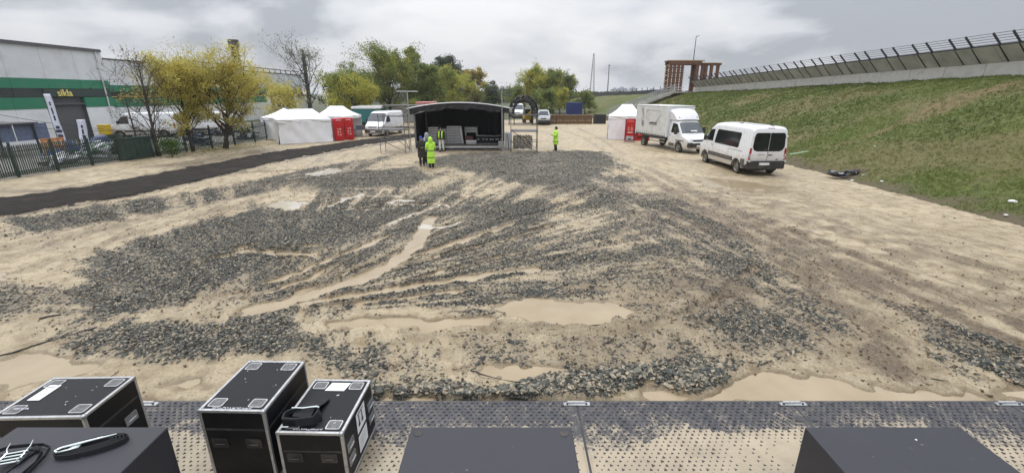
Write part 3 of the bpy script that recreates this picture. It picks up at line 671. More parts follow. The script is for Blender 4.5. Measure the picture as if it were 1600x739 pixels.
def grass():
    r = np.random.RandomState(8); nt_ = 52000
    Y = 9 + 66 * r.rand(nt_) ** 1.6; f = np.interp(Y, EY, EF); c = np.interp(Y, EY, EC); s0 = r.rand(nt_); X = f + (c - f) * (.0 + 1.03 * s0)
    Z, s = emb_z(X, Y); dry, ft = emb_masks(X, Y, s); clump = fbm(X * 1.5, Y * 1.5, 111, 3)
    keep = (r.rand(nt_) < (1 - .9 * ft) * (1 - .5 * dry) * np.clip(.35 + 1.2 * clump, 0, 1)); X, Y, Z, dry, clump = X[keep], Y[keep], Z[keep], dry[keep], clump[keep]
    nb = 5; n = len(X); B = n * nb
    bx = np.repeat(X, nb) + r.normal(0, .035, B); by = np.repeat(Y, nb) + r.normal(0, .035, B); bz = np.repeat(Z, nb) - .02
    far = np.repeat(1 + np.clip((Y - 20) / 40, 0, 1.0), nb)
    h = (.05 + .09 * r.rand(B)) * np.repeat(.45 + 1.1 * clump, nb) * (1 + .25 * (far - 1)); w = .011 * far * (1 + .5 * r.rand(B)); a = r.rand(B) * 6.283; lean = .25 + .75 * r.rand(B); la = r.rand(B) * 6.283
    dx, dy = np.cos(a) * w, np.sin(a) * w
    V = np.empty((B, 3, 3)); V[:, 0] = np.stack([bx - dx, by - dy, bz], 1); V[:, 1] = np.stack([bx + dx, by + dy, bz], 1); V[:, 2] = np.stack([bx + np.cos(la) * h * lean, by + np.sin(la) * h * lean, bz + h], 1)
    me = bpy.data.meshes.new('grass'); me.vertices.add(B * 3); me.vertices.foreach_set('co', V.astype(np.float32).ravel())
    me.loops.add(B * 3); me.loops.foreach_set('vertex_index', np.arange(B * 3, dtype=np.int32)); me.polygons.add(B); me.polygons.foreach_set('loop_start', np.arange(0, B * 3, 3, dtype=np.int32)); me.update(calc_edges=True)
    big = fbm(X * .22, Y * .22, 141, 3); t = np.clip(-.15 + np.repeat(clump, nb) * .6 + np.repeat(big, nb) * .9 + r.normal(0, .15, B), 0, 1)[:, None]; dr = (np.repeat(dry, nb) * r.rand(B))[:, None]
    c_ = (1 - t) * np.array([[.055, .078, .018]]) + t * np.array([[.18, .235, .055]]); c_ = c_ * (1 - dr) + dr * np.array([[.26, .21, .10]])
    set_col(me, 'col', np.repeat(np.concatenate([c_, np.ones((B, 1))], 1), 3, 0))
    tag(link('grass', me, attr_mat('grass_blades', trans=.25)), 'short tufted grass covering the embankment slope', None, None, 'stuff')
grass()

# ------------------------------------------------------------------ plastic trackway mats
M_mat = mat('mat_plastic', (.040, .040, .047), .5, var=.25, vscale=8, bump=.3, bscale=50, dirt=(.17, .15, .125), dirt_amt=.5, dirt_scale=7)
M_mudfilm = mat('wet_mud_film', (.345, .288, .205), .38, var=.16, vscale=2.2, bump=.25, bscale=30, dirt=(.22, .17, .11), dirt_amt=.5, dirt_scale=5)
def muddy_mat():
    m = M_mat.copy(); m.name = 'muddy_mat_plastic'; nt = m.node_tree; bs = nt.nodes['Principled BSDF']; src = bs.inputs['Base Color'].links[0].from_socket; N = nt.nodes.new; L = nt.links.new
    ge = N('ShaderNodeNewGeometry'); sp = N('ShaderNodeSeparateXYZ'); L(ge.outputs['Position'], sp.inputs[0])
    def noise(sc, d=6, ro=.6):
        n = N('ShaderNodeTexNoise'); n.inputs['Scale'].default_value = sc; n.inputs['Detail'].default_value = d; n.inputs['Roughness'].default_value = ro; L(ge.outputs['Position'], n.inputs['Vector']); return n.outputs['Fac']
    def mth(op, a, b=None, c=None):
        n = N('ShaderNodeMath'); n.operation = op
        for i, v in enumerate((a, b, c)):
            if v is None: continue
            if isinstance(v, (int, float)): n.inputs[i].default_value = v
            else: L(v, n.inputs[i])
        return n.outputs[0]
    y = mth('MULTIPLY_ADD', mth('SUBTRACT', noise(1.1, 4), .5), -1.5, sp.outputs['Y'])
    r = N('ShaderNodeMapRange'); r.inputs['From Min'].default_value = 4.80; r.inputs['From Max'].default_value = 4.05; L(y, r.inputs['Value'])
    f = mth('ADD', mth('MULTIPLY', r.outputs[0], .62), mth('MULTIPLY', mth('SUBTRACT', noise(38, 5, .7), .5), 1.5)); f = mth('ADD', f, mth('MULTIPLY', mth('SUBTRACT', noise(6, 4), .5), .9))
    r2 = N('ShaderNodeMapRange'); r2.inputs['From Min'].default_value = .12; r2.inputs['From Max'].default_value = .42; L(f, r2.inputs['Value'])
    x = N('ShaderNodeMix'); x.data_type = 'RGBA'; x.inputs['B'].default_value = (.34, .285, .205, 1); L(r2.outputs[0], x.inputs['Factor']); L(src, x.inputs['A']); L(x.outputs['Result'], bs.inputs['Base Color']); return m
M_matm = muddy_mat()
MATX = [-10.99, -8.02, -5.05, -2.08, .89, 3.86, 6.83, 9.80]
MATY0, MATY1 = 2.55, 5.14
LM = ['furthest left studded mat, under the flight case with a white sheet', 'muddy studded mat between the two groups of flight cases', 'studded mat carrying the tall and the short flight case', 'studded mat under the middle black box',
      'mud filled studded mat between middle and right black boxes', 'studded mat under the right hand black box', 'studded mat at the far right edge of the picture']
stud_me = None
for i in range(7):
    x0, x1 = MATX[i] + .012, MATX[i + 1] - .012
    root = empty('trackway_mat', ((x0 + x1) / 2, (MATY0 + MATY1) / 2, 0), 0, 'grey plastic ' + LM[i], 'ground mat', 'ground mats along the stage front')
    w, d = (x1 - x0), MATY1 - MATY0
    MB().box((0, 0, .0), (w, d, .08)).build('panel', M_matm, root, bevel=.008)
    if stud_me is None:
        mb = MB(); r = random.Random(3); py = .060
        ny = int((1.5) / py)
        for a in range(ny):
            yy = d / 2 - .05 - a * py
            nx = int((w - .14) / .080)
            for b in range(nx):
                xx = -w / 2 + .075 + b * .080 + (.040 if a % 2 else 0)
                big = (a + b) % 2 == 0; s = (.026 if big else .015) * r.uniform(.85, 1.15); xx += r.uniform(-.003, .003); t0 = r.random() * .5 + (math.pi / 2)
                n3 = 3 if big else 5
                base = [(xx + s * math.cos(t0 + k * 2 * math.pi / n3), yy + s * math.sin(t0 + k * 2 * math.pi / n3)) for k in range(n3)]
                h = .0125 if big else .009
                mb.add([(p, q, .0395) for p, q in base] + [(xx + (p - xx) * .62, yy + (q - yy) * .62, .04 + h) for p, q in base], [tuple(range(n3, 2 * n3))] + [(k, (k + 1) % n3, n3 + (k + 1) % n3, n3 + k) for k in range(n3)])
        so_ = mb.build('studs', M_mat, root, fix=False); stud_me = so_.data
    else: so_ = link('studs', stud_me, M_mat, root)
    so_['kind'] = 'stuff'
    # bolted steel joint plate lapping over to the next mat and its sunk pockets
    jp = MB().box((w / 2 + .012, d / 2 - .075, .046), (.36, .07, .012)).build('joint_plate', M_galv, root, bevel=.003); MB().box((w / 2 + .005, d / 2 - .055, .06), (.24, .03, .018)).build('locking_bar', M_alu, jp, bevel=.003)
    for q in (-.13, .13): MB().lathe([(.0, .066), (.014, .066), (.016, .05)], (w / 2 + .01 + q, d / 2 - .085, 0), n=8).build('bolt', M_dsteel, root)
    for q in (-.95, -.3, .35, 1.0): MB().box((q, d / 2 - .06, .0415), (.09, .035, .006)).build('lifting_pocket', M_dsteel, root)
    MB().b2((w / 2 - .004, -d / 2, -.01), (w / 2 + .028, d / 2 - .01, .0365)).build('joint_strip', M_blackp, root)
    for sx_ in (-1, 1): MB().box((sx_ * (w / 2 - .075), d / 2 - .36, .0415), (.10, .09, .007)).build('corner_pad', M_mat, root)
def mud_film():
    xs = np.linspace(-10.9, 9.7, 900); ys = np.linspace(2.6, 5.13, 170); X, Y = np.meshgrid(xs, ys)
    n = fbm(X * .9, Y * .9, 121, 4); n2 = fbm(X * 5, Y * 5, 123, 4); n3 = fbm(X * 22, Y * 22, 125, 3)
    base = smooth(4.62, 4.25, Y + (n - .5) * .9)                      # cleaner towards the front edge
    deep = np.exp(-((X - 3.3) / .9) ** 2 - ((Y - 4.15) / .35) ** 2)
    h = .0335 + .0105 * base + (n - .5) * .007 + (n2 - .5) * .008 + (n3 - .5) * .010 * (1.25 - base * .7) + deep * .010
    h = h - .05 * (np.abs(np.mod(X - MATX[0] + .5, 2.97) - .5) < .03) - .05 * (Y > 5.12)
    tag(link('mud_film', grid_mesh('mud_film', X, Y, h), M_mudfilm), 'thin wet mud smeared over the trackway mats', None, None, 'stuff')
mud_film()

# ------------------------------------------------------------------ flight cases
M_lam = mat('black_laminate', (.0055, .006, .008), .36, var=.2, vscale=4, bump=.12, bscale=120, spec=.22, dirt=(.03, .03, .032), dirt_amt=.2, dirt_scale=11)
M_paper = mat('paper_sheet', (.70, .71, .74), .7, var=.06)
M_greymark0 = mat('faint_grey_print', (.38, .39, .41), .7)
M_ink = mat('black_ink', (.02, .02, .025), .7)
M_zinc = mat('zinc_dish', (.34, .35, .36), .38, .7, var=.2, vscale=20)
M_dishf = mat('worn_dish_floor', (.12, .122, .125), .5, .5, var=.4, vscale=30)
def rrect(cx, cy, w, h, r, n=4):
    pts = []
    for (sx, sy, a0) in ((1, 1, 0), (-1, 1, 90), (-1, -1, 180), (1, -1, 270)):
        for k in range(n + 1):
            a = math.radians(a0 + 90 * k / n); pts.append((cx + sx * (w / 2 - r) + r * math.cos(a), cy + sy * (h / 2 - r) + r * math.sin(a)))
    return pts
def flight_case(loc, rz, w, d, h, label, name='flight_case', papers=(), wd=.0, handles_front=True, side_handles=(), lid=.24, dish=(.155, .105)):
    """w along x, d along y, standing on castors"""
    root = empty(name, loc, rz, label, 'flight case', 'black road cases on the mats')
    cz = .035
    MB().b2((-w / 2 + .004, -d / 2 + .004, cz), (w / 2 - .004, d / 2 - .004, h - .004)).build('body', M_lam, root, bevel=.004)
    e = .030
    def bar(lo, hi): MB().b2(lo, hi).build('edge_profile', M_alu, root, bevel=.004)
    for z0, z1 in ((h - e, h), (cz, cz + e)):
        for s in (-1, 1):
            bar((-w / 2 + e, s * d / 2 - (e if s > 0 else 0), z0), (w / 2 - e, s * d / 2 + (e if s < 0 else 0), z1))
            bar((s * w / 2 - (e if s > 0 else 0), -d / 2 + e, z0), (s * w / 2 + (e if s < 0 else 0), d / 2 - e, z1))
    for sx in (-1, 1):
        for sy in (-1, 1):
            x, y = sx * w / 2, sy * d / 2
            bar((min(x, x - sx * e), min(y, y - sy * e), cz + e), (max(x, x - sx * e), max(y, y - sy * e), h - e))
            for z in (h, cz):
                s_ = -1 if z == h else 1
                mb = MB(); mb.box((x - sx * .02, y - sy * .02, z + s_ * .018), (.052, .052, .048)); mb.build('corner_cap', M_zinc, root, bevel=.016, seg=3, smooth_=True)
            MB().box((x - sx * .11, y - sy * .11, .018), (.09, .09, .034)).build('foot', M_blackp, root)
            # stacking dish sunk in the lid
            a, b = x - sx * .135, y - sy * .125
            out = rrect(a, b, dish[0], dish[1] + .03, .022); inn = rrect(a, b, dish[0] - .022, dish[1] + .008, .016); n = len(out)
            f = MB(); f.add([(p, q, h + .0035) for p, q in out] + [(p, q, h + .0035) for p, q in inn] + [(p, q, h - .003) for p, q in out], [(i, (i + 1) % n, n + (i + 1) % n, n + i) for i in range(n)] + [(i, (i + 1) % n, 2 * n + (i + 1) % n, 2 * n + i) for i in range(n)])
            ring = f.build('castor_dish', M_alu, root)
            g = MB(); g.add([(p, q, h + .003) for p, q in inn] + [(a + (p - a) * .8, b + (q - b) * .8, h - .0015) for p, q in inn], [(i, (i + 1) % n, n + (i + 1) % n, n + i) for i in range(n)] + [tuple(range(n, 2 * n))])
            g.build('dish_floor', M_dishf, ring)
    # lid seam
    zs = h - lid
    def sbar(lo, hi): MB().b2(lo, hi).build('lid_seam', M_blackp, root)
    for s in (-1, 1):
        sbar((-w / 2 + e, s * d / 2 - (.004 if s > 0 else .0), zs - .012), (w / 2 - e, s * d / 2 + (.004 if s < 0 else .0), zs + .012))
        sbar((s * w / 2 - (.004 if s > 0 else 0), -d / 2 + e, zs - .012), (s * w / 2 + (.004 if s < 0 else 0), d / 2 - e, zs + .012))
    def handle(face, u, z, mt=M_blackp):
        pw, ph = .17, .115
        hb = MB(); out = rrect(0, 0, pw, ph, .015); inn = rrect(0, 0, pw - .03, ph - .03, .01); n = len(out)
        def T(p, q, o):
            if face == 'f': return (u + p, -d / 2 - o, z + q)
            if face == 'r': return (w / 2 + o, u + p, z + q)
        hb.add([T(p, q, .006) for p, q in out] + [T(p, q, .006) for p, q in inn] + [T(p, q, -.002) for p, q in out] + [T(p, q, .001) for p, q in inn],
               [(i, (i + 1) % n, n + (i + 1) % n, n + i) for i in range(n)] + [(i, (i + 1) % n, 2 * n + (i + 1) % n, 2 * n + i) for i in range(n)] + [(n + i, n + (i + 1) % n, 3 * n + (i + 1) % n, 3 * n + i) for i in range(n)] + [tuple(range(3 * n, 4 * n))])
        o = hb.build('handle', mt, root)
        gr = MB(); gr.tube([T(-.055, -.02, .003), T(-.05, -.01, .014), T(0, -.008, .018), T(.05, -.01, .014), T(.055, -.02, .003)], .008, 6); gr.build('grip', M_galv if mt is M_zinc else M_blackp, o)
    if handles_front:
        for u in (-w * .27, w * .25): handle('f', u, h * .56)
    for (u, z) in side_handles: handle('r', u, z, M_zinc)
    for (kind, pts) in papers:
        p = MB(); p.add(pts, [(0, 1, 2, 3)]); po = p.build('paper_sheet', M_paper, root)
        P = [Vector(q) for q in pts]; nrm = (P[1] - P[0]).cross(P[3] - P[0]).normalized() * .0012
        ink = MB(); r = random.Random(5)
        def uv(a, b): return P[0] + (P[1] - P[0]) * a + (P[3] - P[0]) * b + nrm
        if kind == 'text':
            for k in range(8):
                b = .15 + k * .095; e2 = .5 + .35 * r.random(); ink.add([uv(.12, b), uv(e2, b), uv(e2, b + .018), uv(.12, b + .018)], [(0, 1, 2, 3)])
        else:
            for a in (.18, .52):
                ink.add([uv(a, .25), uv(a + .2, .25), uv(a + .2, .42), uv(a, .42)], [(0, 1, 2, 3)]); ink.add([uv(a + .05, .42), uv(a + .15, .42), uv(a + .15, .8), uv(a + .05, .8)], [(0, 1, 2, 3)])
            ink.add([uv(.15, .83), uv(.8, .83), uv(.8, .9), uv(.15, .9)], [(0, 1, 2, 3)])
        ink.build('print', M_ink if kind == 'logo' else M_greymark0, po)['kind'] = 'stuff'
    return root
M_scuffd = mat('grey_scuff', (.09, .09, .095), .6)
M_chalk = mat('white_marker', (.55, .57, .62), .7, var=.3, vscale=60)
def marks(root, x0, x1, y, h, seed, n=10):
    r = random.Random(seed); mb = MB()
    for k in range(n):
        x = x0 + (x1 - x0) * (k + r.random() * .3) / n
        for q in range(2):
            a = r.uniform(-1, 1); mb.box((x + q * .008, y + r.uniform(-.005, .005), h + .0012 + k * .00004), (.005, .02 + .008 * r.random(), .0006), rz=a)
    o = mb.build('marker_writing', M_chalk, root); o['kind'] = 'stuff'
def scuffs(root, w, d, h, seed, n=9, mt=None):
    r = random.Random(seed); mb = MB()
    for k in range(n):
        mb.box((r.uniform(-w * .35, w * .35), r.uniform(-d * .35, d * .35), h + .0008), (.006 + .02 * r.random() ** 3, .004 + .03 * r.random() ** 4, .0006), rz=r.random() * 3)
    o = mb.build('scuff_marks', mt or M_chalk, root); o['kind'] = 'stuff'
c1 = flight_case((-2.90, 4.24, .04), math.radians(-1.5), .70, .90, .94, 'tall black flight case with aluminium edges, left of the pair', papers=())
marks(c1, -.2, .17, .42, .94, 1, 14); marks(c1, -.22, .2, -.41, .94, 2, 16); scuffs(c1, .7, .9, .94, 3)
h2 = .73
c2 = flight_case((-2.085, 4.16, .04), math.radians(-1.5), .70, .90, h2, 'lower black flight case with folded strap on its lid, right of the pair',
    papers=(('text', [(-.13, .23, h2 + .001), (.10, .23, h2 + .001), (.13, .38, h2 + .001), (-.10, .38, h2 + .001)]), ('logo', [(.352, -.10, .40), (.352, .16, .40), (.352, .16, .66), (.352, -.10, .66)]), ('text', [(.3525, -.10, .14), (.3525, .16, .14), (.3525, .16, .36), (.3525, -.10, .36)])),
    side_handles=((-.30, .46), (.33, .46), (.33, .28), (-.30, .28)))
marks(c2, -.18, .12, -.40, h2, 4, 12); scuffs(c2, .7, .9, h2, 5, 6)
c3 = flight_case((-4.83, 4.03, .04), math.radians(1.5), .93, .68, .94, 'wide black flight case with white sheet on its lid, far left',
    papers=(('text', [(-.36, -.07, .9415), (-.23, -.07, .9415), (-.23, .19, .9415), (-.36, .19, .9415)]),), side_handles=((.14, .52),))
scuffs(c3, .9, .68, .94, 6, 7); marks(c3, -.36, -.2, -.2, .94, 7, 8)

# ------------------------------------------------------------------ black subwoofer boxes along the stage front
M_sub = mat('textured_black_paint', (.026, .027, .036), .5, var=.10, vscale=2, bump=.35, bscale=220, dirt=(.04, .04, .044), dirt_amt=.3, dirt_scale=1.6)
def subbox(x0, x1, yb, ht, dp, label, holes=True, dust=False):
    root = empty('subwoofer_box', ((x0 + x1) / 2, yb - dp / 2, .04), 0, label, 'speaker box', 'black speaker boxes at the stage front')
    w = x1 - x0
    MB().b2((-w / 2, -dp / 2, .02), (w / 2, dp / 2, ht)).build('cabinet', M_sub, root, bevel=.012, seg=3)
    for sx in (-1, 1):
        for sy in (-1, 1): MB().lathe([(0, 0), (.03, 0), (.035, .02), (0, .02)], (sx * (w / 2 - .1), sy * (dp / 2 - .1), 0), n=12).build('foot', M_blackp, root)
    if holes:
        for sx in (-1, 1):
            MB().lathe([(.0, ht + .0015), (.026, ht + .0015), (.034, ht + .004), (.038, ht + .004), (.041, ht - .002)], (sx * (w / 2 - .075), dp / 2 - .085, 0), n=20).build('foot_cup', M_blackp, root)
    MB().b2((-w / 2 + .04, -dp / 2 - .004, .05), (w / 2 - .04, -dp / 2 + .002, ht - .03)).build('grille', M_blackp, root)
    for sx in (-1, 1):
        hb = MB(); hb.box((sx * (w / 2 + .001), 0, ht * .6), (.008, .24, .12)); hb.build('side_handle', M_blackp, root, bevel=.003)
    return root
subbox(-4.53, -3.15, 3.31, 1.16, 1.1, 'black wooden box with two ratchet straps lying on it', holes=False)
subbox(-.92, .545, 3.31, 1.16, 1.1, 'middle black box with two round corner cups in its top')
sb3 = subbox(2.68, 4.10, 3.31, 1.16, 1.1, 'right hand plain black box with a white speck on top', holes=False)
MB().lathe([(0, 1.1635), (.008, 1.1635), (.009, 1.159)], (.17, .39, 0), n=10).build('white_speck', M_paper, sb3)

for o_ in [o for o in COL.objects if o.name.startswith('subwoofer_box')]: scuffs(o_, 1.3, 1.0, 1.16, int(o_.location.x * 7), 16, M_scuffd)
# ------------------------------------------------------------------ ratchet straps
M_web = mat('black_webbing', (.011, .012, .015), .8, var=.2, bump=.5, bscale=180)
M_chrome = mat('zinc_plated_steel', (.62, .68, .68), .25, .85, var=.1)
def strip(pts, wid, th=.006, axis=None):
    """webbing: ribbon along pts, its width along the given axis vector"""
    mb = MB(); rings = []
    for i, p in enumerate(pts):
        p = Vector(p); d = (Vector(pts[min(i + 1, len(pts) - 1)]) - Vector(pts[max(i - 1, 0)])).normalized()
        a = Vector(axis) if axis else Vector((0, 0, 1)); a = (a - d * a.dot(d)).normalized(); n = d.cross(a)
        rings.append([p + a * wid / 2 + n * th / 2, p - a * wid / 2 + n * th / 2, p - a * wid / 2 - n * th / 2, p + a * wid / 2 - n * th / 2])
    mb.loft(rings); return mb
TOP = 1.2
# coiled strap with hook on top
p0 = AT(150, 697, 3.02); r1 = empty('coiled_strap', (-3.60, 3.05, TOP), math.radians(24), 'coiled black strap with long steel hook, right on the black box', 'ratchet strap', 'straps left on boxes and cases')
for k in range(5):
    a, b = .30 - k * .030, .105 - k * .016
    strip([(a * math.cos(t * 2 * math.pi / 36), b * math.sin(t * 2 * math.pi / 36), .032 + .003 * k) for t in range(37)], .055, .009).build('webbing_turn', M_web, r1)
MB().tube([(-.26, -.03, .075), (-.29, .0, .078), (-.24, .03, .078), (-.1, .03, .08), (.02, .035, .082), (.2, .045, .076)], [.012, .013, .014, .016, .012, .009], 8).tube([(-.27, -.03, .075), (-.18, -.035, .078), (-.09, -.03, .078), (-.08, -.01, .078), (-.16, -.008, .078)], .011, 8).build('hook', M_chrome, r1, smooth_='all')
# ratchet buckle with its loose webbing
r2 = empty('ratchet_strap', (-4.13, 2.96, TOP), math.radians(14), 'black strap with shiny ratchet buckle, left on the black box', 'ratchet strap', 'straps left on boxes and cases')
strip([(-.42, -.3, .02), (-.40, -.05, .05), (-.34, .10, .06), (-.2, .16, .06), (0, .15, .055), (.2, .12, .05), (.32, .04, .05), (.36, -.12, .045), (.34, -.4, .03)], .05, .008).build('webbing', M_web, r2)
strip([(-.25, -.3, .02), (-.22, -.1, .03), (-.1, .02, .035), (.1, .05, .035), (.25, .0, .03), (.3, -.2, .02), (.26, -.45, .02)], .05, .008).build('webbing', M_web, r2)
strip([(-.05, -.5, .012), (.0, -.25, .014), (.1, 0, .03), (.16, .1, .05)], .11, .008, axis=(1, 0, 0)).build('webbing', M_web, r2)
for s in (-1, 1):
    bk = MB(); bk.tube([(s * .115, -.14, .09), (s * .105, -.02, .10), (s * .13, .03, .13), (s * .125, .10, .165)], [.011, .010, .008, .005], 8)
    bk.box((s * .108, -.10, .07), (.008, .2, .06)); bk.build('ratchet_frame', M_chrome, r2, smooth_=True)
for k, y in enumerate((-.03, -.085, -.14, -.19)): MB().rod((-.13, y, .095 - .008 * k), (.13, y + .01, .098 - .008 * k), .011, n=8).build('ratchet_bar', M_chrome, r2, smooth_=True)
r2.scale = (.62, .62, .62); r1.scale = (.82, .82, .82)
# folded strap on the low case
r3 = empty('folded_strap', (-2.225, 3.93, .04 + h2), math.radians(4), 'thick folded black strap with thin steel clip on low flight case', 'ratchet strap', 'straps left on boxes and cases')
for k in range(4):
    strip([(-.19, -.10, .02 + .018 * k), (-.20, -.02, .022 + .018 * k), (-.17, .05 - .01 * k, .024 + .018 * k), (0, .06, .026 + .018 * k), (.13, .045, .024 + .018 * k), (.17 - .01 * k, -.02, .022 + .018 * k), (.12, -.1, .02 + .018 * k), (-.05, -.12, .02 + .018 * k), (-.19, -.10, .02 + .018 * k)], .05, .02).build('webbing_fold', M_web, r3)
strip([(-.02, -.06, .06), (0, .05, .085), (.04, .2, .03), (.07, .32, .008)], .20, .008, axis=(1, 0, 0)).build('webbing_tail', M_web, r3)
MB().tube([(-.14, .03, .115), (-.08, .025, .118), (-.02, .015, .12), (.05, .025, .12), (.12, .03, .12), (.15, .02, .116)], [.010, .008, .009, .008, .011, .008], 8).tube([(-.2, -.14, .02), (-.12, -.145, .02)], .008, 6).build('steel_clip', M_chrome, r3, smooth_=True)

# ------------------------------------------------------------------ vehicles
class Body:
    """lofted car body: local x across, y forward (0 at the tail), z up"""
    def __init__(s, zr, w, taper, zb, rad): s.zr, s.w, s.tp, s.zb, s.rad = zr, w, taper, zb, rad
    def ev(s, tab, x): return float(np.interp(x, [a for a, b in tab], [b for a, b in tab]))
    def W(s, y, z):                     # half width of the flank
        return s.ev(s.w, z) * s.ev(s.tp, y)
    def ring(s, y, sc=1.0):
        zr = s.ev(s.zr, y); zb = s.ev(s.zb, y); r = min(s.ev(s.rad, y), (zr - zb) * .45); pts = []
        nside = 9
        for k in range(nside + 1):
            z = zb + (zr - r - zb) * k / nside; pts.append((s.W(y, z), z))
        xe = pts[-1][0]
        for k in range(1, 7):
            a = math.pi / 2 * k / 7; f = xe - r * 1.25 * (1 - math.cos(a)) * 1.0
            pts.append((xe - r * 1.3 * (1 - math.cos(a)), zr - r + r * math.sin(a) * .93))
        xr = pts[-1][0]
        pts += [(xr * .66, zr - r * .035), (xr * .33, zr - .002)]
        full = [(x, z) for x, z in pts] + [(0, zr)] + [(-x, z) for x, z in reversed(pts)]
        cz = (zr + zb) / 2
        return [Vector((x * sc, y, cz + (z - cz) * sc)) for x, z in full]
    def mesh(s, ys, rear=.03, front=.03):
        mb = MB(); rings = []
        L = ys[-1]
        rings.append(s.ring(ys[0] + 1e-3, .955)); rings[-1] = [Vector((v.x, ys[0], v.z)) for v in rings[-1]]
        rings.append([Vector((v.x, ys[0] + .02, v.z)) for v in s.ring(ys[0] + .02, .985)])
        for y in ys[1:-1]: rings.append(s.ring(y))
        rings.append(s.ring(ys[-1], .93))
        mb.loft(rings); return mb
    def patch(s, poly, side, off=.006, n=8):
        """glass or trim lying on the flank; poly in (y, z), convex"""
        zs = sorted(set([p[1] for p in poly] + list(np.linspace(min(p[1] for p in poly), max(p[1] for p in poly), n))))
        mb = MB(); rows = []
        for z in zs:
            xs = []
            for (a, b), (c, d) in zip(poly, poly[1:] + poly[:1]):
                if abs(b - d) < 1e-9:
                    if abs(z - b) < 1e-9: xs += [a, c]
                elif min(b, d) - 1e-9 <= z <= max(b, d) + 1e-9: xs.append(a + (c - a) * (z - b) / (d - b))
            y0, y1 = min(xs), max(xs)
            rows.append([(side * (s.W(y0 + (y1 - y0) * k / n, z) + off), y0 + (y1 - y0) * k / n, z) for k in range(n + 1)])
        vs = [p for r in rows for p in r]; m = n + 1
        mb.add(vs, [(i * m + k, i * m + k + 1, (i + 1) * m + k + 1, (i + 1) * m + k) for i in range(len(rows) - 1) for k in range(n)])
        return mb
def rpoly(y0, y1, z0, z1, r=.08, sl0=0, sl1=0):
    P = rrect((y0 + y1) / 2, (z0 + z1) / 2, y1 - y0, z1 - z0, r, 3)
    return [(p + (sl1 if p > (y0 + y1) / 2 else sl0) * (q - z0) / (z1 - z0), q) for p, q in P]
def cut_wheels(o, cyl, parent_inv=True):
    mb = MB()
    for (y, z, r) in cyl: mb.rod((-1.6, y, z), (1.6, y, z), r, n=28)
    c = mb.build('cutter', M_blackp); md = o.modifiers.new('b', 'BOOLEAN'); md.object = c; md.operation = 'DIFFERENCE'; md.solver = 'EXACT'
    c.parent = None; sv = o.parent; o.parent = None
    dg = bpy.context.evaluated_depsgraph_get(); me = bpy.data.meshes.new_from_object(o.evaluated_get(dg)); old = o.data; o.modifiers.clear(); o.data = me; o.parent = sv
    bpy.data.objects.remove(c); bpy.data.meshes.remove(old)
    return o
def wheel(root, x, y, r, w=.22, side=1, rim=M_rim):
    mb = MB(); mb.lathe([(r * .62, -w / 2), (r * .9, -w / 2), (r * .985, -w * .36), (r, -w * .2), (r, w * .2), (r * .985, w * .36), (r * .9, w / 2), (r * .62, w / 2)], (x, y, r), 'X', 28)
    t = mb.build('wheel', M_tyre, root, smooth_=True)
    rm = MB(); o = side * w * .5
    rm.lathe([(r * .64, o * .98), (r * .6, o * .9), (r * .52, o * .55), (r * .34, o * .72), (r * .2, o * .8), (r * .17, o * 1.0), (0, o * 1.0)], (x, y, r), 'X', 24); rm.build('rim', rim, t, smooth_=True)
    return t
def vehicle(name, label, loc, rz, cfg, cat='van', group=None):
    B = cfg['body']; root = empty(name, loc, rz, label, cat, group)
    yo = -cfg['L'] / 2
    hold = root
    pv = cfg.get('paint', M_vpaint)
    def put(mb, nm, mt, par=root, **k):
        o = mb.build(nm, mt, par, **k); 
        return o
    b = put(B.mesh(cfg['ys']), 'body', pv, smooth_=True)
    cut_wheels(b, [(y, cfg['wr'], cfg['wr'] + .07) for y in cfg['wy']])
    for p in b.data.polygons: p.use_smooth = True
    try: b.data.set_sharp_from_angle(angle=math.radians(35))
    except Exception: pass
    for y in cfg['wy']:
        for s in (-1, 1):
            wheel(root, s * (B.W(y, .6) - .135), y, cfg['wr'], side=s)
            a = MB(); rr = cfg['wr'] + .075
            a.tube([(s * (B.W(y, .6) + .004), y + rr * math.cos(t), cfg['wr'] + rr * math.sin(t)) for t in np.linspace(math.radians(-5), math.radians(185), 18)], .028, 6); put(a, 'wheel_arch', M_blackp, smooth_='all')
        MB().b2((-B.W(y, .6) + .25, y - .35, .2), (B.W(y, .6) - .25, y + .35, .75)).build('axle_housing', M_blackp, root)
    MB().b2((-.75, cfg['ys'][0] + .25, .27), (.75, cfg['ys'][-1] - .3, .5)).build('underbody', M_blackp, root)
    for nm, poly, mt, off in cfg.get('sides', []):
        for s in (-1, 1): put(B.patch(poly, s, off), nm, mt, smooth_='all')
    for nm, mb, mt, kw in cfg.get('extra', lambda: [])(): put(mb, nm, mt, **kw)
    return root

def screen(B, y0, y1, n=10, m=7, f=.93):
    """glass lying on the sloping front of the body between y0 (bottom) and y1 (top)"""
    mb = MB(); rows = []
    for i in range(m + 1):
        y = y0 + (y1 - y0) * i / m; R = B.ring(y); up = [p for p in R if p.z > B.ev(B.zr, y) - min(B.ev(B.rad, y), .5) * 1.02]
        xs = sorted([(p.x, p.z) for p in up]); xe = max(p[0] for p in xs) * f; row = []
        for k in range(n + 1):
            x = -xe + 2 * xe * k / n; z = float(np.interp(x, [p[0] for p in xs], [p[1] for p in xs])); row.append((x, y + .012, z + .014))
        rows.append(row)
    w = n + 1; mb.add([p for r in rows for p in r], [(i * w + k, i * w + k + 1, (i + 1) * w + k + 1, (i + 1) * w + k) for i in range(m) for k in range(n)])
    return mb

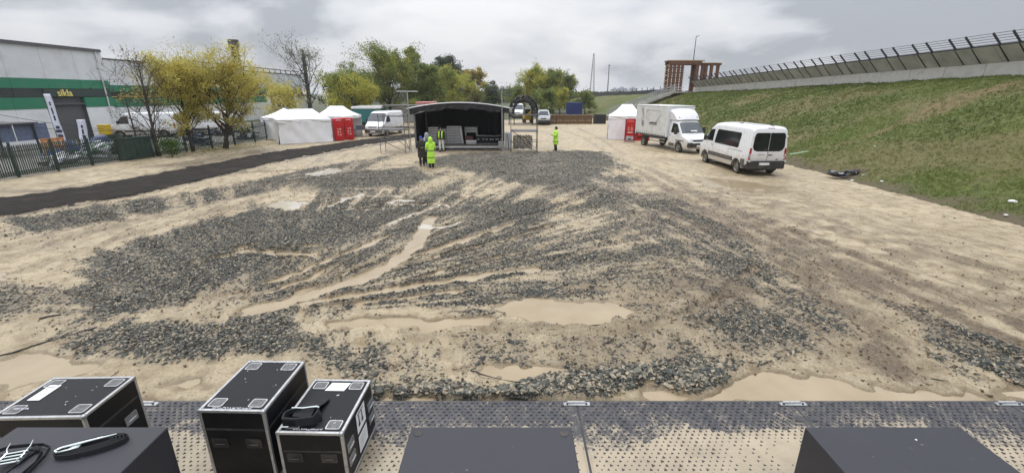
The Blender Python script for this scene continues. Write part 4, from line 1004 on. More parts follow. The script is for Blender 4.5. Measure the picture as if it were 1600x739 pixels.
# --- white passenger minibus seen from behind
tb = Body(zr=[(0, 2.42), (.12, 2.50), (.5, 2.53), (3.6, 2.53), (4.15, 2.46), (4.45, 2.26), (5.15, 1.50), (5.3, 1.36), (5.75, 1.18), (5.9, 1.02), (5.98, .86)],
          w=[(.2, .95), (.45, 1.0), (.75, 1.035), (1.05, 1.03), (1.4, 1.01), (1.75, .965), (2.1, .91), (2.35, .865), (2.6, .84)], taper=[(0, .975), (.25, 1), (4.6, 1), (5.2, .975), (5.7, .92), (5.98, .80)],
          zb=[(0, .42), (.5, .36), (5.4, .34), (5.98, .30)], rad=[(0, .22), (4.1, .24), (4.6, .2), (5.2, .16), (5.98, .12)])
ys_t = [0, .05, .12, .25, .5, .9, 1.3, 1.8, 2.4, 3.0, 3.6, 3.9, 4.15, 4.3, 4.45, 4.65, 4.85, 5.05, 5.15, 5.3, 5.45, 5.6, 5.75, 5.85, 5.92, 5.98]
def bus_extra():
    out = []
    yr = -.006
    def rear(poly, y, bulge=0): 
        mb = MB(); mb.prism([(x, y, z) for x, z in poly], (0, .02, 0)); return mb
    def rp(x0, x1, z0, z1, r, tap=0): return [(p * (1 - tap * (q - z0) / (z1 - z0)), q) for p, q in rrect((x0 + x1) / 2, (z0 + z1) / 2, x1 - x0, z1 - z0, r, 4)]
    for s, nm in ((-1, 'rear_window'), (1, 'rear_window')):
        P = [(-.80, 1.52), (-.72, 1.36), (-.56, 1.30), (-.012, 1.30), (-.012, 2.18), (-.66, 2.18), (-.74, 2.12), (-.77, 2.0)]
        out.append((nm, rear([(x * -s if s > 0 else x, z) for x, z in P], -.012), M_glass, {}))
        out.append(('window_surround', rear([(x * (-s if s > 0 else 1) * 1.03, 1.74 + (z - 1.74) * 1.05) for x, z in P], -.006), M_blackp, {}))
    for s in (-1, 1):
        out.append(('tail_lamp', MB().prism([(s * .975, -.02, .86), (s * .86, -.02, .86), (s * .86, -.02, 1.0), (s * .845, -.02, 1.42), (s * .87, -.02, 1.46), (s * .945, -.02, 1.42)], (0, .17, 0)), M_red, dict(bevel=.01)))
        out.append(('reversing_lamp', MB().box((s * .91, -.03, 1.09), (.075, .03, .14)), M_lamp, dict(bevel=.006)))
        out.append(('bumper_reflector', MB().box((s * .93, -.075, .80), (.1, .03, .09)), M_lamp, dict(bevel=.01)))
        mm = MB(); mm.box((s * 1.14, 4.72, 1.55), (.16, .10, .30)); mm.box((s * 1.03, 4.70, 1.42), (.16, .05, .05)); out.append(('wing_mirror', mm, M_blackp, dict(bevel=.025)))
        out.append(('door_handle', MB().box((s * 1.035, 3.95, 1.22), (.03, .16, .04)), M_blackp, dict(bevel=.008)))
        out.append(('headlamp', MB().prism([(s * .70, 5.60, 1.05), (s * .95, 5.40, 1.12), (s * .97, 5.38, .92), (s * .72, 5.68, .88)], (0, .14, 0)), M_lamp, dict(bevel=.01)))
    bm_ = MB(); bm_.loft([[Vector((x, y, z)) for x, y in ((-1.02, .45), (-1.0, .02), (-.9, -.09), (0, -.12), (.9, -.09), (1.0, .02), (1.02, .45), (.9, .45), (.85, .06), (0, .03), (-.85, .06), (-.9, .45))] for z in (.40, .48, .60, .78, .80)])
    out.append(('rear_bumper', bm_, M_blackp, dict(bevel=.012)))
    out.append(('number_plate', MB().box((-.16, -.125, .66), (.52, .012, .12)), M_plate, {}))
    out.append(('plate_recess', MB().box((-.16, -.118, .66), (.56, .012, .15)), M_greyp, {}))
    out.append(('tail_handle', MB().box((.13, -.025, 1.10), (.20, .03, .05)), M_blackp, dict(bevel=.008)))
    out.append(('emblem', MB().box((.52, -.012, .88), (.12, .012, .05)), M_dsteel, dict(bevel=.005)))
    out.append(('lettering', MB().box((-.34, -.010, 1.12), (.36, .008, .03)), M_alu, {}))
    out.append(('door_gap', MB().box((0, -.0045, 1.05), (.012, .012, .52)), M_blackp, {}))
    out.append(('brake_lamp', MB().box((0, .03, 2.43), (.34, .04, .03)), M_red, dict(bevel=.005)))
    for s in (-1, 1):
        out.append(('roof_cap', MB().box((s * .28, .45 if s > 0 else 2.4, 2.545), (.10, .26, .025)), M_blackp, dict(bevel=.006)))
        for zz_ in (.95, 2.02): out.append(('hinge', MB().box((s * .86, -.01, zz_), (.12, .04, .05)), pv_white, dict(bevel=.008)))
    out.append(('windscreen', screen(tb, 5.12, 4.36), M_glassb, dict(smooth_='all')))
    out.append(('front_bumper', MB().box((0, 5.86, .52), (1.7, .26, .34)), M_blackp, dict(bevel=.06)))
    return out
pv_white = M_white
bus = dict(body=tb, L=5.98, ys=ys_t, wy=(1.02, 4.77), wr=.36, sides=[
    ('side_window', rpoly(1.05, 3.72, 1.38, 2.10, .10, 0, -.07), M_glass, .007), ('window_surround', rpoly(1.02, 3.75, 1.35, 2.13, .11, 0, -.07), M_blackp, .004),
    ('cab_window', [(3.95, 1.42), (4.62, 1.42), (4.90, 1.52), (4.83, 1.62), (4.48, 2.05), (4.0, 2.10)], M_glass, .007),
    ('side_cladding', [(1.45, .60), (4.35, .60), (4.35, .83), (1.45, .83)], M_greyp, .008), ('side_cladding', [(.22, .50), (.60, .50), (.60, .86), (.22, .86)], M_greyp, .006),
    ('door_gap', [(3.80, .5), (3.812, .5), (3.812, 2.2), (3.80, 2.2)], M_blackp, .003), ('door_gap', [(1.95, .5), (1.96, .5), (1.96, 1.35), (1.95, 1.35)], M_blackp, .003), ('slide_rail', [(.55, 1.20), (1.95, 1.20), (1.95, 1.225), (.55, 1.225)], M_greyp, .004)], extra=bus_extra)
def place_v(o, rear_mid, heading):      # heading: unit vector the nose points to; origin of the body is the tail
    o.location = (rear_mid[0], rear_mid[1], .0); o.rotation_euler = (0, 0, math.atan2(-heading[0], heading[1])); return o
b1 = vehicle('minibus', 'white passenger minibus with dark windows, parked tail towards the camera below the grass bank', (0, 0, 0), 0, bus, 'minibus')
place_v(b1, (13.05, 22.75), (-.03, 1.0))

# --- white panel van facing the camera behind the left scaffold
def panel_extra(grille=True):
    def f():
        out = [('windscreen', screen(vb, 4.74, 4.06), M_glassb, dict(smooth_='all'))]
        for s in (-1, 1):
            mm = MB(); mm.box((s * 1.13, 4.4, 1.5), (.16, .10, .32)); mm.box((s * 1.02, 4.38, 1.36), (.16, .05, .05)); out.append(('wing_mirror', mm, M_blackp, dict(bevel=.025)))
            out.append(('headlamp', MB().prism([(s * .55, 5.36, 1.0), (s * .88, 5.16, 1.08), (s * .90, 5.16, .84), (s * .60, 5.42, .82)], (0, .14, 0)), M_lamp, dict(bevel=.01)))
            out.append(('tail_lamp', MB().box((s * .95, 0.02, 1.15), (.1, .1, .5)), M_red, dict(bevel=.01)))
        out.append(('grille', MB().box((0, 5.53, .93), (.9, .06, .14)), M_alu, dict(bevel=.02)))
        out.append(('grille_slot', MB().box((0, 5.565, .93), (.78, .02, .05)), M_blackp, {}))
        out.append(('front_bumper', MB().box((0, 5.46, .55), (1.75, .3, .36)), M_greyp, dict(bevel=.06)))
        out.append(('number_plate', MB().box((0, 5.62, .52), (.52, .012, .12)), M_plate, {}))
        out.append(('wiper', MB().bar((-.5, 4.83, 1.44), (.1, 4.73, 1.55), .02, .02), M_blackp, {}))
        
        return out
    return f
vb = Body(zr=[(0, 2.28), (.12, 2.36), (3.4, 2.40), (3.85, 2.34), (4.1, 2.17), (4.75, 1.43), (4.95, 1.28), (5.35, 1.12), (5.5, .98), (5.58, .8)],
          w=[(.2, .93), (.5, 1.0), (.8, 1.02), (1.1, 1.01), (1.4, .985), (1.8, .94), (2.2, .87), (2.5, .83)], taper=[(0, .98), (.2, 1), (4.2, 1), (4.8, .97), (5.3, .91), (5.58, .82)],
          zb=[(0, .42), (.5, .34), (5.0, .32), (5.58, .30)], rad=[(0, .2), (3.8, .22), (4.3, .18), (4.9, .14), (5.58, .12)])
ys_v = [0, .05, .12, .3, .8, 1.4, 2.0, 2.6, 3.2, 3.6, 3.85, 4.0, 4.1, 4.3, 4.5, 4.65, 4.75, 4.95, 5.1, 5.25, 5.35, 5.45, 5.52, 5.58]
def van_cfg(): return dict(body=vb, L=5.58, ys=ys_v, wy=(1.0, 4.45), wr=.345, sides=[('cab_window', [(3.55, 1.36), (4.28, 1.36), (4.52, 1.45), (4.12, 1.98), (3.6, 2.02)], M_glass, .007),
    ('side_cladding', [(1.4, .58), (4.05, .58), (4.05, .74), (1.4, .74)], M_greyp, .008), ('door_gap', [(3.42, .45), (3.432, .45), (3.432, 2.15), (3.42, 2.15)], M_blackp, .003), ('door_gap', [(2.2, .45), (2.212, .45), (2.212, 2.1), (2.2, 2.1)], M_blackp, .003)], extra=panel_extra())
v1 = vehicle('panel_van', 'white panel van facing us behind the left scaffold, beside the red fridges', (0, 0, 0), 0, van_cfg(), 'van')
place_v(v1, (-12.75, 50.0), (-.17, -1.0))
v2 = vehicle('panel_van', 'white panel van parked behind the fence and the bare tree', (0, 0, 0), 0, van_cfg(), 'van'); place_v(v2, (-33.0, 44.9), (-.94, -.34))
v3 = vehicle('panel_van', 'white van half hidden behind the yellow trees and fence', (0, 0, 0), 0, van_cfg(), 'van'); place_v(v3, (-28.6, 46.0), (-.97, .2))
v4 = vehicle('panel_van', 'small far white van seen through the black arch', (0, 0, 0), 0, van_cfg(), 'van'); place_v(v4, (1.2, 84.0), (-.05, -1.0))

# --- silver pickup / SUV far behind, right of the arch
M_silver = mat('silver_paint', (.42, .43, .44), .3, .5, var=.05, dirt=MUD, dirt_amt=.4, dirt_scale=2)
sbod = Body(zr=[(0, 1.02), (.1, 1.12), (.25, 1.45), (.6, 1.86), (1.2, 1.93), (2.3, 1.90), (2.8, 1.74), (3.3, 1.22), (3.5, 1.12), (4.2, 1.02), (4.45, .8)],
            w=[(.2, .84), (.5, .93), (.9, .95), (1.15, .92), (1.5, .82), (1.95, .68)], taper=[(0, .95), (.3, 1), (3.4, 1), (4.0, .96), (4.45, .85)], zb=[(0, .45), (4.45, .4)], rad=[(0, .12), (1.0, .16), (4.45, .12)])
def suv_extra():
    out = []
    out.append(('rear_window', MB().prism([(-.62, -.02, 1.28), (.62, -.02, 1.28), (.55, -.02, 1.72), (-.55, -.02, 1.72)], (0, .5, 0)), M_glassb, {}))
    out.append(('windscreen', MB().add_ret([(-.72, 3.28, 1.26), (.72, 3.28, 1.26), (.56, 2.78, 1.76), (-.56, 2.78, 1.76)]), M_glassb, {}))
    for s in (-1, 1):
        out.append(('headlamp', MB().box((s * .68, 4.36, .88), (.34, .12, .15)), M_lamp, dict(bevel=.02)))
        out.append(('wing_mirror', MB().box((s * 1.02, 3.0, 1.25), (.18, .1, .14)), M_silver, dict(bevel=.02)))
        out.append(('tail_lamp', MB().box((s * .80, 0.0, 1.0), (.14, .1, .3)), M_red, dict(bevel=.02)))
    out.append(('grille', MB().box((0, 4.40, .86), (.8, .08, .2)), M_blackp, dict(bevel=.02)))
    out.append(('front_bumper', MB().box((0, 4.34, .52), (1.7, .3, .28)), M_blackp, dict(bevel=.05)))
    out.append(('rear_bumper', MB().box((0, .02, .58), (1.7, .25, .26)), M_white, dict(bevel=.05)))
    out += [('roof_rail', MB().bar((q, .7, 1.94), (q, 2.3, 1.94), .03, .04), M_dsteel, {}) for q in (-.58, .58)]
    return out
def _addret(s, vs): s.add(vs, [tuple(range(len(vs)))]); return s
MB.add_ret = _addret
suv = dict(body=sbod, L=4.45, ys=[0, .05, .1, .25, .45, .6, .9, 1.2, 1.8, 2.3, 2.6, 2.8, 3.0, 3.15, 3.3, 3.5, 3.8, 4.1, 4.2, 4.35, 4.45], wy=(.85, 3.5), wr=.36, paint=M_silver,
           sides=[('side_window', [(.75, 1.24), (2.95, 1.24), (2.6, 1.68), (2.2, 1.76), (.95, 1.76)], M_glass, .007)], extra=suv_extra)
s1 = vehicle('off_road_car', 'silver off road car far back, right of the black arch', (0, 0, 0), 0, suv, 'car'); place_v(s1, (4.45, 65.5), (-.05, -1.0))

# --- white box truck
M_tarp = mat('white_truck_curtain', (.60, .60, .585), .5, var=.06, vscale=1.2, bump=.35, bscale=5, dirt=(.30, .27, .22), dirt_amt=.5, dirt_scale=1.3)
M_greymark = mat('faded_grey_print', (.22, .23, .24), .6, var=.4, vscale=5)
cb = Body(zr=[(0, 2.30), (.5, 2.30), (.85, 2.22), (1.05, 2.05), (1.6, 1.36), (1.75, 1.24), (2.15, 1.10), (2.32, .95), (2.40, .78)], w=[(.2, .93), (.5, .99), (.8, 1.0), (1.1, .99), (1.4, .96), (1.8, .90), (2.4, .82)],
          taper=[(0, 1), (1.1, 1), (1.65, .97), (2.15, .92), (2.40, .84)], zb=[(0, .36), (1.8, .36), (2.4, .34)], rad=[(0, .2), (1.0, .18), (1.6, .13), (2.4, .12)])
def truck():
    root = empty('box_truck', (0, 0, 0), 0, 'white box truck with curtain sides, parked between the small tent and the minibus', 'truck')
    F = 4.55                                # the cab starts here (y), tail at 0
    def sh(mb, dy): mb.v = [(x, y + dy, z) for x, y, z in mb.v]; return mb
    def put(mb, nm, mt, par=root, **k): return mb.build(nm, mt, par, **k)
    c = put(sh(cb.mesh([0, .05, .2, .5, .7, .85, .95, 1.05, 1.2, 1.4, 1.55, 1.6, 1.75, 1.9, 2.05, 2.15, 2.25, 2.32, 2.40]), F), 'cab', M_vpaint, smooth_=True)
    cut_wheels(c, [(F + 1.35, .37, .45)])
    for p in c.data.polygons: p.use_smooth = True
    try: c.data.set_sharp_from_angle(angle=math.radians(35))
    except Exception: pass
    for s in (-1, 1):
        put(sh(cb.patch([(.30, 1.36), (1.05, 1.36), (1.30, 1.46), (.92, 1.98), (.36, 2.02)], s, .007), F), 'cab_window', M_glass, smooth_='all')
        put(sh(cb.patch([(.14, .5), (.152, .5), (.152, 2.1), (.14, 2.1)], s, .003), F), 'door_gap', M_blackp)
        put(sh(cb.patch([(.2, .40), (.85, .40), (.85, .62), (.2, .62)], s, .008), F), 'side_cladding', M_greyp)
        put(sh(cb.patch([(1.0, .83), (1.9, .83), (1.9, .90), (1.0, .90)], s, .010), F), 'wheel_arch_trim', M_blackp)
        put(MB().box((s * .985, F + .28, 1.20), (.04, .15, .04)), 'door_handle', M_blackp, bevel=.008)
        m_ = MB(); m_.box((s * 1.16, F + 1.18, 1.52), (.20, .14, .46)); m_.box((s * 1.03, F + 1.15, 1.40), (.18, .05, .05)); m_.box((s * 1.03, F + 1.15, 1.64), (.18, .05, .05)); put(m_, 'wing_mirror', M_blackp, bevel=.03)
        put(MB().prism([(s * .52, F + 2.24, 1.0), (s * .86, F + 1.98, 1.10), (s * .90, F + 1.96, .90), (s * .56, F + 2.30, .86)], (0, .12, 0)), 'headlamp', M_lamp, bevel=.012)
        put(MB().rod((s * .72, F + .80, 2.26), (s * .72, F + .80, 2.40), .025).ball((s * .72, F + .80, 2.42), .06), 'marker_lamp', M_blackp)
    put(sh(screen(cb, 1.58, 1.0), F), 'windscreen', M_glassb, smooth_='all')
    put(MB().box((0, F + 2.36, .62), (1.78, .26, .34)), 'front_bumper', M_blackp, bevel=.06)
    put(MB().prism([(-.52, F + 2.26, .98), (.52, F + 2.26, .98), (.40, F + 2.30, .84), (-.40, F + 2.30, .84)], (0, .12, 0)), 'grille', M_blackp, bevel=.02)
    put(MB().prism([(-.75, F + 2.40, .84), (.75, F + 2.40, .84), (.55, F + 2.44, .76), (-.55, F + 2.44, .76)], (0, .06, 0)), 'bumper_trim', M_white, bevel=.02)
    put(MB().box((0, F + 2.50, .56), (.52, .012, .12)), 'number_plate', M_plate)
    put(MB().bar((-.5, F + 1.68, 1.40), (.1, F + 1.60, 1.52), .02, .02), 'wiper', M_blackp); put(MB().bar((.1, F + 1.68, 1.40), (.6, F + 1.58, 1.5), .02, .02), 'wiper', M_blackp)
    put(MB().box((-.1, F + 1.52, 1.52), (.5, .02, .12), rx=.9), 'dashboard_paper', M_paper)
    # wind deflector over the cab
    rg = []
    for y, z, w in ((F + .05, 3.02, 1.0), (F + .30, 2.98, .99), (F + .62, 2.78, .97), (F + .90, 2.46, .93), (F + 1.0, 2.30, .90)):
        rg.append([Vector((w * a, y - .10 * abs(a) ** 3, max(z - .14 * abs(a) ** 4, 2.27))) for a in np.linspace(-1, 1, 13)] + [Vector((.9 * a, y - .12, 2.24)) for a in np.linspace(1, -1, 13)])
    put(MB().loft(rg), 'wind_deflector', M_white, smooth_=True)
    # load box
    hw, z0, z1, y0, y1 = 1.10, .98, 3.22, 0.0, F - .08
    cur = MB(); ny, nz = 46, 14
    for s in (-1, 1):
        vs = []
        for i in range(ny + 1):
            for j in range(nz + 1):
                y = y0 + .06 + (y1 - y0 - .12) * i / ny; z = z0 + .05 + (z1 - z0 - .15) * j / nz
                x = hw - .012 + .010 * math.sin(y * 9 + .6 * math.sin(z * 3)) * (.3 + .7 * (1 - j / nz)) + .012 * mnoise.noise((y * 1.4, z * 1.4, s * 5))
                vs.append((s * x, y, z))
        m = nz + 1; co = MB(); co.add(vs, [(i * m + j, i * m + j + 1, (i + 1) * m + j + 1, (i + 1) * m + j) for i in range(ny) for j in range(nz)]); cu = put(co, 'side_curtain', M_tarp, smooth_='all')
        for k in range(14):
            yb = y0 + .2 + k * (y1 - y0 - .4) / 13; MB().box((s * (hw + .014), yb, z0 + .13), (.006, .03, .22)).build('tie_strap', M_greymark, cu)
        prints = [((.95, 3.0), (1.15, 2.2), .05), ((.72, 3.05), (1.12, 2.2), .05), ((.9, 2.2), (.95, 1.5), .06), ((1.0, 2.0), (1.1, 1.6), .25), ((1.5, 2.65), (1.8, 2.85), .05), ((1.55, 2.2), (1.62, 2.5), .05), ((2.9, 1.95), (3.6, 2.55), .05), ((1.5, 2.85), (3.6, 2.80), .03)]
        if s == 1: prints = [((F - .1 - a[0] if False else a[0], a[1]), b, w) for a, b, w in prints]
        for (ya, za), (yb, zb_), w in prints:
            d = Vector((0, yb - ya, zb_ - za)).normalized(); nn = Vector((0, -d.z, d.y)) * w / 2; a = Vector((s * (hw + .016), ya, za)); b = Vector((s * (hw + .016), yb, zb_))
            MB().prism([a - nn, b - nn * .6, b + nn * .6, a + nn], (s * .002, 0, 0)).build('faded_print', M_greymark, cu)
        rr_ = random.Random(9)
        MB().box((s * (hw + .018), 2.55, 1.78), (.003, 1.15, .035)).build('print_rule', M_ink, cu)
        lt = MB(); yy = 2.05
        while yy < 3.1:
            q = .06 + rr_.random() * .06; lt.box((s * (hw + .018), yy + q / 2, 1.90), (.003, q * .8, .10 + .03 * rr_.random())); yy += q + .02
        o = lt.build('print_letters', M_ink, cu); o['kind'] = 'stuff'
    put(MB().b2((-hw + .02, y0, z1 - .10), (hw - .02, y1, z1)), 'roof', M_tarp, bevel=.03)
    put(MB().b2((-hw + .03, y1 - .05, z0), (hw - .03, y1, z1 - .11)), 'front_wall', M_white)
    put(MB().b2((-hw + .03, y0 + .0, z0), (hw - .03, y0 + .05, z1 - .11)), 'rear_doors', M_tarp)
    put(MB().b2((-hw + .02, y0 + .06, z0 - .08), (hw - .02, y1 - .06, z0 + .03)), 'load_floor', M_greyp)
    for s in (-1, 1):
        for y in (y0 + .03, y1 - .03): put(MB().b2((s * hw - .03, y - .035, z0), (s * hw + .03, y + .035, z1 - .02)), 'corner_post', M_white)
        put(MB().b2((s * .86 - .02, 1.9, .50), (s * .86 + .02, 4.0, .58)), 'side_guard', M_alu); put(MB().b2((s * .86 - .02, 1.9, .70), (s * .86 + .02, 4.0, .78)), 'side_guard', M_alu)
        put(MB().b2((s * .40 - .05, .1, .62), (s * .40 + .05, F + .3, .88)), 'chassis_rail', M_blackp)
        wheel(root, s * .86, 1.15, .37, .3, s); wheel(root, s * .86, F + 1.35, .37, .22, s)
        put(MB().b2((s * .86 - .16, .65, .84), (s * .86 + .16, 1.68, .88)), 'mudguard', M_blackp)
        put(MB().box((s * .95, -.02, .80), (.24, .05, .14)), 'tail_lamp', M_red, bevel=.01)
    put(MB().b2((-.95, -.03, .5), (.95, .03, .62)), 'rear_bar', M_blackp)
    return root
t1 = truck(); place_v(t1, (11.45, 38.35), (.26, -1.0))

# ------------------------------------------------------------------ mobile stage
M_deckside = mat('stage_steel', (.17, .17, .175), .5, .5, var=.25, dirt=MUD, dirt_amt=.4)
M_deck = mat('stage_plywood', (.06, .055, .05), .7, var=.3, dirt=MUD, dirt_amt=.4)
M_roofw = mat('white_roof_skin', (.74, .75, .77), .5, var=.04)
def stage():
    X0, X1, Y0, Y1 = -7.2, -.65, 33.3, 38.2
    root = empty('mobile_stage', ((X0 + X1) / 2, (Y0 + Y1) / 2, 0), 0, 'small black draped mobile stage with arched white roof edge', 'stage')
    cx, cy = root.location.x, root.location.y
    sh = lambda mb: (setattr(mb, 'v', [(x - cx, y - cy, z) for x, y, z in mb.v]), mb)[1]
    put = lambda mb, nm, mt, par=root, **k: sh(mb).build(nm, mt, par, **k)
    put(MB().b2((X0 + .1, Y0, .26), (X1 - .1, Y1, .36)), 'deck', M_deck, bevel=.01)
    put(MB().b2((X0 + .1, Y0 - .03, .22), (X1 - .1, Y0 - .002, .37)), 'deck_edge', M_galv, bevel=.01)
    put(MB().b2((X0 + .1, Y0 + .05, .06), (X1 - .1, Y0 + .15, .12)), 'base_rail', M_deckside)
    for k in range(6):
        x = X0 + .3 + k * (X1 - X0 - .6) / 5
        for y in (Y0 + .12, Y1 - .3): put(MB().b2((x - .05, y - .05, 0.01), (x + .05, y + .05, .26)), 'deck_leg', M_deckside)
    # arched roof shell
    xs = np.linspace(-7.62, .02, 41); mid = -3.8
    zt = lambda x: 3.47 - .42 * ((x - mid) / 3.8) ** 2
    ya, yb = Y0 - .05, Y1 + .1
    prof = [(x, zt(x)) for x in xs]
    for nm, mt, y0, y1, dz0, dz1 in (('roof_skin', M_roofw, ya, yb, 0.0, -.03),):
        mb = MB(); v = []
        for x, z in prof: v += [(x, y0, z + dz0), (x, y1, z + dz0 - .42), (x, y0, z + dz1), (x, y1, z + dz1 - .42)]
        f = []
        for i in range(len(prof) - 1):
            a, b = i * 4, i * 4 + 4; f += [(a, a + 1, b + 1, b), (a + 2, b + 2, b + 3, a + 3), (a, b, b + 2, a + 2), (a + 1, a + 3, b + 3, b + 1)]
        mb.add(v, f); put(mb, nm, mt, smooth_=True)
    put(MB().tube([(x, ya - .02, zt(x) - .01) for x in xs], .035, 6), 'roof_edge', M_roofw, smooth_='all')
    mb = MB(); v = []; nz = 6
    for i, x in enumerate(np.linspace(-7.45, -.2, 90)):
        for j in range(nz):
            z = zt(x) - .06 - (.40 + .05 * math.sin(x * 3.1) + .03 * math.sin(x * 7)) * j / (nz - 1)
            v.append((x, ya + .04 + .035 * math.sin(x * 11 + j * .6) * j / nz + .03 * mnoise.noise((x * 2, j * .5, 0)), z))
    mb.add(v, [(i * nz + j, i * nz + j + 1, (i + 1) * nz + j + 1, (i + 1) * nz + j) for i in range(89) for j in range(nz - 1)]); put(mb, 'front_valance', M_blackcloth2, smooth_='all')
    def drape(p0, p1, z0, zf, nm, amp=.05, fr=8):
        mb = MB(); v = []; n = 80; nz = 6; p0 = Vector(p0); p1 = Vector(p1); d = (p1 - p0); nn = Vector((-d.y, d.x)).normalized()
        for i in range(n + 1):
            t = i / n; q = p0 + d * t
            for j in range(nz):
                o = nn * amp * math.sin(t * d.length * fr) * (1 - .5 * j / nz); v.append((q.x + o.x, q.y + o.y, z0 + (zf(q.x) - z0) * j / (nz - 1)))
        mb.add(v, [(i * nz + j, i * nz + j + 1, (i + 1) * nz + j + 1, (i + 1) * nz + j) for i in range(n) for j in range(nz - 1)]); put(mb, nm, M_blackcloth, smooth_='all')
    drape((X0, Y1 - .1), (X1, Y1 - .1), .36, lambda x: zt(x) - .48, 'back_drape')
    drape((X0 + .02, Y0 + .4), (X0 + .02, Y1 - .1), .36, lambda x: zt(x) - .5, 'side_drape'); drape((X1 - .02, Y0 + .4), (X1 - .02, Y1 - .1), .36, lambda x: zt(x) - .5, 'side_drape')
    for x in (X0 + .06, X1 - .06):
        for y in (Y0 + .12, Y1 - .3): put(MB().b2((x - .06, y - .06, .36), (x + .06, y + .06, zt(x) - (.06 if y < Y0 + 1 else .46))), 'corner_column', M_deckside, bevel=.01)
    for k in range(5):
        y = Y0 + .3 + k * 1.1; mb = MB(); mb.tube([(x, y, zt(x) - .1 - .42 * (y - ya) / (yb - ya)) for x in xs[2:-2:3]], .03, 6); put(mb, 'roof_rib', M_dsteel)
    put(MB().tube([(-7.45, Y0 + .3, 3.0), (-8.1, Y0 - .2, 2.55), (-8.15, Y0 - .25, 2.45)], .02, 6), 'roof_stay', M_dsteel)
M_blackcloth2 = mat('black_valance_vinyl', (.012, .0125, .015), .5, bump=.5, bscale=5)
stage()
def deck_stack(x0, x1, y0, y1, z0, n, dz, label, lean=0):
    root = empty('stage_deck_stack', ((x0 + x1) / 2, (y0 + y1) / 2, z0), 0, label, 'deck panels', 'silver panels stacked on the stage')
    w, d = x1 - x0, y1 - y0
    for k in range(n):
        o = MB(); o.b2((-w / 2, -d / 2, k * dz + .006), (w / 2, d / 2, k * dz + dz - .032)); o.build('deck_panel', M_alu, root, bevel=.008)
        for s in (-.4, .0, .4): MB().box((s * w, -d / 2 + .03, k * dz + dz - .016), (.06, .06, .032)).build('spacer', M_dsteel, root)
for args in ((-6.52, -5.72, 35.2, 36.4, .36, 10, .125, 'left stack of silver decks on the stage, behind the grey hooded person'), (-5.05, -3.92, 35.0, 36.2, .36, 11, .122, 'tall middle stack of silver decks right of the vest wearer'),
             (-5.64, -5.1, 35.1, 36.3, .36, 9, .125, 'narrow stack of silver decks behind the person in a yellow vest'), (-3.75, -2.75, 35.8, 36.8, 1.18, 4, .1, 'short raised stack of silver decks right of the middle stack')):
    deck_stack(*args)
sup = empty('deck_support_frame', (-3.25, 36.3, .36), 0, 'open silver support frame under the raised short deck stack', 'frame')
for a, b in ((-.45, -.4), (.45, -.4), (-.45, .4), (.45, .4)): MB().b2((a - .03, b - .03, 0), (a + .03, b + .03, .80)).build('leg', M_alu, sup)
MB().b2((-.5, -.45, .79), (.5, .45, .815)).build('top', M_alu, sup)
lp = MB(); lp.box((-3.88, 34.85, .98), (.14, .08, 1.2), ry=-.12); tag(lp.build('leaning_panel', M_alu, bevel=.01), 'narrow silver panel leaning against the tall deck stack on stage', 'panel')
def small_case(x, y, z, w, d, h, label, mt=M_lam):
    r = empty('road_case', (x, y, z), 0, label, 'flight case', 'black cases on the stage')
    MB().b2((-w / 2, -d / 2, 0), (w / 2, d / 2, h)).build('body', mt, r, bevel=.01)
    for sx in (-1, 1):
        for zz_ in (.012, h - .012): MB().box((0, sx * (d / 2 - .008), zz_), (w + .004, .028, .028)).build('edge_profile', M_galv, r)
        MB().box((sx * w * .28, -d / 2 - .004, h * .55), (.12, .012, .07)).build('latch', M_alu, r)
for k, (x, w, h, t) in enumerate(((-2.42, .7, .62, 'leftmost of the row of black cases on the stage'), (-1.82, .55, .60, 'second of the black cases from the left on stage'), (-1.36, .5, .58, 'third black case from the left on the stage'), (-.98, .44, .62, 'rightmost small black case on the stage'))):
    small_case(x, 35.3, .36, w, .6, h, t)
wb = empty('white_crate', (-3.15, 34.9, .36), 0, 'pale low crate on the stage below the raised decks', 'crate'); MB().b2((-.4, -.25, 0), (.4, .25, .22)).build('body', M_alu, wb, bevel=.02); MB().b2((-.41, -.26, .22), (.41, .26, .26)).build('lid', M_white, wb, bevel=.01)
rc = empty('red_crate', (-3.35, 35.5, .36), 0, 'dull red crate under the raised decks on stage', 'crate'); MB().b2((-.3, -.2, 0), (.3, .2, .5)).build('body', mat('dull_red', (.13, .03, .03), .6), rc, bevel=.02); MB().b2((-.31, -.21, .5), (.31, .21, .54)).build('lid', M_dsteel, rc, bevel=.01)

# ------------------------------------------------------------------ scaffolds and T posts
def scaffold(x0, x1, y0, y1, h, label, levels):
    root = empty('scaffold_tower', ((x0 + x1) / 2, (y0 + y1) / 2, 0), 0, label, 'scaffold', 'tube scaffolds beside the stage'); w, d = x1 - x0, y1 - y0
    P = [(-w / 2, -d / 2), (w / 2, -d / 2), (w / 2, d / 2), (-w / 2, d / 2)]; r = .024
    for a, b in P:
        MB().rod((a, b, .02), (a, b, h), r).build('standard', M_scaf, root, smooth_=True); MB().box((a, b, .012), (.16, .16, .02)).build('base_plate', M_scaf, root)
    for z in levels:
        for i in range(4): MB().rod(P[i] + (z,), P[(i + 1) % 4] + (z,), r * .9).build('ledger', M_scaf, root, smooth_=True)
        for a, b in P: MB().box((a, b, z), (.07, .07, .09)).build('coupler', M_dsteel, root, bevel=.01)
    MB().rod(P[0] + (levels[0],), P[1] + (.12,), r * .9).build('brace', M_scaf, root, smooth_=True); MB().rod(P[3] + (levels[1],), P[2] + (.15,), r * .9).build('brace', M_scaf, root, smooth_=True)
    MB().rod(P[1] + (levels[0],), P[2] + (.12,), r * .9).build('brace', M_scaf, root, smooth_=True)
    return root
sc1 = scaffold(-9.4, -7.62, 32.0, 33.3, 2.72, 'galvanised scaffold tower left of the stage', (.95, 1.55, 1.78, 2.55))
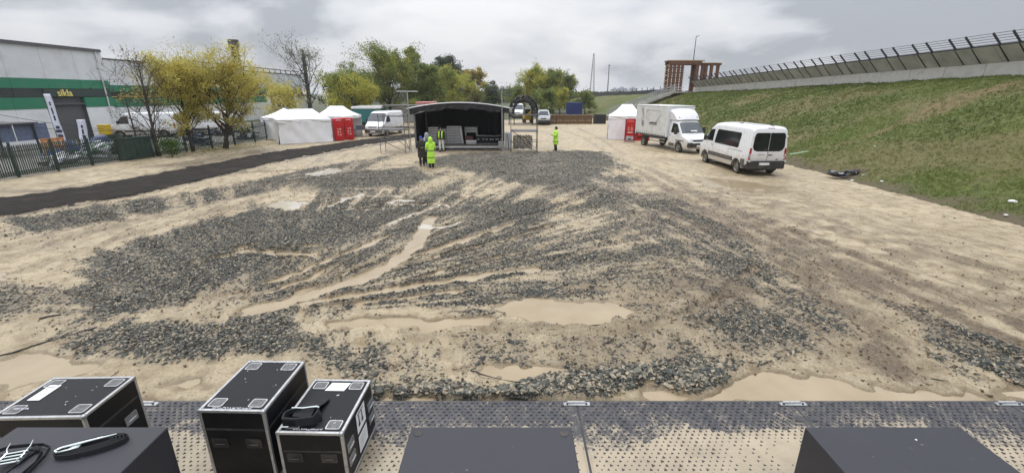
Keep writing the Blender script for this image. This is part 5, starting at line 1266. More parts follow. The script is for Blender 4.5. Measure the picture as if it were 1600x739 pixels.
MB().b2((-.85, -.6, 1.62), (.8, .6, 1.66)).build('platform', M_scaf, sc1)
sc2 = scaffold(-.08, 1.82, 32.2, 33.5, 2.72, 'galvanised scaffold tower right of the stage', (.78, 1.5, 2.62))
MB().b2((-.9, -.62, 1.53), (.9, .62, 1.57)).build('platform', M_scaf, sc2)
M_net = mat('dark_mesh_net', (.05, .055, .055), .8, var=.6, vscale=8, bump=.6, bscale=20)
nt = MB(); v = []
for i in range(31):
    for j in range(11):
        v.append((.08 + 1.45 * i / 30, 33.75 + .08 * math.sin(i * 1.3) + .05 * math.sin(j), .12 + 1.0 * j / 10 - .03 * math.sin(i * .5)))
fs = [(i * 11 + j, i * 11 + j + 1, i * 11 + j + 12, i * 11 + j + 11) for i in range(30) for j in range(10) if (i * 7 + j * 5) % 9 > 1]
nt.add(v, fs); n_o = nt.build('debris_net', M_net, smooth_='all'); md = n_o.modifiers.new('s', 'SOLIDIFY'); md.thickness = .012; tag(n_o, 'dark torn net hung behind the right scaffold', 'net')
def t_post(x, y, h, half, label, lamps=False):
    root = empty('cross_post', (x, y, 0), 0, label, 'post', 'T posts at the stage corners')
    MB().rod((0, 0, .02), (0, 0, h), .038, .03, n=10).build('pole', M_galv, root, smooth_=True); MB().box((0, 0, .015), (.4, .4, .03)).build('base_plate', M_galv, root)
    MB().rod((-half, 0, h - .06), (half, 0, h - .06), .026).build('cross_arm', M_galv if not lamps else M_dsteel, root, smooth_=True)
    if lamps:
        for k, a in enumerate((-.75, -.62, -.5)):
            MB().box((a * 1.0, 0, h + .46 + .05 * (k % 2)), (.10, .12, .20), rx=.4).build('spotlight', M_blackp, root, bevel=.02)
        for a in (-.25, -.12, 0.02): MB().rod((a, 0, h - .04), (a, 0, h + .16), .02).build('clamp', M_dsteel, root)
        MB().rod((-.8, 0, h + .36), (-.45, 0, h + .36), .015).build('lamp_bar', M_dsteel, root); MB().rod((-.62, 0, h - .05), (-.62, 0, h + .36), .012).build('lamp_stem', M_dsteel, root)
        MB().rod((.5, 0, h - .42), (.78, 0, h - .42), .015).rod((.62, 0, h - .6), (.62, 0, h - .3), .012).build('side_fitting', M_dsteel, root)
t_post(-7.45, 33.0, 4.28, .75, 'pale T shaped post at the left front corner of the stage')
t_post(-.72, 33.0, 4.36, .95, 'T shaped post with black lamps at the right stage corner', True)
# pale sheeting and stored bits behind the right scaffold
sheet = MB(); v = []
for i in range(21):
    for j in range(9): v.append((-.55 + .55 * i / 20, 34.3 + .05 * math.sin(i * .9) + .25 * j / 8, .02 + 1.25 * j / 8 - .03 * math.sin(i * .8) * j / 8))
sheet.add(v, [(i * 9 + j, i * 9 + j + 1, i * 9 + j + 10, i * 9 + j + 9) for i in range(20) for j in range(8)]); s_o = sheet.build('pale_board', M_tent, smooth_='all'); md = s_o.modifiers.new('s', 'SOLIDIFY'); md.thickness = .02; tag(s_o, 'pale board leaning between the stage and right scaffold', 'board')
for k, (x, y, a) in enumerate(((-.42, 33.6, .05), (-.30, 33.65, -.06), (-.22, 33.7, .1))):
    tag(MB().box((x, y, .62), (.05, .05, 1.2), ry=a).build('loose_tube', M_dsteel if k % 2 else M_galv), ['left', 'middle', 'right'][k] + ' of three loose tubes standing against the stage corner', 'tube', 'loose tubes by the stage')
cone = empty('stage_corner_box', (-.82, 33.25, .36), 0, 'small grey box on the right front corner of the stage', 'box'); MB().b2((-.18, -.12, 0), (.18, .12, .3)).build('body', M_galv, cone, bevel=.02); MB().b2((-.2, -.14, .3), (.2, .14, .36)).build('lid', M_alu, cone, bevel=.01)

# ------------------------------------------------------------------ tents
def tent(loc, rz, w, d, eave, peak, ridge, label, walls=('f', 'l', 'b', 'r'), group='white pop up tents'):
    root = empty('pop_up_tent', loc, rz, label, 'tent', group)
    hx, hy = w / 2, d / 2
    n = 14; mb = MB()
    def roofz(a, b):
        t = max(abs(a), abs(b)); return t
    vs = []
    for i in range(n + 1):
        for j in range(n + 1):
            a, b = -1 + 2 * i / n, -1 + 2 * j / n; rl = ridge / w
            aa = max(0, abs(a) - rl) / (1 - rl); t = max(aa, abs(b)); z = peak - (peak - eave) * (t ** 1.0) - .10 * math.sin(t * math.pi) * (peak - eave)
            vs.append((a * (hx + .02), b * (hy + .02), z + .01 * mnoise.noise((a * 3, b * 3, w))))
    m = n + 1; mb.add(vs, [(i * m + j, (i + 1) * m + j, (i + 1) * m + j + 1, i * m + j + 1) for i in range(n) for j in range(n)])
    rf = mb.build('canopy', M_tent, root, smooth_=True)
    def wall(p0, p1, z0, z1, nm, seed, flap=0.0):
        mb = MB(); v = []; N_, K = 36, 10; p0 = Vector(p0); p1 = Vector(p1); dd = p1 - p0; nn = Vector((dd.y, -dd.x)).normalized()
        for i in range(N_ + 1):
            for j in range(K + 1):
                t = i / N_; zf = j / K; q = p0 + dd * t
                o = nn * (.085 * mnoise.noise((t * dd.length * 1.3 + zf * 1.5, zf * 1.1, seed)) + .04 * mnoise.noise((t * dd.length * 4 - zf * 3, zf * 3, seed + 7)) + flap * (1 - zf) ** 2 * .25)
                v.append((q.x + o.x, q.y + o.y, z0 + (z1 - z0) * zf))
        mb.add(v, [(i * (K + 1) + j, (i + 1) * (K + 1) + j, (i + 1) * (K + 1) + j + 1, i * (K + 1) + j + 1) for i in range(N_) for j in range(K)]); mb.build(nm, M_tent, root, smooth_='all')
    C = [(-hx, -hy), (hx, -hy), (hx, hy), (-hx, hy)]
    for k, s in enumerate('frbl'):
        wall([c * 1.012 for c in C[k]], [c * 1.012 for c in C[(k + 1) % 4]], eave - .24, eave + .005, 'valance', k * 3.1)
        if s in walls: wall(C[k], C[(k + 1) % 4], .02, eave - .18, 'side_wall', k * 5.7 + w, .3)
    for c in C: MB().b2((c[0] * .97 - .025, c[1] * .97 - .025, 0), (c[0] * .97 + .025, c[1] * .97 + .025, eave)).build('leg', M_alu, root)
    return root
def tent_c(near, u, w, d, *a, **k):     # near-left corner and direction of the front edge
    L = math.hypot(*u); u = (u[0] / L, u[1] / L); v = (-u[1], u[0]); c = (near[0] + u[0] * w / 2 + v[0] * d / 2, near[1] + u[1] * w / 2 + v[1] * d / 2, 0)
    return tent(c, math.atan2(u[1], u[0]), w, d, *a, **k)
tent_c((-20.75, 40.6), (.55, .83), 3.0, 3.1, 1.98, 2.82, .1, 'leftmost white tent, peaked, behind the long closed tent')
tent_c((-19.5, 37.75), (.84, .54), 4.25, 2.3, 1.98, 2.82, 1.9, 'long closed white tent, middle of the left row, blank front wall')
tent_c((-18.6, 42.6), (.985, -.10), 3.1, 3.6, 2.05, 2.95, 1.4, 'white tent with open side behind the two red fridges', walls=('b', 'l'))
tent_c((8.95, 42.2), (.97, -.22), 3.2, 3.2, 2.1, 3.12, .9, 'single white tent right of the yard, next to the box truck')
# flaring wall corner of the right tent
# red drink fridges
def fridge(x, y, rz, label, w=.78, d=.7, h=1.95):
    root = empty('red_fridge', (x, y, 0), rz, label, 'fridge', 'red cabinets in front of the tents')
    MB().b2((-w / 2, -d / 2, .06), (w / 2, d / 2, h)).build('cabinet', M_red2, root, bevel=.03)
    MB().b2((-w / 2 + .05, -d / 2 - .03, .30), (w / 2 - .05, -d / 2 - .002, h - .28)).build('door', M_red2, root, bevel=.015)
    MB().b2((-w / 2 + .03, -d / 2 - .02, h - .24), (w / 2 - .03, -d / 2 - .002, h - .06)).build('top_sign', mat('bright_red', (.62, .02, .02), .4), root, bevel=.01)
    r = random.Random(int(x * 10)); mb = MB()
    for k in range(6): mb.box((-w * .22 + k * .07, -d / 2 - .023, h - .15 + .01 * math.sin(k)), (.05, .004, .05 + .03 * r.random()), ry=.3)
    o = mb.build('sign_writing', M_paper, root); o['kind'] = 'stuff'
    mb = MB()
    for k in range(3):
        for q in range(2): mb.box((-.12 + q * .2, -d / 2 - .033, .55 + k * .24), (.11, .004, .10 + .06 * ((k + q) % 2)), ry=.4 * (-1) ** q)
    o = mb.build('door_print', mat('cream_print', (.6, .42, .38), .5), root); o['kind'] = 'stuff'
    MB().b2((w / 2 - .1, -d / 2 - .05, .8), (w / 2 - .07, -d / 2 - .03, 1.3)).build('door_handle', M_dsteel, root)
    for s in (-1, 1): MB().b2((s * w * .4 - .03, -d * .3, 0), (s * w * .4 + .03, d * .3, .06)).build('foot', M_blackp, root)
fridge(-15.75, 41.0, math.radians(38), 'left red fridge standing in front of the open white tent'); fridge(-15.2, 42.0, math.radians(38), 'right red fridge standing in front of the open white tent', w=.82)
# dark table and grey things under the open tent
tb_ = empty('folding_table', (-14.95, 44.6, 0), .1, 'dark folding table with boxes under the open tent, by the white van', 'table')
MB().b2((-.6, -.35, .70), (.6, .35, .74)).build('tabletop', M_greyp, tb_)
for a in (-.5, .5):
    for b in (-.28, .28): MB().rod((a, b, 0), (a, b, .7), .018).build('leg', M_dsteel, tb_)
bx_ = empty('storage_box', (-14.95, 44.6, .74), .3, 'blue grey box on the folding table under the tent', 'box'); MB().b2((-.35, -.25, 0), (.35, .25, .3)).build('body', mat('blue_grey_box', (.09, .10, .14), .6), bx_, bevel=.01); MB().b2((-.37, -.27, .3), (.37, .27, .34)).build('lid', M_greyp, bx_)
# red banner stands by the right tent
def banner(x, y, rz, label, w=.95, h=1.95):
    root = empty('banner_stand', (x, y, 0), rz, label, 'banner', 'red banners by the right tent')
    v = []; n = 16
    bn = MB(); bn.b2((-w / 2, -.012, .08), (w / 2, .012, h)); bn.build('banner_sheet', M_red2, root)
    MB().b2((-w / 2 - .02, -.12, 0), (w / 2 + .02, .12, .08)).build('base', M_alu, root, bevel=.02); MB().b2((-w / 2, -.02, h), (w / 2, .02, h + .03)).build('top_rail', M_alu, root)
    MB().rod((0, .05, .05), (0, .05, h), .012).build('pole', M_alu, root)
    for s in (-1, 1): MB().b2((s * (w / 2 - .06) - .05, -.018, .10), (s * (w / 2 - .06) + .05, -.0135, h - .06)).build('dark_edge_print', mat('dark_red_print', (.16, .02, .025), .6, var=.4), root)
    MB().b2((-w * .34, -.018, h - .26), (w * .3, -.0135, h - .13)).build('heading_print', mat('bright_red_print', (.72, .10, .10), .5), root)
    for a in (-.14, .14):
        f = MB(); f.loft([[Vector((a + rx * math.cos(t), -.016 - .003 * (math.sin(t) > 0), z)) for t in np.linspace(0, 2 * math.pi, 10, endpoint=False)] for z, rx in ((.92, .05), (1.0, .09), (1.14, .10), (1.22, .05), (1.27, .055), (1.33, .03))]); f.build('figure_print', mat('skin_print', (.62, .22, .18), .6, var=.4, vscale=20), root)
    MB().b2((-.24, -.018, .76), (.24, -.0135, .84)).build('text_print', M_paper, root); MB().b2((-w * .36, -.018, .12), (w * .36, -.0135, .50)).build('photo_print', mat('pale_print', (.45, .43, .46), .6, var=.6, vscale=9), root)
    MB().b2((-.16, -.0195, .17), (.14, -.0185, .27)).build('dark_print', M_ink, root)
banner(10.42, 39.95, math.radians(6), 'red printed banner stand in front of the right white tent'); banner(11.05, 41.3, math.radians(75), 'darker banner stand half behind the box truck tail', w=.7)
cr = empty('red_crate', (11.75, 41.2, 0), .1, 'low red crates on the ground behind the truck tail', 'crate'); MB().b2((-.75, -.3, 0), (.75, .3, .34)).build('body', M_red2, cr, bevel=.02); MB().b2((-.7, -.25, .34), (.7, .25, .55)).build('upper_crate', M_red2, cr, bevel=.02)

# ------------------------------------------------------------------ people
M_skin = mat('skin', (.42, .25, .18), .55); M_hiviz = mat('hi_vis_yellow', (.46, .80, .07), .65, var=.10, vscale=8, bump=.4, bscale=14); M_refl = mat('grey_reflective_band', (.10, .13, .05), .5)
M_boot = mat('black_boots', (.012, .012, .012), .6); M_dark = mat('dark_trousers', (.018, .018, .02), .85); M_coatd = mat('dark_olive_coat', (.030, .028, .024), .85, var=.3, bump=.3)
M_blue = mat('blue_cap', (.02, .04, .30), .7); M_greyc = mat('grey_jacket', (.11, .12, .15), .8); M_greyl = mat('light_grey_hood', (.30, .31, .33), .85); M_offw = mat('off_white_trousers', (.60, .60, .58), .8)
def skin_mesh(name, verts, edges, rad, mt, parent, sub=2):
    me = bpy.data.meshes.new(name); me.from_pydata(verts, edges, []); o = bpy.data.objects.new(name, me); COL.objects.link(o)
    sk_ = o.modifiers.new('skin', 'SKIN'); me.skin_vertices[0].data[0].use_root = True
    for i, r in enumerate(rad): me.skin_vertices[0].data[i].radius = (r, r) if not isinstance(r, tuple) else r
    sk_.use_smooth_shade = True; ss = o.modifiers.new('sub', 'SUBSURF'); ss.levels = ss.render_levels = sub
    dg = bpy.context.evaluated_depsgraph_get(); m2 = bpy.data.meshes.new_from_object(o.evaluated_get(dg)); bpy.data.objects.remove(o); bpy.data.meshes.remove(me)
    m2.name = name; m2.materials.clear(); m2.materials.append(mt)
    return link(name, m2, mt, parent)
def person(x, y, face, H, label, coat, coat_len, legs, hood=None, cap=None, bands=(), vest=None, arms='phone', stride=.12, hair=None, z=0.0):
    """local +y is where the person looks; coat_len: height above ground of the hem, as a fraction of H"""
    root = empty('person', (x, y, z), math.atan2(-face[0], face[1]), label, 'person', 'people on the site'); k = H / 1.78
    V = lambda *p: Vector(p) * k
    J = dict(pel=V(0, 0, .95), ch=V(0, .01, 1.25), nk=V(0, 0, 1.47), hd=V(0, .03, 1.60), top=V(0, .02, 1.74))
    vs = [J['pel'], J['ch'], J['nk'], J['hd'], J['top']]; es = [(0, 1), (1, 2), (2, 3), (3, 4)]; rd = [(.15, .11), (.16, .12), (.055, .06), (.085, .105), (.05, .06)]
    armpts = {}
    for s in (-1, 1):
        sh = V(s * .19, 0, 1.42)
        if arms == 'phone': el, wr, hn = V(s * .26, .05, 1.12), V(s * .12, .26, 1.16), V(s * .07, .32, 1.19)
        elif arms == 'folded': el, wr, hn = V(s * .27, .02, 1.12), V(s * .05, .20, 1.10), V(-s * .03, .22, 1.11)
        else: el, wr, hn = V(s * .26, -.01, 1.12), V(s * .27, .06, .87), V(s * .26, .08, .80)
        b = len(vs); vs += [sh, el, wr, hn]; es += [(1, b), (b, b + 1), (b + 1, b + 2), (b + 2, b + 3)]; rd += [.062, .045, .03, (.035, .02)]
        armpts[s] = (sh, el, wr, hn)
        d = (hn - wr).normalized(); side = Vector((0, 0, 1)).cross(d).normalized() if abs(d.z) < .9 else Vector((0, 1, 0))
        for f in range(5):                        # fingers and thumb
            off = (f - 1.5) * .020 * k if f < 4 else -.05 * k; root_p = wr + (hn - wr) * (.7 if f < 4 else .35) + side * off * (.6 if f < 4 else .6)
            L_ = (.07, .08, .075, .06, .045)[f] * k; kn = hn + side * off + d * L_ * .45 if f < 4 else root_p + side * -.02 * k + d * .03 * k; tip = kn + d * L_ * .4 + Vector((0, 0, -.02 * k)) + side * (-.01 * k if f == 4 else 0)
            c = len(vs); vs += [root_p, kn, tip]; es += [(b + 3 if f < 4 else b + 2, c), (c, c + 1), (c + 1, c + 2)]; rd += [.010, .009, .007]
    lg = {}
    for s in (-1, 1):
        hp, kn, an, toe = V(s * .10, 0, .90), V(s * .11, .03 + s * stride * .3, .50), V(s * .11, s * stride * .5 - .02, .09), V(s * .13, s * stride * .5 + .15, .035)
        b = len(vs); vs += [hp, kn, an, toe]; es += [(0, b), (b, b + 1), (b + 1, b + 2), (b + 2, b + 3)]; rd += [.085, .055, .04, .035]; lg[s] = (hp, kn, an, toe)
    skin_mesh('body', [tuple(v) for v in vs], es, [tuple(q * k for q in r) if isinstance(r, tuple) else r * k for r in rd], M_skin, root, 1)
    face_c = V(0, .105, 1.60)
    MB().ball(face_c + V(0, .02, -.005), .016 * k, 8, 5, (.8, 1.2, 1.3)).build('nose', M_skin, root, smooth_='all')
    for s in (-1, 1): MB().ball(V(s * .033, .118, 1.625), .010 * k, 8, 5).build('eye', M_ink, root)
    MB().box(V(0, .122, 1.555), (.045 * k, .012 * k, .010 * k)).build('mouth', mat('lips', (.30, .10, .09), .5), root, bevel=.003)
    for s in (-1, 1):
        hp, kn, an, toe = lg[s]
        t = MB(); t.tube([hp + V(0, 0, .08), hp - V(0, 0, .1), kn, kn * .5 + an * .5, an + V(0, 0, .02)], [.105 * k, .10 * k, .075 * k, .066 * k, .068 * k], 12); t.build('trouser_leg', legs, root, smooth_='all')
        bt = MB(); bt.loft([[Vector((c.x + a * math.cos(q), c.y + b * math.sin(q), c.z)) for q in np.linspace(0, 2 * math.pi, 12, endpoint=False)] for c, a, b in
             ((Vector((an.x, an.y + .06 * k, 0.0)), .052 * k, .14 * k), (Vector((an.x, an.y + .06 * k, .04 * k)), .055 * k, .14 * k), (Vector((an.x, an.y + .035 * k, .085 * k)), .052 * k, .105 * k), (Vector((an.x, an.y, .13 * k)), .05 * k, .058 * k), (Vector((an.x, an.y, .22 * k)), .055 * k, .06 * k))]); bt.build('boot', M_boot, root, smooth_='all')
    # coat: rings from hem to collar
    hem = coat_len * 1.78; rg = []
    prof = [(hem, .235, .20), (hem + .03, .24, .20), (max(hem + .06, .62), .235, .195), (.80, .225, .18), (.95, .215, .17), (1.08, .205, .16), (1.25, .22, .165), (1.36, .225, .15), (1.43, .19, .12), (1.48, .10, .09), (1.52, .085, .085)]
    prof = [p for i, p in enumerate(prof) if i < 2 or p[0] > hem + .05]
    for z_, a, b in prof:
        rg.append([V((a * (1 + .045 * math.sin(q * 5 + z_ * 9) * (1.45 - z_))) * math.cos(q), .01 + b * (1 + .05 * math.sin(q * 4 + z_ * 7) * (1.45 - z_)) * math.sin(q), z_) for q in np.linspace(0, 2 * math.pi, 26, endpoint=False)])
    ct = MB(); ct.loft(rg); 
    for s in (-1, 1):
        sh, el, wr, hn = armpts[s]; ct.tube([sh + V(-s * .05, 0, .0), sh + V(s * .012, 0, -.03), (sh + el) / 2, el, (el + wr) / 2, wr], [.09 * k, .10 * k, .085 * k, .075 * k, .068 * k, .06 * k], 12)
    co = ct.build('coat', coat, root, smooth_='all')
    for z_ in bands:
        zz_ = z_ * 1.78; a, b = np.interp(zz_, [p[0] for p in prof], [p[1] for p in prof]) + .008, np.interp(zz_, [p[0] for p in prof], [p[2] for p in prof]) + .010
        mb = MB(); mb.loft([[V(a * math.cos(q), .01 + b * math.sin(q), z2) for q in np.linspace(0, 2 * math.pi, 26, endpoint=False)] for z2 in (zz_ - .025, zz_ + .025)], cap=False); mb.build('reflective_band', M_refl, co, smooth_='all')
    if vest:
        for s in (-1, 1):
            mb = MB(); mb.tube([V(s * .11, .17, .98), V(s * .12, .185, 1.2), V(s * .12, .15, 1.38), V(s * .11, .04, 1.475), V(s * .11, -.10, 1.42), V(s * .12, -.165, 1.2), V(s * .11, -.16, .98)], .05 * k, 8); mb.build('vest_strip', vest, co, smooth_='all')
    if hood:
        h = MB(); h.loft([[V(a * math.cos(q), y_ + b * math.sin(q), z_) for q in np.linspace(0, 2 * math.pi, 18, endpoint=False)] for z_, a, b, y_ in ((1.45, .15, .13, 0), (1.52, .125, .13, -.01), (1.60, .125, .14, -.02), (1.68, .118, .13, -.015), (1.75, .085, .10, -.01), (1.79, .03, .04, -.01))]); h.build('hood', hood, root, smooth_='all')
    if cap:
        c = MB(); c.loft([[V(a * math.cos(q), .02 + b * math.sin(q), z_) for q in np.linspace(0, 2 * math.pi, 18, endpoint=False)] for z_, a, b in ((1.645, .098, .118), (1.70, .098, .115), (1.75, .075, .09), (1.775, .02, .03))]); c.box(V(0, .15, 1.655), (.15 * k, .11 * k, .014 * k), rx=-.15); c.build('cap', cap, root, smooth_=True)
    if hair:
        c = MB(); c.loft([[V(a * math.cos(q), y_ + b * math.sin(q), z_) for q in np.linspace(0, 2 * math.pi, 18, endpoint=False)] for z_, a, b, y_ in ((1.54, .08, .06, -.05), (1.62, .094, .09, -.02), (1.70, .092, .10, .0), (1.755, .06, .07, .01), (1.77, .02, .02, .01))]); c.build('hair', hair, root, smooth_='all')
    return root
M_hair = mat('dark_hair', (.02, .016, .013), .7)
person(*G(660, 259.5), (.35, -.9), 1.74, 'person in long dark coat and blue cap standing on the gravel', M_coatd, .30, M_dark, cap=M_blue, arms='folded')
person(*G(674.5, 262), (-.55, .8), 1.74, 'person in long hooded yellow hi-vis coat beside the blue capped person', M_hiviz, .15, M_dark, hood=M_hiviz, bands=(.56, .34), arms='folded', stride=.05)
person(*G(669, 256), (.1, -1), 1.86, 'person in grey hood standing behind the two front people', M_greyc, .40, M_dark, hood=M_greyl, arms='down', vest=M_greyl)
person(*G(690.5, 237.2), (-.2, -1), 1.76, 'person in dark jacket, yellow vest strips and white trousers before the stage', M_coatd, .52, M_offw, hair=M_hair, vest=M_hiviz, arms='down')
person(*G(868, 236), (-.95, -.2), 1.80, 'person in long yellow hi-vis coat looking at a phone, alone right of the stage', M_hiviz, .27, M_dark, hair=M_hair, bands=(.38,), arms='phone', stride=.02)

# ------------------------------------------------------------------ warehouse on the left
def panel_mat(name, col, ribs=2.2, strength=.25, var=.06, dirt=(.2, .19, .17)):
    m = mat(name, col, .55, var=var, vscale=.7, dirt=dirt, dirt_amt=.3, dirt_scale=.5)
    nt = m.node_tree; tcn = nt.nodes.new('ShaderNodeTexCoord'); w = nt.nodes.new('ShaderNodeTexWave'); w.bands_direction = 'Z'; w.inputs['Scale'].default_value = ribs
    nt.links.new(tcn.outputs['Object'], w.inputs['Vector']); bp = nt.nodes.new('ShaderNodeBump'); bp.inputs['Strength'].default_value = strength; bp.inputs['Distance'].default_value = .03
    nt.links.new(w.outputs['Fac'], bp.inputs['Height']); nt.links.new(bp.outputs[0], nt.nodes['Principled BSDF'].inputs['Normal']); return m
M_clad = panel_mat('grey_cladding', (.62, .635, .65)); M_cladl = panel_mat('light_cladding', (.72, .73, .74)); M_green = panel_mat('green_cladding', (.016, .18, .095)); M_dband = mat('dark_glazing_band', (.035, .045, .045), .25, var=.3, vscale=.5)
M_shut = panel_mat('roller_shutter', (.40, .41, .42), 14, .5); M_yel = mat('yellow_letters', (.80, .68, .22), .5); M_roofd = mat('roof_edge', (.09, .09, .095), .6)
def warehouse(name, label, X, Y0, Y1, top, bands, doors=(), sign=False, deep=40, parapet=False, yline=False, joints=3.0):
    root = empty(name, (X, Y0, 0), 0, label, 'building', 'warehouses behind the fence'); L = Y1 - Y0
    zs = [b[0] for b in bands] + [top]
    def wallpiece(y0, y1, z0, z1, mt, nm, off=0): MB().b2((-.30, y0, z0), (off, y1, z1)).build(nm, mt, root)
    ds = sorted(doors)
    for i, (z0, mt, nm, off) in enumerate(bands):
        z1 = zs[i + 1]; cuts = [(a - Y0, b - Y0) for a, b, h in ds if h > z0 + .01]; y = 0
        segs = []
        for a, b in cuts: segs.append((y, a)); y = b
        segs.append((y, L))
        for a, b in segs:
            n = max(1, int(round((b - a) / joints)))
            for k in range(n): wallpiece(a + (b - a) * k / n + .012, a + (b - a) * (k + 1) / n - .012, z0 + .003, z1 - .003, mt, nm, off)
    MB().b2((-deep, .02, 0), (-.28, L - .02, top - .15)).build('wall_core', M_roofd, root)
    MB().b2((-deep, -.05, top - .14), (.05, L + .05, top)).build('roof', M_roofd, root)
    for k, z in enumerate(np.linspace(0, top - .2, 2)[:1]):
        MB().b2((-deep, -.02, 0.0), (-.31, .018, top - .16)).build('gable_wall', M_cladl, root); MB().b2((-deep, L - .018, 0), (-.31, L + .02, top - .16)).build('gable_wall', M_clad, root)
    for a, b, h in doors:
        d_ = MB().b2((-.75, a - Y0, 0), (-.70, b - Y0, h)).build('shutter_door', M_shut, root)
        MB().b2((-.76, b - Y0 - .02, 0), (-.02, b - Y0 + .10, h)).build('door_jamb', M_roofd, root); MB().b2((-.76, a - Y0 - .10, 0), (-.02, a - Y0 + .02, h)).build('door_jamb', M_roofd, root); MB().b2((-.76, a - Y0 - .1, h), (-.02, b - Y0 + .1, h + .12)).build('door_head', M_roofd, root)
    if parapet:
        n = int(L / 1.9)
        for k in range(8, n): MB().b2((-.2, k * 1.9, top), (-.1, k * 1.9 + .14, top + .5)).build('roof_post', M_roofd, root)
        MB().b2((-.22, 15.2, top + .48), (-.08, L, top + .62)).build('roof_rail', M_roofd, root)
    if yline: MB().b2((.01, 0, 3.68), (.10, L, 3.80)).build('yellow_pipe', mat('yellow_pipe', (.5, .38, .12), .5), root)
    return root
w1 = warehouse('warehouse', 'grey warehouse with green bands, shutter door and yellow sign lettering', -40, 16, 46.3, 8.12, [(0, M_cladl, 'wall_panel', 0), (2.85, M_green, 'green_panel', .04), (3.75, M_dband, 'glazing_panel', .0), (4.5, M_green, 'green_panel', .04), (5.28, M_clad, 'wall_panel', 0)], doors=((39.95, 43.2, 3.12),))
MB().b2((.05, 39.6 - 16, 3.8), (.075, 46.2 - 16, 4.44)).build('sign_board', mat('sign_board', (.028, .045, .040), .5), w1)
for yy in (20.5, 27.4, 34.4, 45.6): MB().rod((.12, yy - 16, 0), (.12, yy - 16, 8.0), .06, n=8).build('downpipe', M_clad, w1)
MB().b2((.03, 0, 7.86), (.2, 30.2, 8.02)).build('gutter', M_roofd, w1)
tcu = bpy.data.curves.new('t', 'FONT'); tcu.body = 'sikla'; tcu.size = .80; tcu.extrude = .03; tcu.offset = .004; tob = bpy.data.objects.new('t', tcu); COL.objects.link(tob)
dg = bpy.context.evaluated_depsgraph_get(); tme = bpy.data.meshes.new_from_object(tob.evaluated_get(dg)); bpy.data.objects.remove(tob)
tme.materials.clear(); ts = link('sign_lettering', tme, M_yel, w1); ts.location = (.11, 40.72 - 16, 3.86); ts.rotation_euler = (math.pi / 2, 0, math.pi / 2)
w2 = warehouse('warehouse', 'second long grey warehouse with green band, dark roof rail and pipe, behind the yellow trees', -41.5, 46.6, 92, 7.5, [(0, M_cladl, 'wall_panel', 0), (2.7, M_green, 'green_panel', .04), (3.6, M_dband, 'glazing_panel', .0), (4.25, M_green, 'green_panel', .04), (4.9, M_clad, 'wall_panel', 0)], parapet=True, yline=True, joints=4.5)
def chimney(px, py0, Y, w, label, collar=True):
    t = AT(px, py0, Y); root = empty('chimney', (t.x, Y, 0), 0, label, 'chimney', 'dark chimneys behind the warehouses'); h = t.z
    MB().lathe([(w * .62, 0), (w * .5, h), (0, h)], n=16).build('stack', mat('dark_chimney', (.055, .05, .05), .8, var=.3), root, smooth_=True)
    if collar:
        MB().lathe([(w * .52, h - w * 1.1), (w * .72, h - w * .95), (w * .72, h + .05), (w * .45, h + .05)], n=16).build('collar', M_dsteel, root)
        MB().lathe([(w * .6, h - w * 2.2), (w * .68, h - w * 2.15), (w * .68, h - w * 2.0), (w * .55, h - w * 2.0)], n=16).build('gallery', M_dsteel, root)
chimney(364, 63, 105, 1.5, 'thick dark chimney behind the yellow trees'); chimney(473.5, 84, 112, .8, 'slim dark chimney behind the bare grey tree', False)
# site cabin and white lamp poles
cab_ = empty('site_cabin', (-33.2, 68, 0), 0, 'small white cabin with windows above the left tents', 'cabin')
MB().b2((-2.2, -1.2, 1.2), (2.2, 1.2, 3.7)).build('wall', M_clad, cab_); MB().b2((-2.5, -1.5, 3.7), (2.5, 1.5, 3.88)).build('roof', M_roofd, cab_); MB().b2((-2.1, -1.1, 0), (2.1, 1.1, 1.2)).build('base', M_concd, cab_)
for a in (-1.5, -.6, .75, 1.55):
    f = MB().b2((a - .38, -1.24, 2.1), (a + .38, -1.19, 3.4)).build('window', M_white, cab_); MB().b2((a - .30, -1.26, 2.18), (a + .30, -1.235, 3.32)).build('pane', M_glassb, f)
def pole(px, py0, py1, Y, r, label, mt):
    a, b = AT(px, py1, Y), AT(px, py0, Y); root = empty('lamp_pole', (a.x, Y, 0), 0, label, 'pole', 'thin poles')
    MB().rod((0, 0, 0), (0, 0, b.z), r, r * .7, n=8).build('shaft', mt, root); MB().rod((0, 0, b.z - .05), (.35, -.2, b.z + .05), r * .6).build('arm', mt, root)
pole(426, 140, 180, 62, .11, 'white pole above the leftmost tents', M_white); pole(513.5, 138, 180, 66, .12, 'white pole behind the open tent', M_white)

# ------------------------------------------------------------------ green palisade fence
M_fence = mat('green_fence_paint', (.016, .036, .027), .7, var=.2, vscale=4, dirt=(.12, .11, .09), dirt_amt=.3)
FP = [(-26.6, 11.0), (-25.35, 20.5), (-24.75, 28.2), (-23.75, 32.6), (-22.4, 39.2), (-22.9, 44.0)]
def fence_mesh_post(): return MB().b2((-.04, -.04, 0), (.04, .04, 1.72)).b2((-.045, -.045, 1.72), (.045, .045, 1.76))
fr = empty('palisade_fence', (0, 0, 0), 0, 'long green steel palisade fence in front of the warehouses', 'fence')
pm = fence_mesh_post().build('post', M_fence, fr); slm = MB().b2((-.026, -.006, .10), (.026, .006, 1.56)); slm.prism([(-.026, -.006, 1.56), (.026, -.006, 1.56), (0, -.006, 1.63)], (0, .012, 0)); sl0 = slm.build('slat', M_fence, fr)
pd_ = pm.data; sd_ = sl0.data; first = [True, True]; extra_sl = MB(); slots = []; posts = []
seg = [(Vector(a), Vector(b)) for a, b in zip(FP[:-1], FP[1:])]
rndf = random.Random(2)
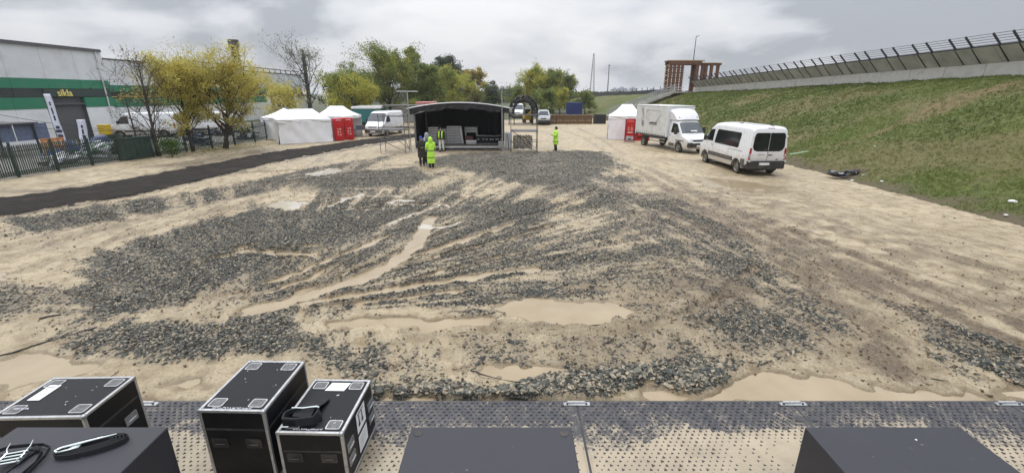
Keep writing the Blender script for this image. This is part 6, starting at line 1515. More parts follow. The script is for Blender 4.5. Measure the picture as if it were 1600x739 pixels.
for a, b in seg:
    d = b - a; n = max(1, int(round(d.length / 2.2)))
    for i in range(n):
        p, q = a + d * i / n, a + d * (i + 1) / n; posts.append((p, math.atan2(d.y, d.x)))
        for z in (.30, 1.30): MB().bar((p.x, p.y, z), (q.x, q.y, z), .035, .05).build('rail', M_fence, fr)
        m = 19
        for k in range(1, m): slots.append((p + (q - p) * k / m, math.atan2(d.y, d.x)))
posts.append((Vector(FP[-1]), 0))
for k, (p, a) in enumerate(posts):
    o = pm if k == 0 else link('post', pd_, M_fence, fr); o.location = (p.x, p.y, 0); o.rotation_euler = (0, 0, a)
slots.sort(key=lambda s: abs(s[0].y - 21))
for k, (p, a) in enumerate(slots[:290]):
    o = sl0 if k == 0 else link('slat', sd_, M_fence, fr); o.location = (p.x, p.y, rndf.uniform(-.012, .012)); o.rotation_euler = (0, rndf.uniform(-.012, .012), a)
for p, a in slots[290:]: extra_sl.box((p.x, p.y, .83), (.052, .012, 1.48), rz=a)
if extra_sl.v: extra_sl.build('slat_run', M_fence, fr)['kind'] = 'stuff'
# low concrete plinth with U shaped openings under the fence
for k, (a, b) in enumerate(seg[:3]):
    d = b - a; n = int(round(d.length / 2.2))
    for i in range(n):
        p, q = a + d * (i + .02) / n, a + d * (i + .98) / n; nn = Vector((-d.y, d.x)).normalized() * .06
        MB().bar((p.x + nn.x, p.y + nn.y, .12), (q.x + nn.x, q.y + nn.y, .12), .04, .26).build('plinth_panel', M_conc, fr)

# ------------------------------------------------------------------ things in the yard behind the fence
M_bluetarp = mat('blue_tarpaulin', (.015, .035, .13), .5, var=.3, bump=.6, bscale=4); M_blueg = mat('blue_grey_sheet', (.13, .16, .24), .5, var=.2); M_yelp = mat('yellow_plastic', (.62, .42, .02), .45)
bx = empty('yellow_bin', (-37.4, 41.6, -.25), .1, 'yellow plastic bin on a dark crate by the shutter door', 'bin'); MB().b2((-.55, -.5, 0), (.55, .5, .75)).build('crate', M_dsteel, bx, bevel=.02); MB().box((0, 0, 1.2), (.95, .85, .9), taper=1.08).build('tub', M_yelp, bx, bevel=.05); MB().box((0, 0, 1.66), (1.1, 1.0, .08)).build('rim', M_yelp, bx, bevel=.03); bx.scale = (.72, .72, .95)
sh_ = empty('lean_to_shelter', (-35.5, 29.5, 0), math.radians(-4), 'blue grey lean-to shelter at the left edge by the warehouse', 'shelter')
for a in (-2.2, 0, 2.2): 
    MB().b2((2.0, a - .05, 0), (2.1, a + .05, 2.1)).build('post', M_dsteel, sh_)
    MB().box((1.95, a * .97 + (0), 1.55), (.05, 2.0 if a == 0 else 2.05, 1.1)).build('sheet_panel', M_blueg, sh_) if a > -2 else None
MB().b2((-1.5, -2.4, 2.1), (2.3, 2.4, 2.2)).build('roof', M_roofd, sh_)
tp = MB(); v = []
for i in range(25):
    for j in range(9):
        t = i / 24; u = j / 8; v.append((-32.0 + 1.3 * u + .1 * math.sin(i), 30.0 + 5.2 * t, max(.05, 1.15 * math.sin(math.pi * u) ** .6 * (.75 + .25 * math.sin(t * 9)) * min(1, 6 * t, 6 * (1 - t) + .2))))
tp.add(v, [(i * 9 + j, i * 9 + j + 1, i * 9 + j + 10, i * 9 + j + 9) for i in range(24) for j in range(8)]); tpo = tp.build('tarpaulin_heap', M_bluetarp, smooth_='all'); tag(tpo, 'dark blue tarpaulin heap behind the left end of the fence', 'tarpaulin')
M_wood = mat('raw_timber', (.22, .15, .085), .8, var=.3, vscale=3, bump=.3); M_woodo = mat('orange_board', (.40, .16, .06), .7, var=.3)
cb_ = empty('notice_board', (-27.6, 27.0, 0), math.radians(70), 'orange brown board on legs behind the fence', 'board')
MB().box((0, 0, 1.25), (1.1, .06, .6)).build('board', M_woodo, cb_, bevel=.01)
for a in (-.45, .45): MB().b2((a - .03, -.03, 0), (a + .03, .03, 1.0)).build('leg', M_wood, cb_)
for k in range(4):
    MB().box((-.36 + .24 * k, -.034, 1.25), (.12, .006, .34 - .05 * (k % 2))).build('poster', M_paper if k % 2 else mat('tan_poster', (.5, .35, .2), .6), cb_)
M_gw = mat('green_white_net', (.10, .28, .10), .6, var=.5, vscale=7)
def pile(name, label, cat, x, y, n, s, mts, seed, group=None, h=.9, nm='piece'):
    r = random.Random(seed); root = empty(name, (x, y, 0), 0, label, cat, group)
    for k in range(n):
        t = r.random(); MB().box((r.uniform(-s, s), r.uniform(-s * 1.3, s * 1.3), .08 + h * t * (1 - .3 * r.random())), (r.uniform(.1, .35), r.uniform(.3, 1.1), r.uniform(.06, .22)), rz=r.uniform(-.6, .6), rx=r.uniform(-.3, .3)).build(nm, r.choice(mts), root, bevel=.012)
pile('material_pile', 'heap of green and white building material behind the fence', 'building material', -27.8, 29.6, 46, .7, [M_gw, M_paper, mat('deep_green', (.02, .10, .03), .6), M_white], 3, 'piles behind the fence', 1.0)
pile('material_pile', 'pile of white sacks and rubble behind the fence under the orange board', 'building material', -27.2, 26.5, 26, .7, [M_white, M_paper, M_greyp, M_conc], 5, 'piles behind the fence', .5)
pile('timber_pile', 'pile of weathered timber and planks at the left end of the fence', 'timber', -28.6, 22.6, 40, .9, [M_wood, M_greyp, mat('grey_wood', (.17, .16, .14), .85, var=.3), M_paper], 6, 'piles behind the fence', .55, 'plank')
pile('pallet_pile', 'dark crates and pallets behind the fence below the yellow bin', 'crates', -28.4, 32.0, 30, .9, [M_dsteel, M_greyp, M_wood, M_blackp], 8, 'piles behind the fence', .75)
pile('crate_pile', 'dark stacked goods behind the fence below the yellow trees', 'crates', -26.4, 38.0, 46, 1.1, [M_dsteel, M_greyp, M_blueg, M_blackp, M_bluetarp], 9, 'piles behind the fence', 1.3)
pile('crate_pile', 'dark blue crates behind the fence next to the leftmost tent', 'crates', -25.2, 42.2, 34, .9, [M_dsteel, M_bluetarp, M_blueg, M_blackp], 10, 'piles behind the fence', 1.6)
gcab = empty('green_cabinet', (-24.35, 28.9, 0), math.radians(70), 'dark green sheet clad section set in the fence by the bare tree', 'cabinet')
MB().b2((-1.0, -.08, .05), (1.0, .08, 1.35)).build('sheet', M_fence, gcab, bevel=.01); MB().b2((-1.05, -.11, 1.35), (1.05, .11, 1.42)).build('cap_rail', M_fence, gcab)
for k in range(7): MB().b2((-.9 + k * .3 - .015, -.1, .08), (-.9 + k * .3 + .015, -.082, 1.33)).build('rib', M_fence, gcab)
# beach flags
M_flag = mat('flag_cloth', (.66, .68, .78), .7, var=.05, bump=.2, bscale=4); M_dblue = mat('flag_print', (.03, .04, .07), .7)
def flag(top, bot, w, lean, label):
    """top / bottom pixel and distance"""
    b = bot; t = top; root = empty('beach_flag', tuple(b), 0, label, 'flag', 'white advertising flags behind the fence')
    d = t - b; side = Vector((.86, .5, 0)); n = 20; mb = MB(); v = []
    for i in range(n + 1):
        q = d * (i / n); ww = w * (1 - .10 * (i / n)); bulge = .015 * math.sin(i * .5)
        v += [q - side * ww * .5 + Vector((0, bulge, 0)), q + side * ww * .5 + Vector((0, bulge * 1.4, 0))]
    mb.add(v, [(2 * i, 2 * i + 1, 2 * i + 3, 2 * i + 2) for i in range(n)]); o = mb.build('flag_cloth', M_flag, root, smooth_='all'); md = o.modifiers.new('s', 'SOLIDIFY'); md.thickness = .01
    MB().tube([(-side * w * .52 + d * (i / 8)) + Vector((0, 0, -b.z if i == 0 else 0)) for i in range(9)], .018, 6).build('mast', M_dsteel, root)
    fwd = Vector((.55, -.8, 0)).normalized() * .03; r = random.Random(3)
    for (c0, c1, ox, ww) in ((.10, .16, 0, .34), (.20, .26, .0, .4), (.28, .34, 0, .25), (.45, .56, .0, .12), (.58, .72, .0, .10), (.76, .84, 0, .10)):
        p0, p1 = d * c0, d * c1; s2 = side * w * ww
        pr = MB(); pr.prism([p0 - s2 + fwd, p0 + s2 + fwd, p1 + s2 + fwd, p1 - s2 + fwd], fwd * .15); pr.build('flag_print', M_dblue, root)
flag(AT(73, 147, 29.0), AT(98, 222, 29.0), .36, 0, 'taller leaning white advertising flag left of the shutter door')
flag(AT(126, 187, 28.4), AT(136, 241, 28.4), .46, 0, 'shorter white advertising flag in front of the shutter door')
# overhead wires
for k, (a, b) in enumerate((((-20, 176, 26.5), (260, 205, 40)), ((-20, 192, 26.0), (260, 200, 40)))):
    p, q = AT(*a), AT(*b); tag(MB().tube([p + (q - p) * t - Vector((0, 0, .35 * 4 * t * (1 - t))) for t in np.linspace(0, 1, 14)], .014, 5).build('overhead_cable', M_blackp), ['upper sagging cable crossing the warehouse front', 'lower straight cable crossing the warehouse front'][k], 'cable')

# ------------------------------------------------------------------ trees
def tree(name, label, x, y, H, R, seed, n_leaf, leaf, pal, trunk=.16, clear=.22, up=.6, prof=None, limbs=16, twig=True, spread=.46, group='trees', droop=0, z0=0.0, lean=(0, 0), gap=.0):
    r = random.Random(seed); rn = np.random.RandomState(seed); root = empty(name, (x, y, z0), 0, label, 'tree', group)
    prof = prof or (lambda t: math.sin(math.pi * min(1, .18 + .82 * t)) ** .7)
    mb = MB(); tips = []
    tp_ = [Vector((lean[0] * t + .12 * H / 8 * math.sin(3 * t + seed) * t, lean[1] * t + .1 * math.cos(4 * t + seed) * t, H * .9 * t)) for t in np.linspace(0, 1, 9)]
    mb.tube(tp_, [trunk * (1.25 if i == 0 else 1) * (1 - .9 * (i / 8)) + .012 for i in range(9)], 8)
    def at(t): f = t * 8; i = min(int(f), 7); return tp_[i].lerp(tp_[i + 1], f - i)
    def branch(p, d, L, rad, depth):
        pts = [p]; cur = p; dd = d.normalized(); n = 5
        for i in range(n):
            dd = (dd + Vector((r.gauss(0, .16), r.gauss(0, .16), r.gauss(.05 - droop * .1, .12)))).normalized(); cur = cur + dd * L / n; pts.append(cur)
        mb.tube(pts, [max(rad * (1 - .82 * i / n), .006) for i in range(n + 1)], 5 if depth < 2 else 4)
        if depth >= 2 or L < .5:
            tips.extend([(pts[k], L) for k in (2, 3, 4, 5)]); return
        for k in range(r.randint(4, 6) if depth == 0 else r.randint(3, 4)):
            t = r.uniform(.3, 1.0); i = min(int(t * n), n - 1); q = pts[i].lerp(pts[i + 1], t * n - i)
            sd_ = Vector((r.gauss(0, 1), r.gauss(0, 1), r.gauss(.25, .6))).normalized(); branch(q, (dd * .75 + sd_ * .75), L * r.uniform(.38, .6), rad * .45, depth + 1)
        tips.append((pts[-1], L * .5))
    for k in range(limbs):
        t = clear + (1 - clear) * ((k + r.random()) / limbs); hh = (t - clear) / (1 - clear); p = at(min(.98, t * .95)); a = k * 2.4 + r.uniform(-.5, .5)
        rr = R * prof(hh) * r.uniform(.75, 1.12)
        d = Vector((math.cos(a), math.sin(a), up + .5 * hh)); branch(p, d, max(.5, rr * 1.05), trunk * .42 * (1 - .6 * hh), 0)
    mb.build('trunk', M_bark, root, smooth_='all', fix=False)
    if n_leaf:
        T = np.array([list(t[0]) for t in tips]); Ls = np.array([t[1] for t in tips]); idx = rn.randint(0, len(T), n_leaf)
        if gap: ok = fbm(T[:, 0] * .9 + 50, T[:, 2] * .9 + T[:, 1] * .5, seed, 2); w_ = np.clip((ok - gap) * 6, 0.02, 1); idx = rn.choice(len(T), n_leaf, p=w_ / w_.sum())
        P = T[idx] + rn.normal(0, 1, (n_leaf, 3)) * (spread * np.clip(Ls[idx], .3, 1.6))[:, None] * np.array([[1, 1, .8]])
        P[:, 2] = np.maximum(P[:, 2], clear * H * .55)
        A = rn.normal(0, 1, (n_leaf, 3)); A /= np.linalg.norm(A, axis=1)[:, None]; Bv = rn.normal(0, 1, (n_leaf, 3)); Bv -= A * (A * Bv).sum(1)[:, None]; Bv /= np.linalg.norm(Bv, axis=1)[:, None]
        s = leaf * (.6 + .8 * rn.rand(n_leaf))[:, None]; V_ = np.stack([P - A * s, P + Bv * s * .55, P + A * s, P - Bv * s * .55], 1)
        me = bpy.data.meshes.new('crown'); me.vertices.add(n_leaf * 4); me.vertices.foreach_set('co', V_.astype(np.float32).ravel()); me.loops.add(n_leaf * 4); me.loops.foreach_set('vertex_index', np.arange(n_leaf * 4, dtype=np.int32))
        me.polygons.add(n_leaf); me.polygons.foreach_set('loop_start', np.arange(0, n_leaf * 4, 4, dtype=np.int32)); me.update(calc_edges=True)
        pal_ = np.array(pal); q = np.clip(fbm(P[:, 0] * .55 + 30, P[:, 2] * .55 + P[:, 1] * .4 + 30, seed + 5, 3) * 1.6 - .3 + rn.normal(0, .08, n_leaf), 0, .999) * (len(pal_) - 1); i0 = q.astype(int); f = (q - i0)[:, None]
        C = pal_[i0] * (1 - f) + pal_[np.minimum(i0 + 1, len(pal_) - 1)] * f; C *= (.86 + .28 * rn.rand(n_leaf))[:, None]
        set_col(me, 'col', np.repeat(np.concatenate([C, np.ones((n_leaf, 1))], 1), 4, 0)); link('crown', me, M_leaf, root)
    return root
YEL = [(.28, .25, .07), (.48, .41, .085), (.62, .54, .14), (.40, .38, .10), (.50, .40, .08)]; GRN = [(.11, .15, .045), (.17, .22, .06), (.25, .29, .08), (.15, .19, .05)]; YGR = [(.18, .22, .055), (.32, .34, .07), (.50, .46, .085), (.29, .31, .07)]
DGR = [(.04, .06, .035), (.06, .09, .05), (.09, .12, .06)]; ORG = [(.25, .23, .06), (.40, .31, .08), (.46, .37, .09), (.30, .28, .08)]; BRN = [(.09, .06, .025), (.16, .11, .04)]
tree('young_tree', 'almost bare dark tree standing at the fence, left of the yellow trees', -24.1, 30.4, 6.6, 2.5, 11, 420, .06, BRN, trunk=.10, clear=.12, up=1.35, limbs=24, spread=.25)
tree('young_tree', 'left of the two yellow autumn trees by the fence', *G(302, 237), 5.8, 2.7, 21, 22000, .055, YEL, trunk=.11, clear=.16, up=1.3, limbs=30, gap=.15, spread=.3)
tree('young_tree', 'right and bushier yellow autumn tree by the fence', *G(353, 232), 5.0, 3.7, 22, 34000, .056, YEL, trunk=.17, clear=.18, up=.95, limbs=36, gap=.12, spread=.32, lean=(1.1, 0))
tree('bush_tree', 'low yellow tree between the fence and the leftmost tent', -22.9, 46.0, 4.6, 2.3, 23, 7000, .07, YEL, trunk=.09, clear=.1, up=.8, limbs=20)
tree('young_tree', 'thin bare trees with few leaves behind the warehouse yard fence', -26.3, 31.5, 5.0, 1.6, 13, 120, .06, BRN, trunk=.06, clear=.2, up=1.3, limbs=9, spread=.25)
tree('tree', 'nearly leafless grey tree behind the tents', -33.5, 76, 11.0, 5.2, 31, 4200, .085, [(.12, .14, .09), (.2, .21, .13)], trunk=.26, clear=.2, up=.75, limbs=20, spread=.4)
tree('tree', 'small thin bare tree right of the grey leafless tree', -26.5, 78, 10.0, 2.6, 32, 2200, .09, GRN, trunk=.16, clear=.25, up=.9, limbs=13)
tree('bush_tree', 'low yellow green bushy tree behind the open tent', -21.5, 62, 6.0, 3.0, 33, 13000, .11, YGR, trunk=.13, clear=.08, up=.5, limbs=20)
tree('tree', 'broad green tree behind the white van', -18.8, 71, 10.0, 4.3, 34, 34000, .10, GRN + YGR[1:3], trunk=.3, clear=.12, up=.6, limbs=26)
tree('poplar', 'tall pointed green poplar left of the stage', -16.7, 79, 12.4, 2.6, 35, 22000, .10, GRN, trunk=.3, clear=.1, up=1.7, limbs=28)
tree('tree', 'dense green tree directly left behind the stage roof', -13.6, 75, 8.8, 3.3, 36, 24000, .10, GRN, trunk=.26, clear=.1, up=.8, limbs=24)
tree('tree', 'dark green tree behind the teal truck', -24.2, 73, 6.6, 3.4, 44, 18000, .10, GRN, trunk=.2, clear=.1, up=.6, limbs=18)
tree('bush_tree', 'yellow green round tree behind the left part of the stage roof', -13.6, 92, 8.6, 3.5, 37, 12000, .15, YGR, trunk=.2, clear=.1, up=.6, limbs=18)
tree('tree', 'dark round tree far behind the stage roof', -17.0, 118, 13.2, 4.2, 38, 12000, .2, DGR, trunk=.3, clear=.2, up=.7, limbs=18)
tree('bush_tree', 'green lower tree behind the middle of the stage roof', -12.6, 112, 8.0, 3.6, 39, 9000, .19, YGR, trunk=.2, clear=.1, limbs=16)
tree('tree', 'orange tinged round tree behind the right part of stage roof', -9.8, 122, 10.4, 4.0, 40, 11000, .2, ORG, trunk=.25, clear=.12, limbs=18)
tree('tree', 'yellow tipped green poplar right of the black arch', 4.6, 98, 8.6, 3.6, 41, 24000, .115, YGR, trunk=.22, clear=.1, up=1.35, limbs=26)
tree('tree', 'greener poplar group tree above the silver car', 8.6, 100, 8.0, 3.6, 42, 24000, .115, YGR + GRN, trunk=.22, clear=.1, up=1.4, limbs=26)
tree('tree', 'thinner poplar at the right end of the row before the bank', 12.2, 102, 8.2, 2.7, 43, 13000, .11, GRN + YGR, trunk=.2, clear=.1, up=1.5, limbs=22)
tree('bush_tree', 'dark bush low behind the silver car', 6.4, 84, 4.4, 2.3, 45, 4500, .15, GRN, trunk=.1, clear=.05, limbs=16)
tree('bush_tree', 'green shrub at the fence foot beside the bare tree', -22.9, 30.0, .85, .75, 46, 1500, .05, [(.05, .10, .015), (.10, .19, .025)], trunk=.03, clear=.03, limbs=16, group='shrubs')
tree('tree', 'dark scrub at the foot of the warehouse end wall', -30.5, 84, 6.0, 4.0, 47, 5000, .2, DGR, trunk=.2, clear=.05, limbs=16)
tree('bush_tree', 'low green bush behind the black arch', 1.4, 104, 4.6, 3.0, 51, 6000, .15, GRN, trunk=.12, clear=.05, limbs=16)
tree('bush_tree', 'dull green bush left behind the arch, right of the stage roof', -4.6, 112, 5.2, 3.2, 52, 6000, .16, DGR + GRN, trunk=.12, clear=.05, limbs=16)
tree('bush_tree', 'low dark bush beside the blue container', 14.6, 92, 4.2, 2.4, 53, 5500, .14, GRN, trunk=.1, clear=.05, limbs=16)
tree('bush_tree', 'yellowish bush in front of the poplar row', 9.6, 92, 4.4, 2.6, 54, 6000, .14, YGR, trunk=.1, clear=.05, limbs=16)
def fallen_leaves():
    rn = np.random.RandomState(6); n = 2600; c = np.array([G(302, 237), G(353, 232), (-23.5, 34.5), (-22.4, 38)])[rn.randint(0, 4, n)]; X = c[:, 0] + rn.normal(0, 1.5, n); Y = c[:, 1] + rn.normal(0, 1.8, n)
    z, *_ = fields(X, Y); P = np.stack([X, Y, z + .03 + .02 * rn.rand(n)], 1); a = rn.rand(n) * 6.28; s = (.03 + .035 * rn.rand(n))[:, None]; A = np.stack([np.cos(a), np.sin(a), rn.normal(0, .3, n)], 1); Bv = np.stack([-np.sin(a), np.cos(a), rn.normal(0, .3, n)], 1)
    V_ = np.stack([P - A * s, P + Bv * s * .6, P + A * s, P - Bv * s * .6], 1); me = bpy.data.meshes.new('fallen_leaves'); me.vertices.add(n * 4); me.vertices.foreach_set('co', V_.astype(np.float32).ravel())
    me.loops.add(n * 4); me.loops.foreach_set('vertex_index', np.arange(n * 4, dtype=np.int32)); me.polygons.add(n); me.polygons.foreach_set('loop_start', np.arange(0, n * 4, 4, dtype=np.int32)); me.update(calc_edges=True)
    C = np.array(YEL + BRN)[rn.randint(0, len(YEL) + len(BRN), n)] * .8; set_col(me, 'col', np.repeat(np.concatenate([C, np.ones((n, 1))], 1), 4, 0)); tag(link('fallen_leaves', me, M_leaf), 'yellow and brown leaves fallen below the fence trees', None, None, 'stuff')
fallen_leaves()
# far wood that reads as one mass, left of the arch
def far_wood():
    rn = np.random.RandomState(3); n = 26000; X = -70 + 190 * rn.rand(n); Y = 190 + 60 * rn.rand(n); top = 3.0 + 5.5 * fbm(X * .10, X * 0 + 1, 7, 4) * np.clip(1.25 - np.abs(X + 25) / 150, .35, 1); Z = top * rn.rand(n) ** .6
    A = rn.normal(0, 1, (n, 3)); A /= np.linalg.norm(A, axis=1)[:, None]; Bv = rn.normal(0, 1, (n, 3)); P = np.stack([X, Y, Z], 1); s = .55
    V_ = np.stack([P - A * s, P + Bv * s * .5, P + A * s, P - Bv * s * .5], 1); me = bpy.data.meshes.new('far_wood'); me.vertices.add(n * 4); me.vertices.foreach_set('co', V_.astype(np.float32).ravel())
    me.loops.add(n * 4); me.loops.foreach_set('vertex_index', np.arange(n * 4, dtype=np.int32)); me.polygons.add(n); me.polygons.foreach_set('loop_start', np.arange(0, n * 4, 4, dtype=np.int32)); me.update(calc_edges=True)
    q = np.clip(fbm(X * .12, Z * .3, 5, 3), 0, 1)[:, None]; C = (1 - q) * np.array([[.035, .05, .028]]) + q * np.array([[.10, .10, .04]])
    set_col(me, 'col', np.repeat(np.concatenate([C, np.ones((n, 1))], 1), 4, 0)); tag(link('far_wood', me, M_leaf), 'far low belt of trees along the horizon', None, None, 'stuff')
far_wood()

# ------------------------------------------------------------------ concrete wall with outward leaning parapet on the bank
M_rail = mat('dark_railing_steel', (.035, .038, .042), .5, .4)
def bank_wall():
    root = empty('parapet_wall', (28.0, 0, 0), 0, 'long concrete parapet wall with dark railing along the top of the bank', 'wall')
    P = 2.6; y = -3.2; ztop = lambda yy: float(np.interp(yy, EY, EZ)) + .06
    ps = None; k = 0; rr = random.Random(4)
    while y < 71:
        z0, z1 = ztop(y), ztop(y + P); j = rr.uniform(-.012, .012)
        lo = MB(); lo.add([(.05 + j, y + .015, z0 - .3), (.05 + j, y + P - .015, z1 - .3), (.12 + j, y + P - .015, z1 + .74), (.12 + j, y + .015, z0 + .74), (.5, y + .015, z0 - .3), (.5, y + P - .015, z1 - .3), (.5, y + P - .015, z1 + .74), (.5, y + .015, z0 + .74)], [(0, 1, 2, 3), (7, 6, 5, 4), (0, 3, 7, 4), (1, 5, 6, 2), (3, 2, 6, 7), (0, 4, 5, 1)]); lo.build('base_panel', M_conc, root)
        j2 = rr.uniform(-.01, .01); a = y - .9
        up = MB(); up.add([(.10 + j2, a + .012, z0 + .72), (.10 + j2, a + P - .012, z1 + .72), (-.74 + j2, a + P - .012, z1 + 1.56), (-.74 + j2, a + .012, z0 + 1.56), (.45, a + .012, z0 + .72), (.45, a + P - .012, z1 + .72), (-.48, a + P - .012, z1 + 1.66), (-.48, a + .012, z0 + 1.66)], [(0, 1, 2, 3), (7, 6, 5, 4), (0, 3, 7, 4), (1, 5, 6, 2), (3, 2, 6, 7), (0, 4, 5, 1)]); up.build('leaning_panel', M_concd, root)
        MB().bar((-.72, a, z0 + 1.61), (-.72, a + P, z1 + 1.61), .07, .07).build('kerb_beam', M_rail, root)
        for q in (.35, 1.38):
            yy = y + q; zz_ = ztop(yy); MB().bar((-.66, yy, zz_ + 1.56), (-1.30, yy, zz_ + 2.18), .05, .10).build('railing_post', M_rail, root)
            MB().bar((.06, yy, zz_ + .72), (-.74, yy, zz_ + 1.54), .05, .05).build('parapet_rib', M_rail, root)
        for q in range(5):
            t = .12 + q * .215; x = -.72 - .58 * t; MB().rod((x, a, z0 + 1.60 + .58 * t), (x, a + P, z1 + 1.60 + .58 * t), .014, n=5).build('railing_bar', M_rail, root)
        y += P; k += 1
bank_wall()
# dark barrier along the far crest
fb = empty('crest_barrier', (0, 0, 0), 0, 'dark low barrier along the far crest of the bank', 'barrier'); prev = None
for yy in np.linspace(82, 168, 24):
    p = Vector((float(np.interp(yy, EY, EC)) - .4, yy, float(np.interp(yy, EY, EZ)) + .25))
    if prev is not None: MB().bar(prev, p, .25, .75).build('barrier_panel', M_rail, fb)
    MB().rod(p - Vector((0, 0, .5)), p + Vector((0, 0, .9)), .06, n=5).build('post', M_rail, fb); prev = p
# rust brown timber gate tower
M_rust = mat('rust_brown_timber', (.135, .062, .036), .8, var=.35, vscale=2.5, bump=.4, bscale=8); M_tan = mat('tan_timber', (.34, .22, .11), .8, var=.3, vscale=2)
tw = empty('timber_portal', (24.5, 74.0, 4.0), 0, 'rust brown timber portal tower on top of the bank', 'tower')
def tbox(x0, x1, y0, y1, z0, z1, nm, mt=M_rust): MB().b2((x0, y0, z0), (x1, y1, z1)).build(nm, mt, tw, bevel=.02)
for k in range(4): tbox(.25 + k * .62, .25 + k * .62 + .34, 0, .34, -.2, 4.6 - .15 * (k == 0), 'pillar')
for k in range(4): tbox(.25 + k * .62, .25 + k * .62 + .34, 1.6, 1.94, -.2, 4.6, 'pillar')
for k in range(11): tbox(.15, 2.55, .06, .22, .4 + k * .38, .4 + k * .38 + .17, 'cross_board', M_rust if k % 2 else M_tan)
for k in range(11): tbox(.10, .24, .1, 1.9, .4 + k * .38, .4 + k * .38 + .17, 'cross_board', M_rust if k % 2 else M_tan)
tbox(4.35, 4.85, 0, .5, -.2, 4.5, 'pillar'); tbox(4.35, 4.85, 1.6, 2.1, -.2, 4.5, 'pillar')
tbox(.1, 5.2, -.06, .42, 4.35, 4.85, 'lintel'); tbox(.1, 5.2, 1.55, 2.1, 4.35, 4.85, 'lintel'); tbox(-.1, 5.6, -.12, 2.2, 4.86, 5.0, 'roof_board', M_tan)
for k, x in enumerate((5.5, 6.05, 6.9, 7.9)): tbox(x, x + .42, .6, 1.0, -.2, 4.25, 'pillar')
tbox(5.2, 8.5, .5, 1.1, 4.25, 4.55, 'lintel', M_rust); tbox(5.1, 8.6, .4, 1.2, 4.56, 4.66, 'roof_board', M_tan)
for k in range(3): tbox(.0, 2.7, -.3, -.22, .2 + k * .35, .3 + k * .35, 'guard_rail', M_conc)
mp = AT(1088, 57, 76); ma = empty('tall_mast', (mp.x, 76, 4.2), 0, 'tall thin lamp mast behind the timber portal', 'mast'); MB().rod((0, 0, 0), (0, 0, mp.z - 4.2), .09, .05, n=6).build('shaft', M_dsteel, ma); MB().bar((0, 0, mp.z - 4.25), (.5, 0, mp.z - 4.15), .08, .08).build('arm', M_dsteel, ma); MB().box((-.25, 0, (mp.z - 4.2) * .52), (.4, .3, .4)).build('camera_box', M_dsteel, ma)
# stairs down the slope
stx = empty('slope_stairs', (0, 0, 0), 0, 'concrete and steel stairs running down the bank below the portal', 'stairs')
top_, bot_ = Vector((25.4, 73.2, 4.35)), Vector((15.2, 73.2, .5))
for k, dy in enumerate((-1.1, .0, 1.1)):
    a, b = top_ + Vector((0, dy, 0)), bot_ + Vector((0, dy, 0)); MB().bar(a, b, .14, .35).build('stringer', M_concd, stx)
    for z in (.55, 1.0): MB().bar(a + Vector((0, 0, z)), b + Vector((0, 0, z)), .06, .07).build('handrail', M_galv, stx)
    for t in np.linspace(0, 1, 8): q = a.lerp(b, t); MB().bar(q, q + Vector((0, 0, 1.0)), .06, .06).build('baluster', M_galv, stx)
for k in range(26):
    q = top_.lerp(bot_, (k + .5) / 26); MB().box((q.x, q.y, q.z + .12), (.34, 2.1, .06)).build('tread', M_conc, stx)
MB().b2((24.9, 71.9, 4.15), (28.2, 73.9, 4.33)).build('landing', M_concd, stx)
MB().bar((18.5, 72.0, 2.55), (14.8, 72.0, 2.35), .06, .06).build('lower_handrail', M_galv, stx)

# ------------------------------------------------------------------ far middle: black arch, bales, containers, skyline
M_blackv = mat('black_truss_paint', (.012, .012, .013), .6)
ar = empty('black_arch', (1.55, 62, 0), 0, 'black truss arch tunnel right of the stage', 'arch', None)
for j in range(5):
    y = j * .9; R0, R1 = 1.95, 1.25
    for rr_ in (R0, R1): MB().tube([(rr_ * math.cos(t), y, 1.75 + rr_ * 1.06 * math.sin(t)) for t in np.linspace(0, math.pi, 17)], .055, 6).build('arch_tube', M_blackv, ar)
    for s in (-1, 1):
        for rr_ in (R0, R1): MB().rod((s * rr_, y, 0), (s * rr_, y, 1.75), .055, n=6).build('leg', M_blackv, ar)
    for t in np.linspace(0, math.pi, 13):
        MB().rod((R0 * math.cos(t), y, 1.75 + R0 * 1.06 * math.sin(t)), (R1 * math.cos(t + .2), y, 1.75 + R1 * 1.06 * math.sin(t + .2)), .05, n=5).build('lacing', M_blackv, ar)
sk2 = MB(); v = []; N_ = 60
for i in range(N_ + 1):
    t = math.pi * (-.12 + 1.24 * i / N_); ro_ = 1.98 + .16 * mnoise.noise((i * .6, 0, 3)) ; ri_ = 1.22 + .20 * mnoise.noise((i * .5, 4, 1))
    for q, (rr_, yy_) in enumerate(((ro_, -.1), ((ro_ + ri_) / 2, -.22), (ri_, -.12))): v.append((rr_ * math.cos(t), yy_ + .06 * mnoise.noise((i * .9, q, 8)), 1.70 + rr_ * 1.02 * math.sin(t)))
sk2.add(v, [(i * 3 + j, i * 3 + j + 1, i * 3 + j + 4, i * 3 + j + 3) for i in range(N_) for j in range(2) if (i * 5 + j * 3) % 11 > 1]); so2 = sk2.build('front_skirt', M_blackcloth2, ar, smooth_='all'); md = so2.modifiers.new('s', 'SOLIDIFY'); md.thickness = .03
cv = MB(); v = []
for i in range(25):
    t = math.pi * (.06 + .88 * i / 24)
    for j in range(7): v.append((1.98 * math.cos(t) * (1 + .03 * math.sin(i * 2.1 + j)), -.2 + j * .7, 1.70 + 2.0 * math.sin(t) * (1 + .03 * math.sin(i * 1.7 + j * 2))))
cv.add(v, [(i * 7 + j, i * 7 + j + 1, i * 7 + j + 8, i * 7 + j + 7) for i in range(24) for j in range(6)]); cvo = cv.build('cover_sheet', M_blackcloth2, ar, smooth_='all')
ym = empty('yellow_machine', (2.3, 66.5, 0), .2, 'small yellow machine with raised arm under the black arch', 'machine'); M_yelm = mat('machine_yellow', (.55, .40, .03), .5)
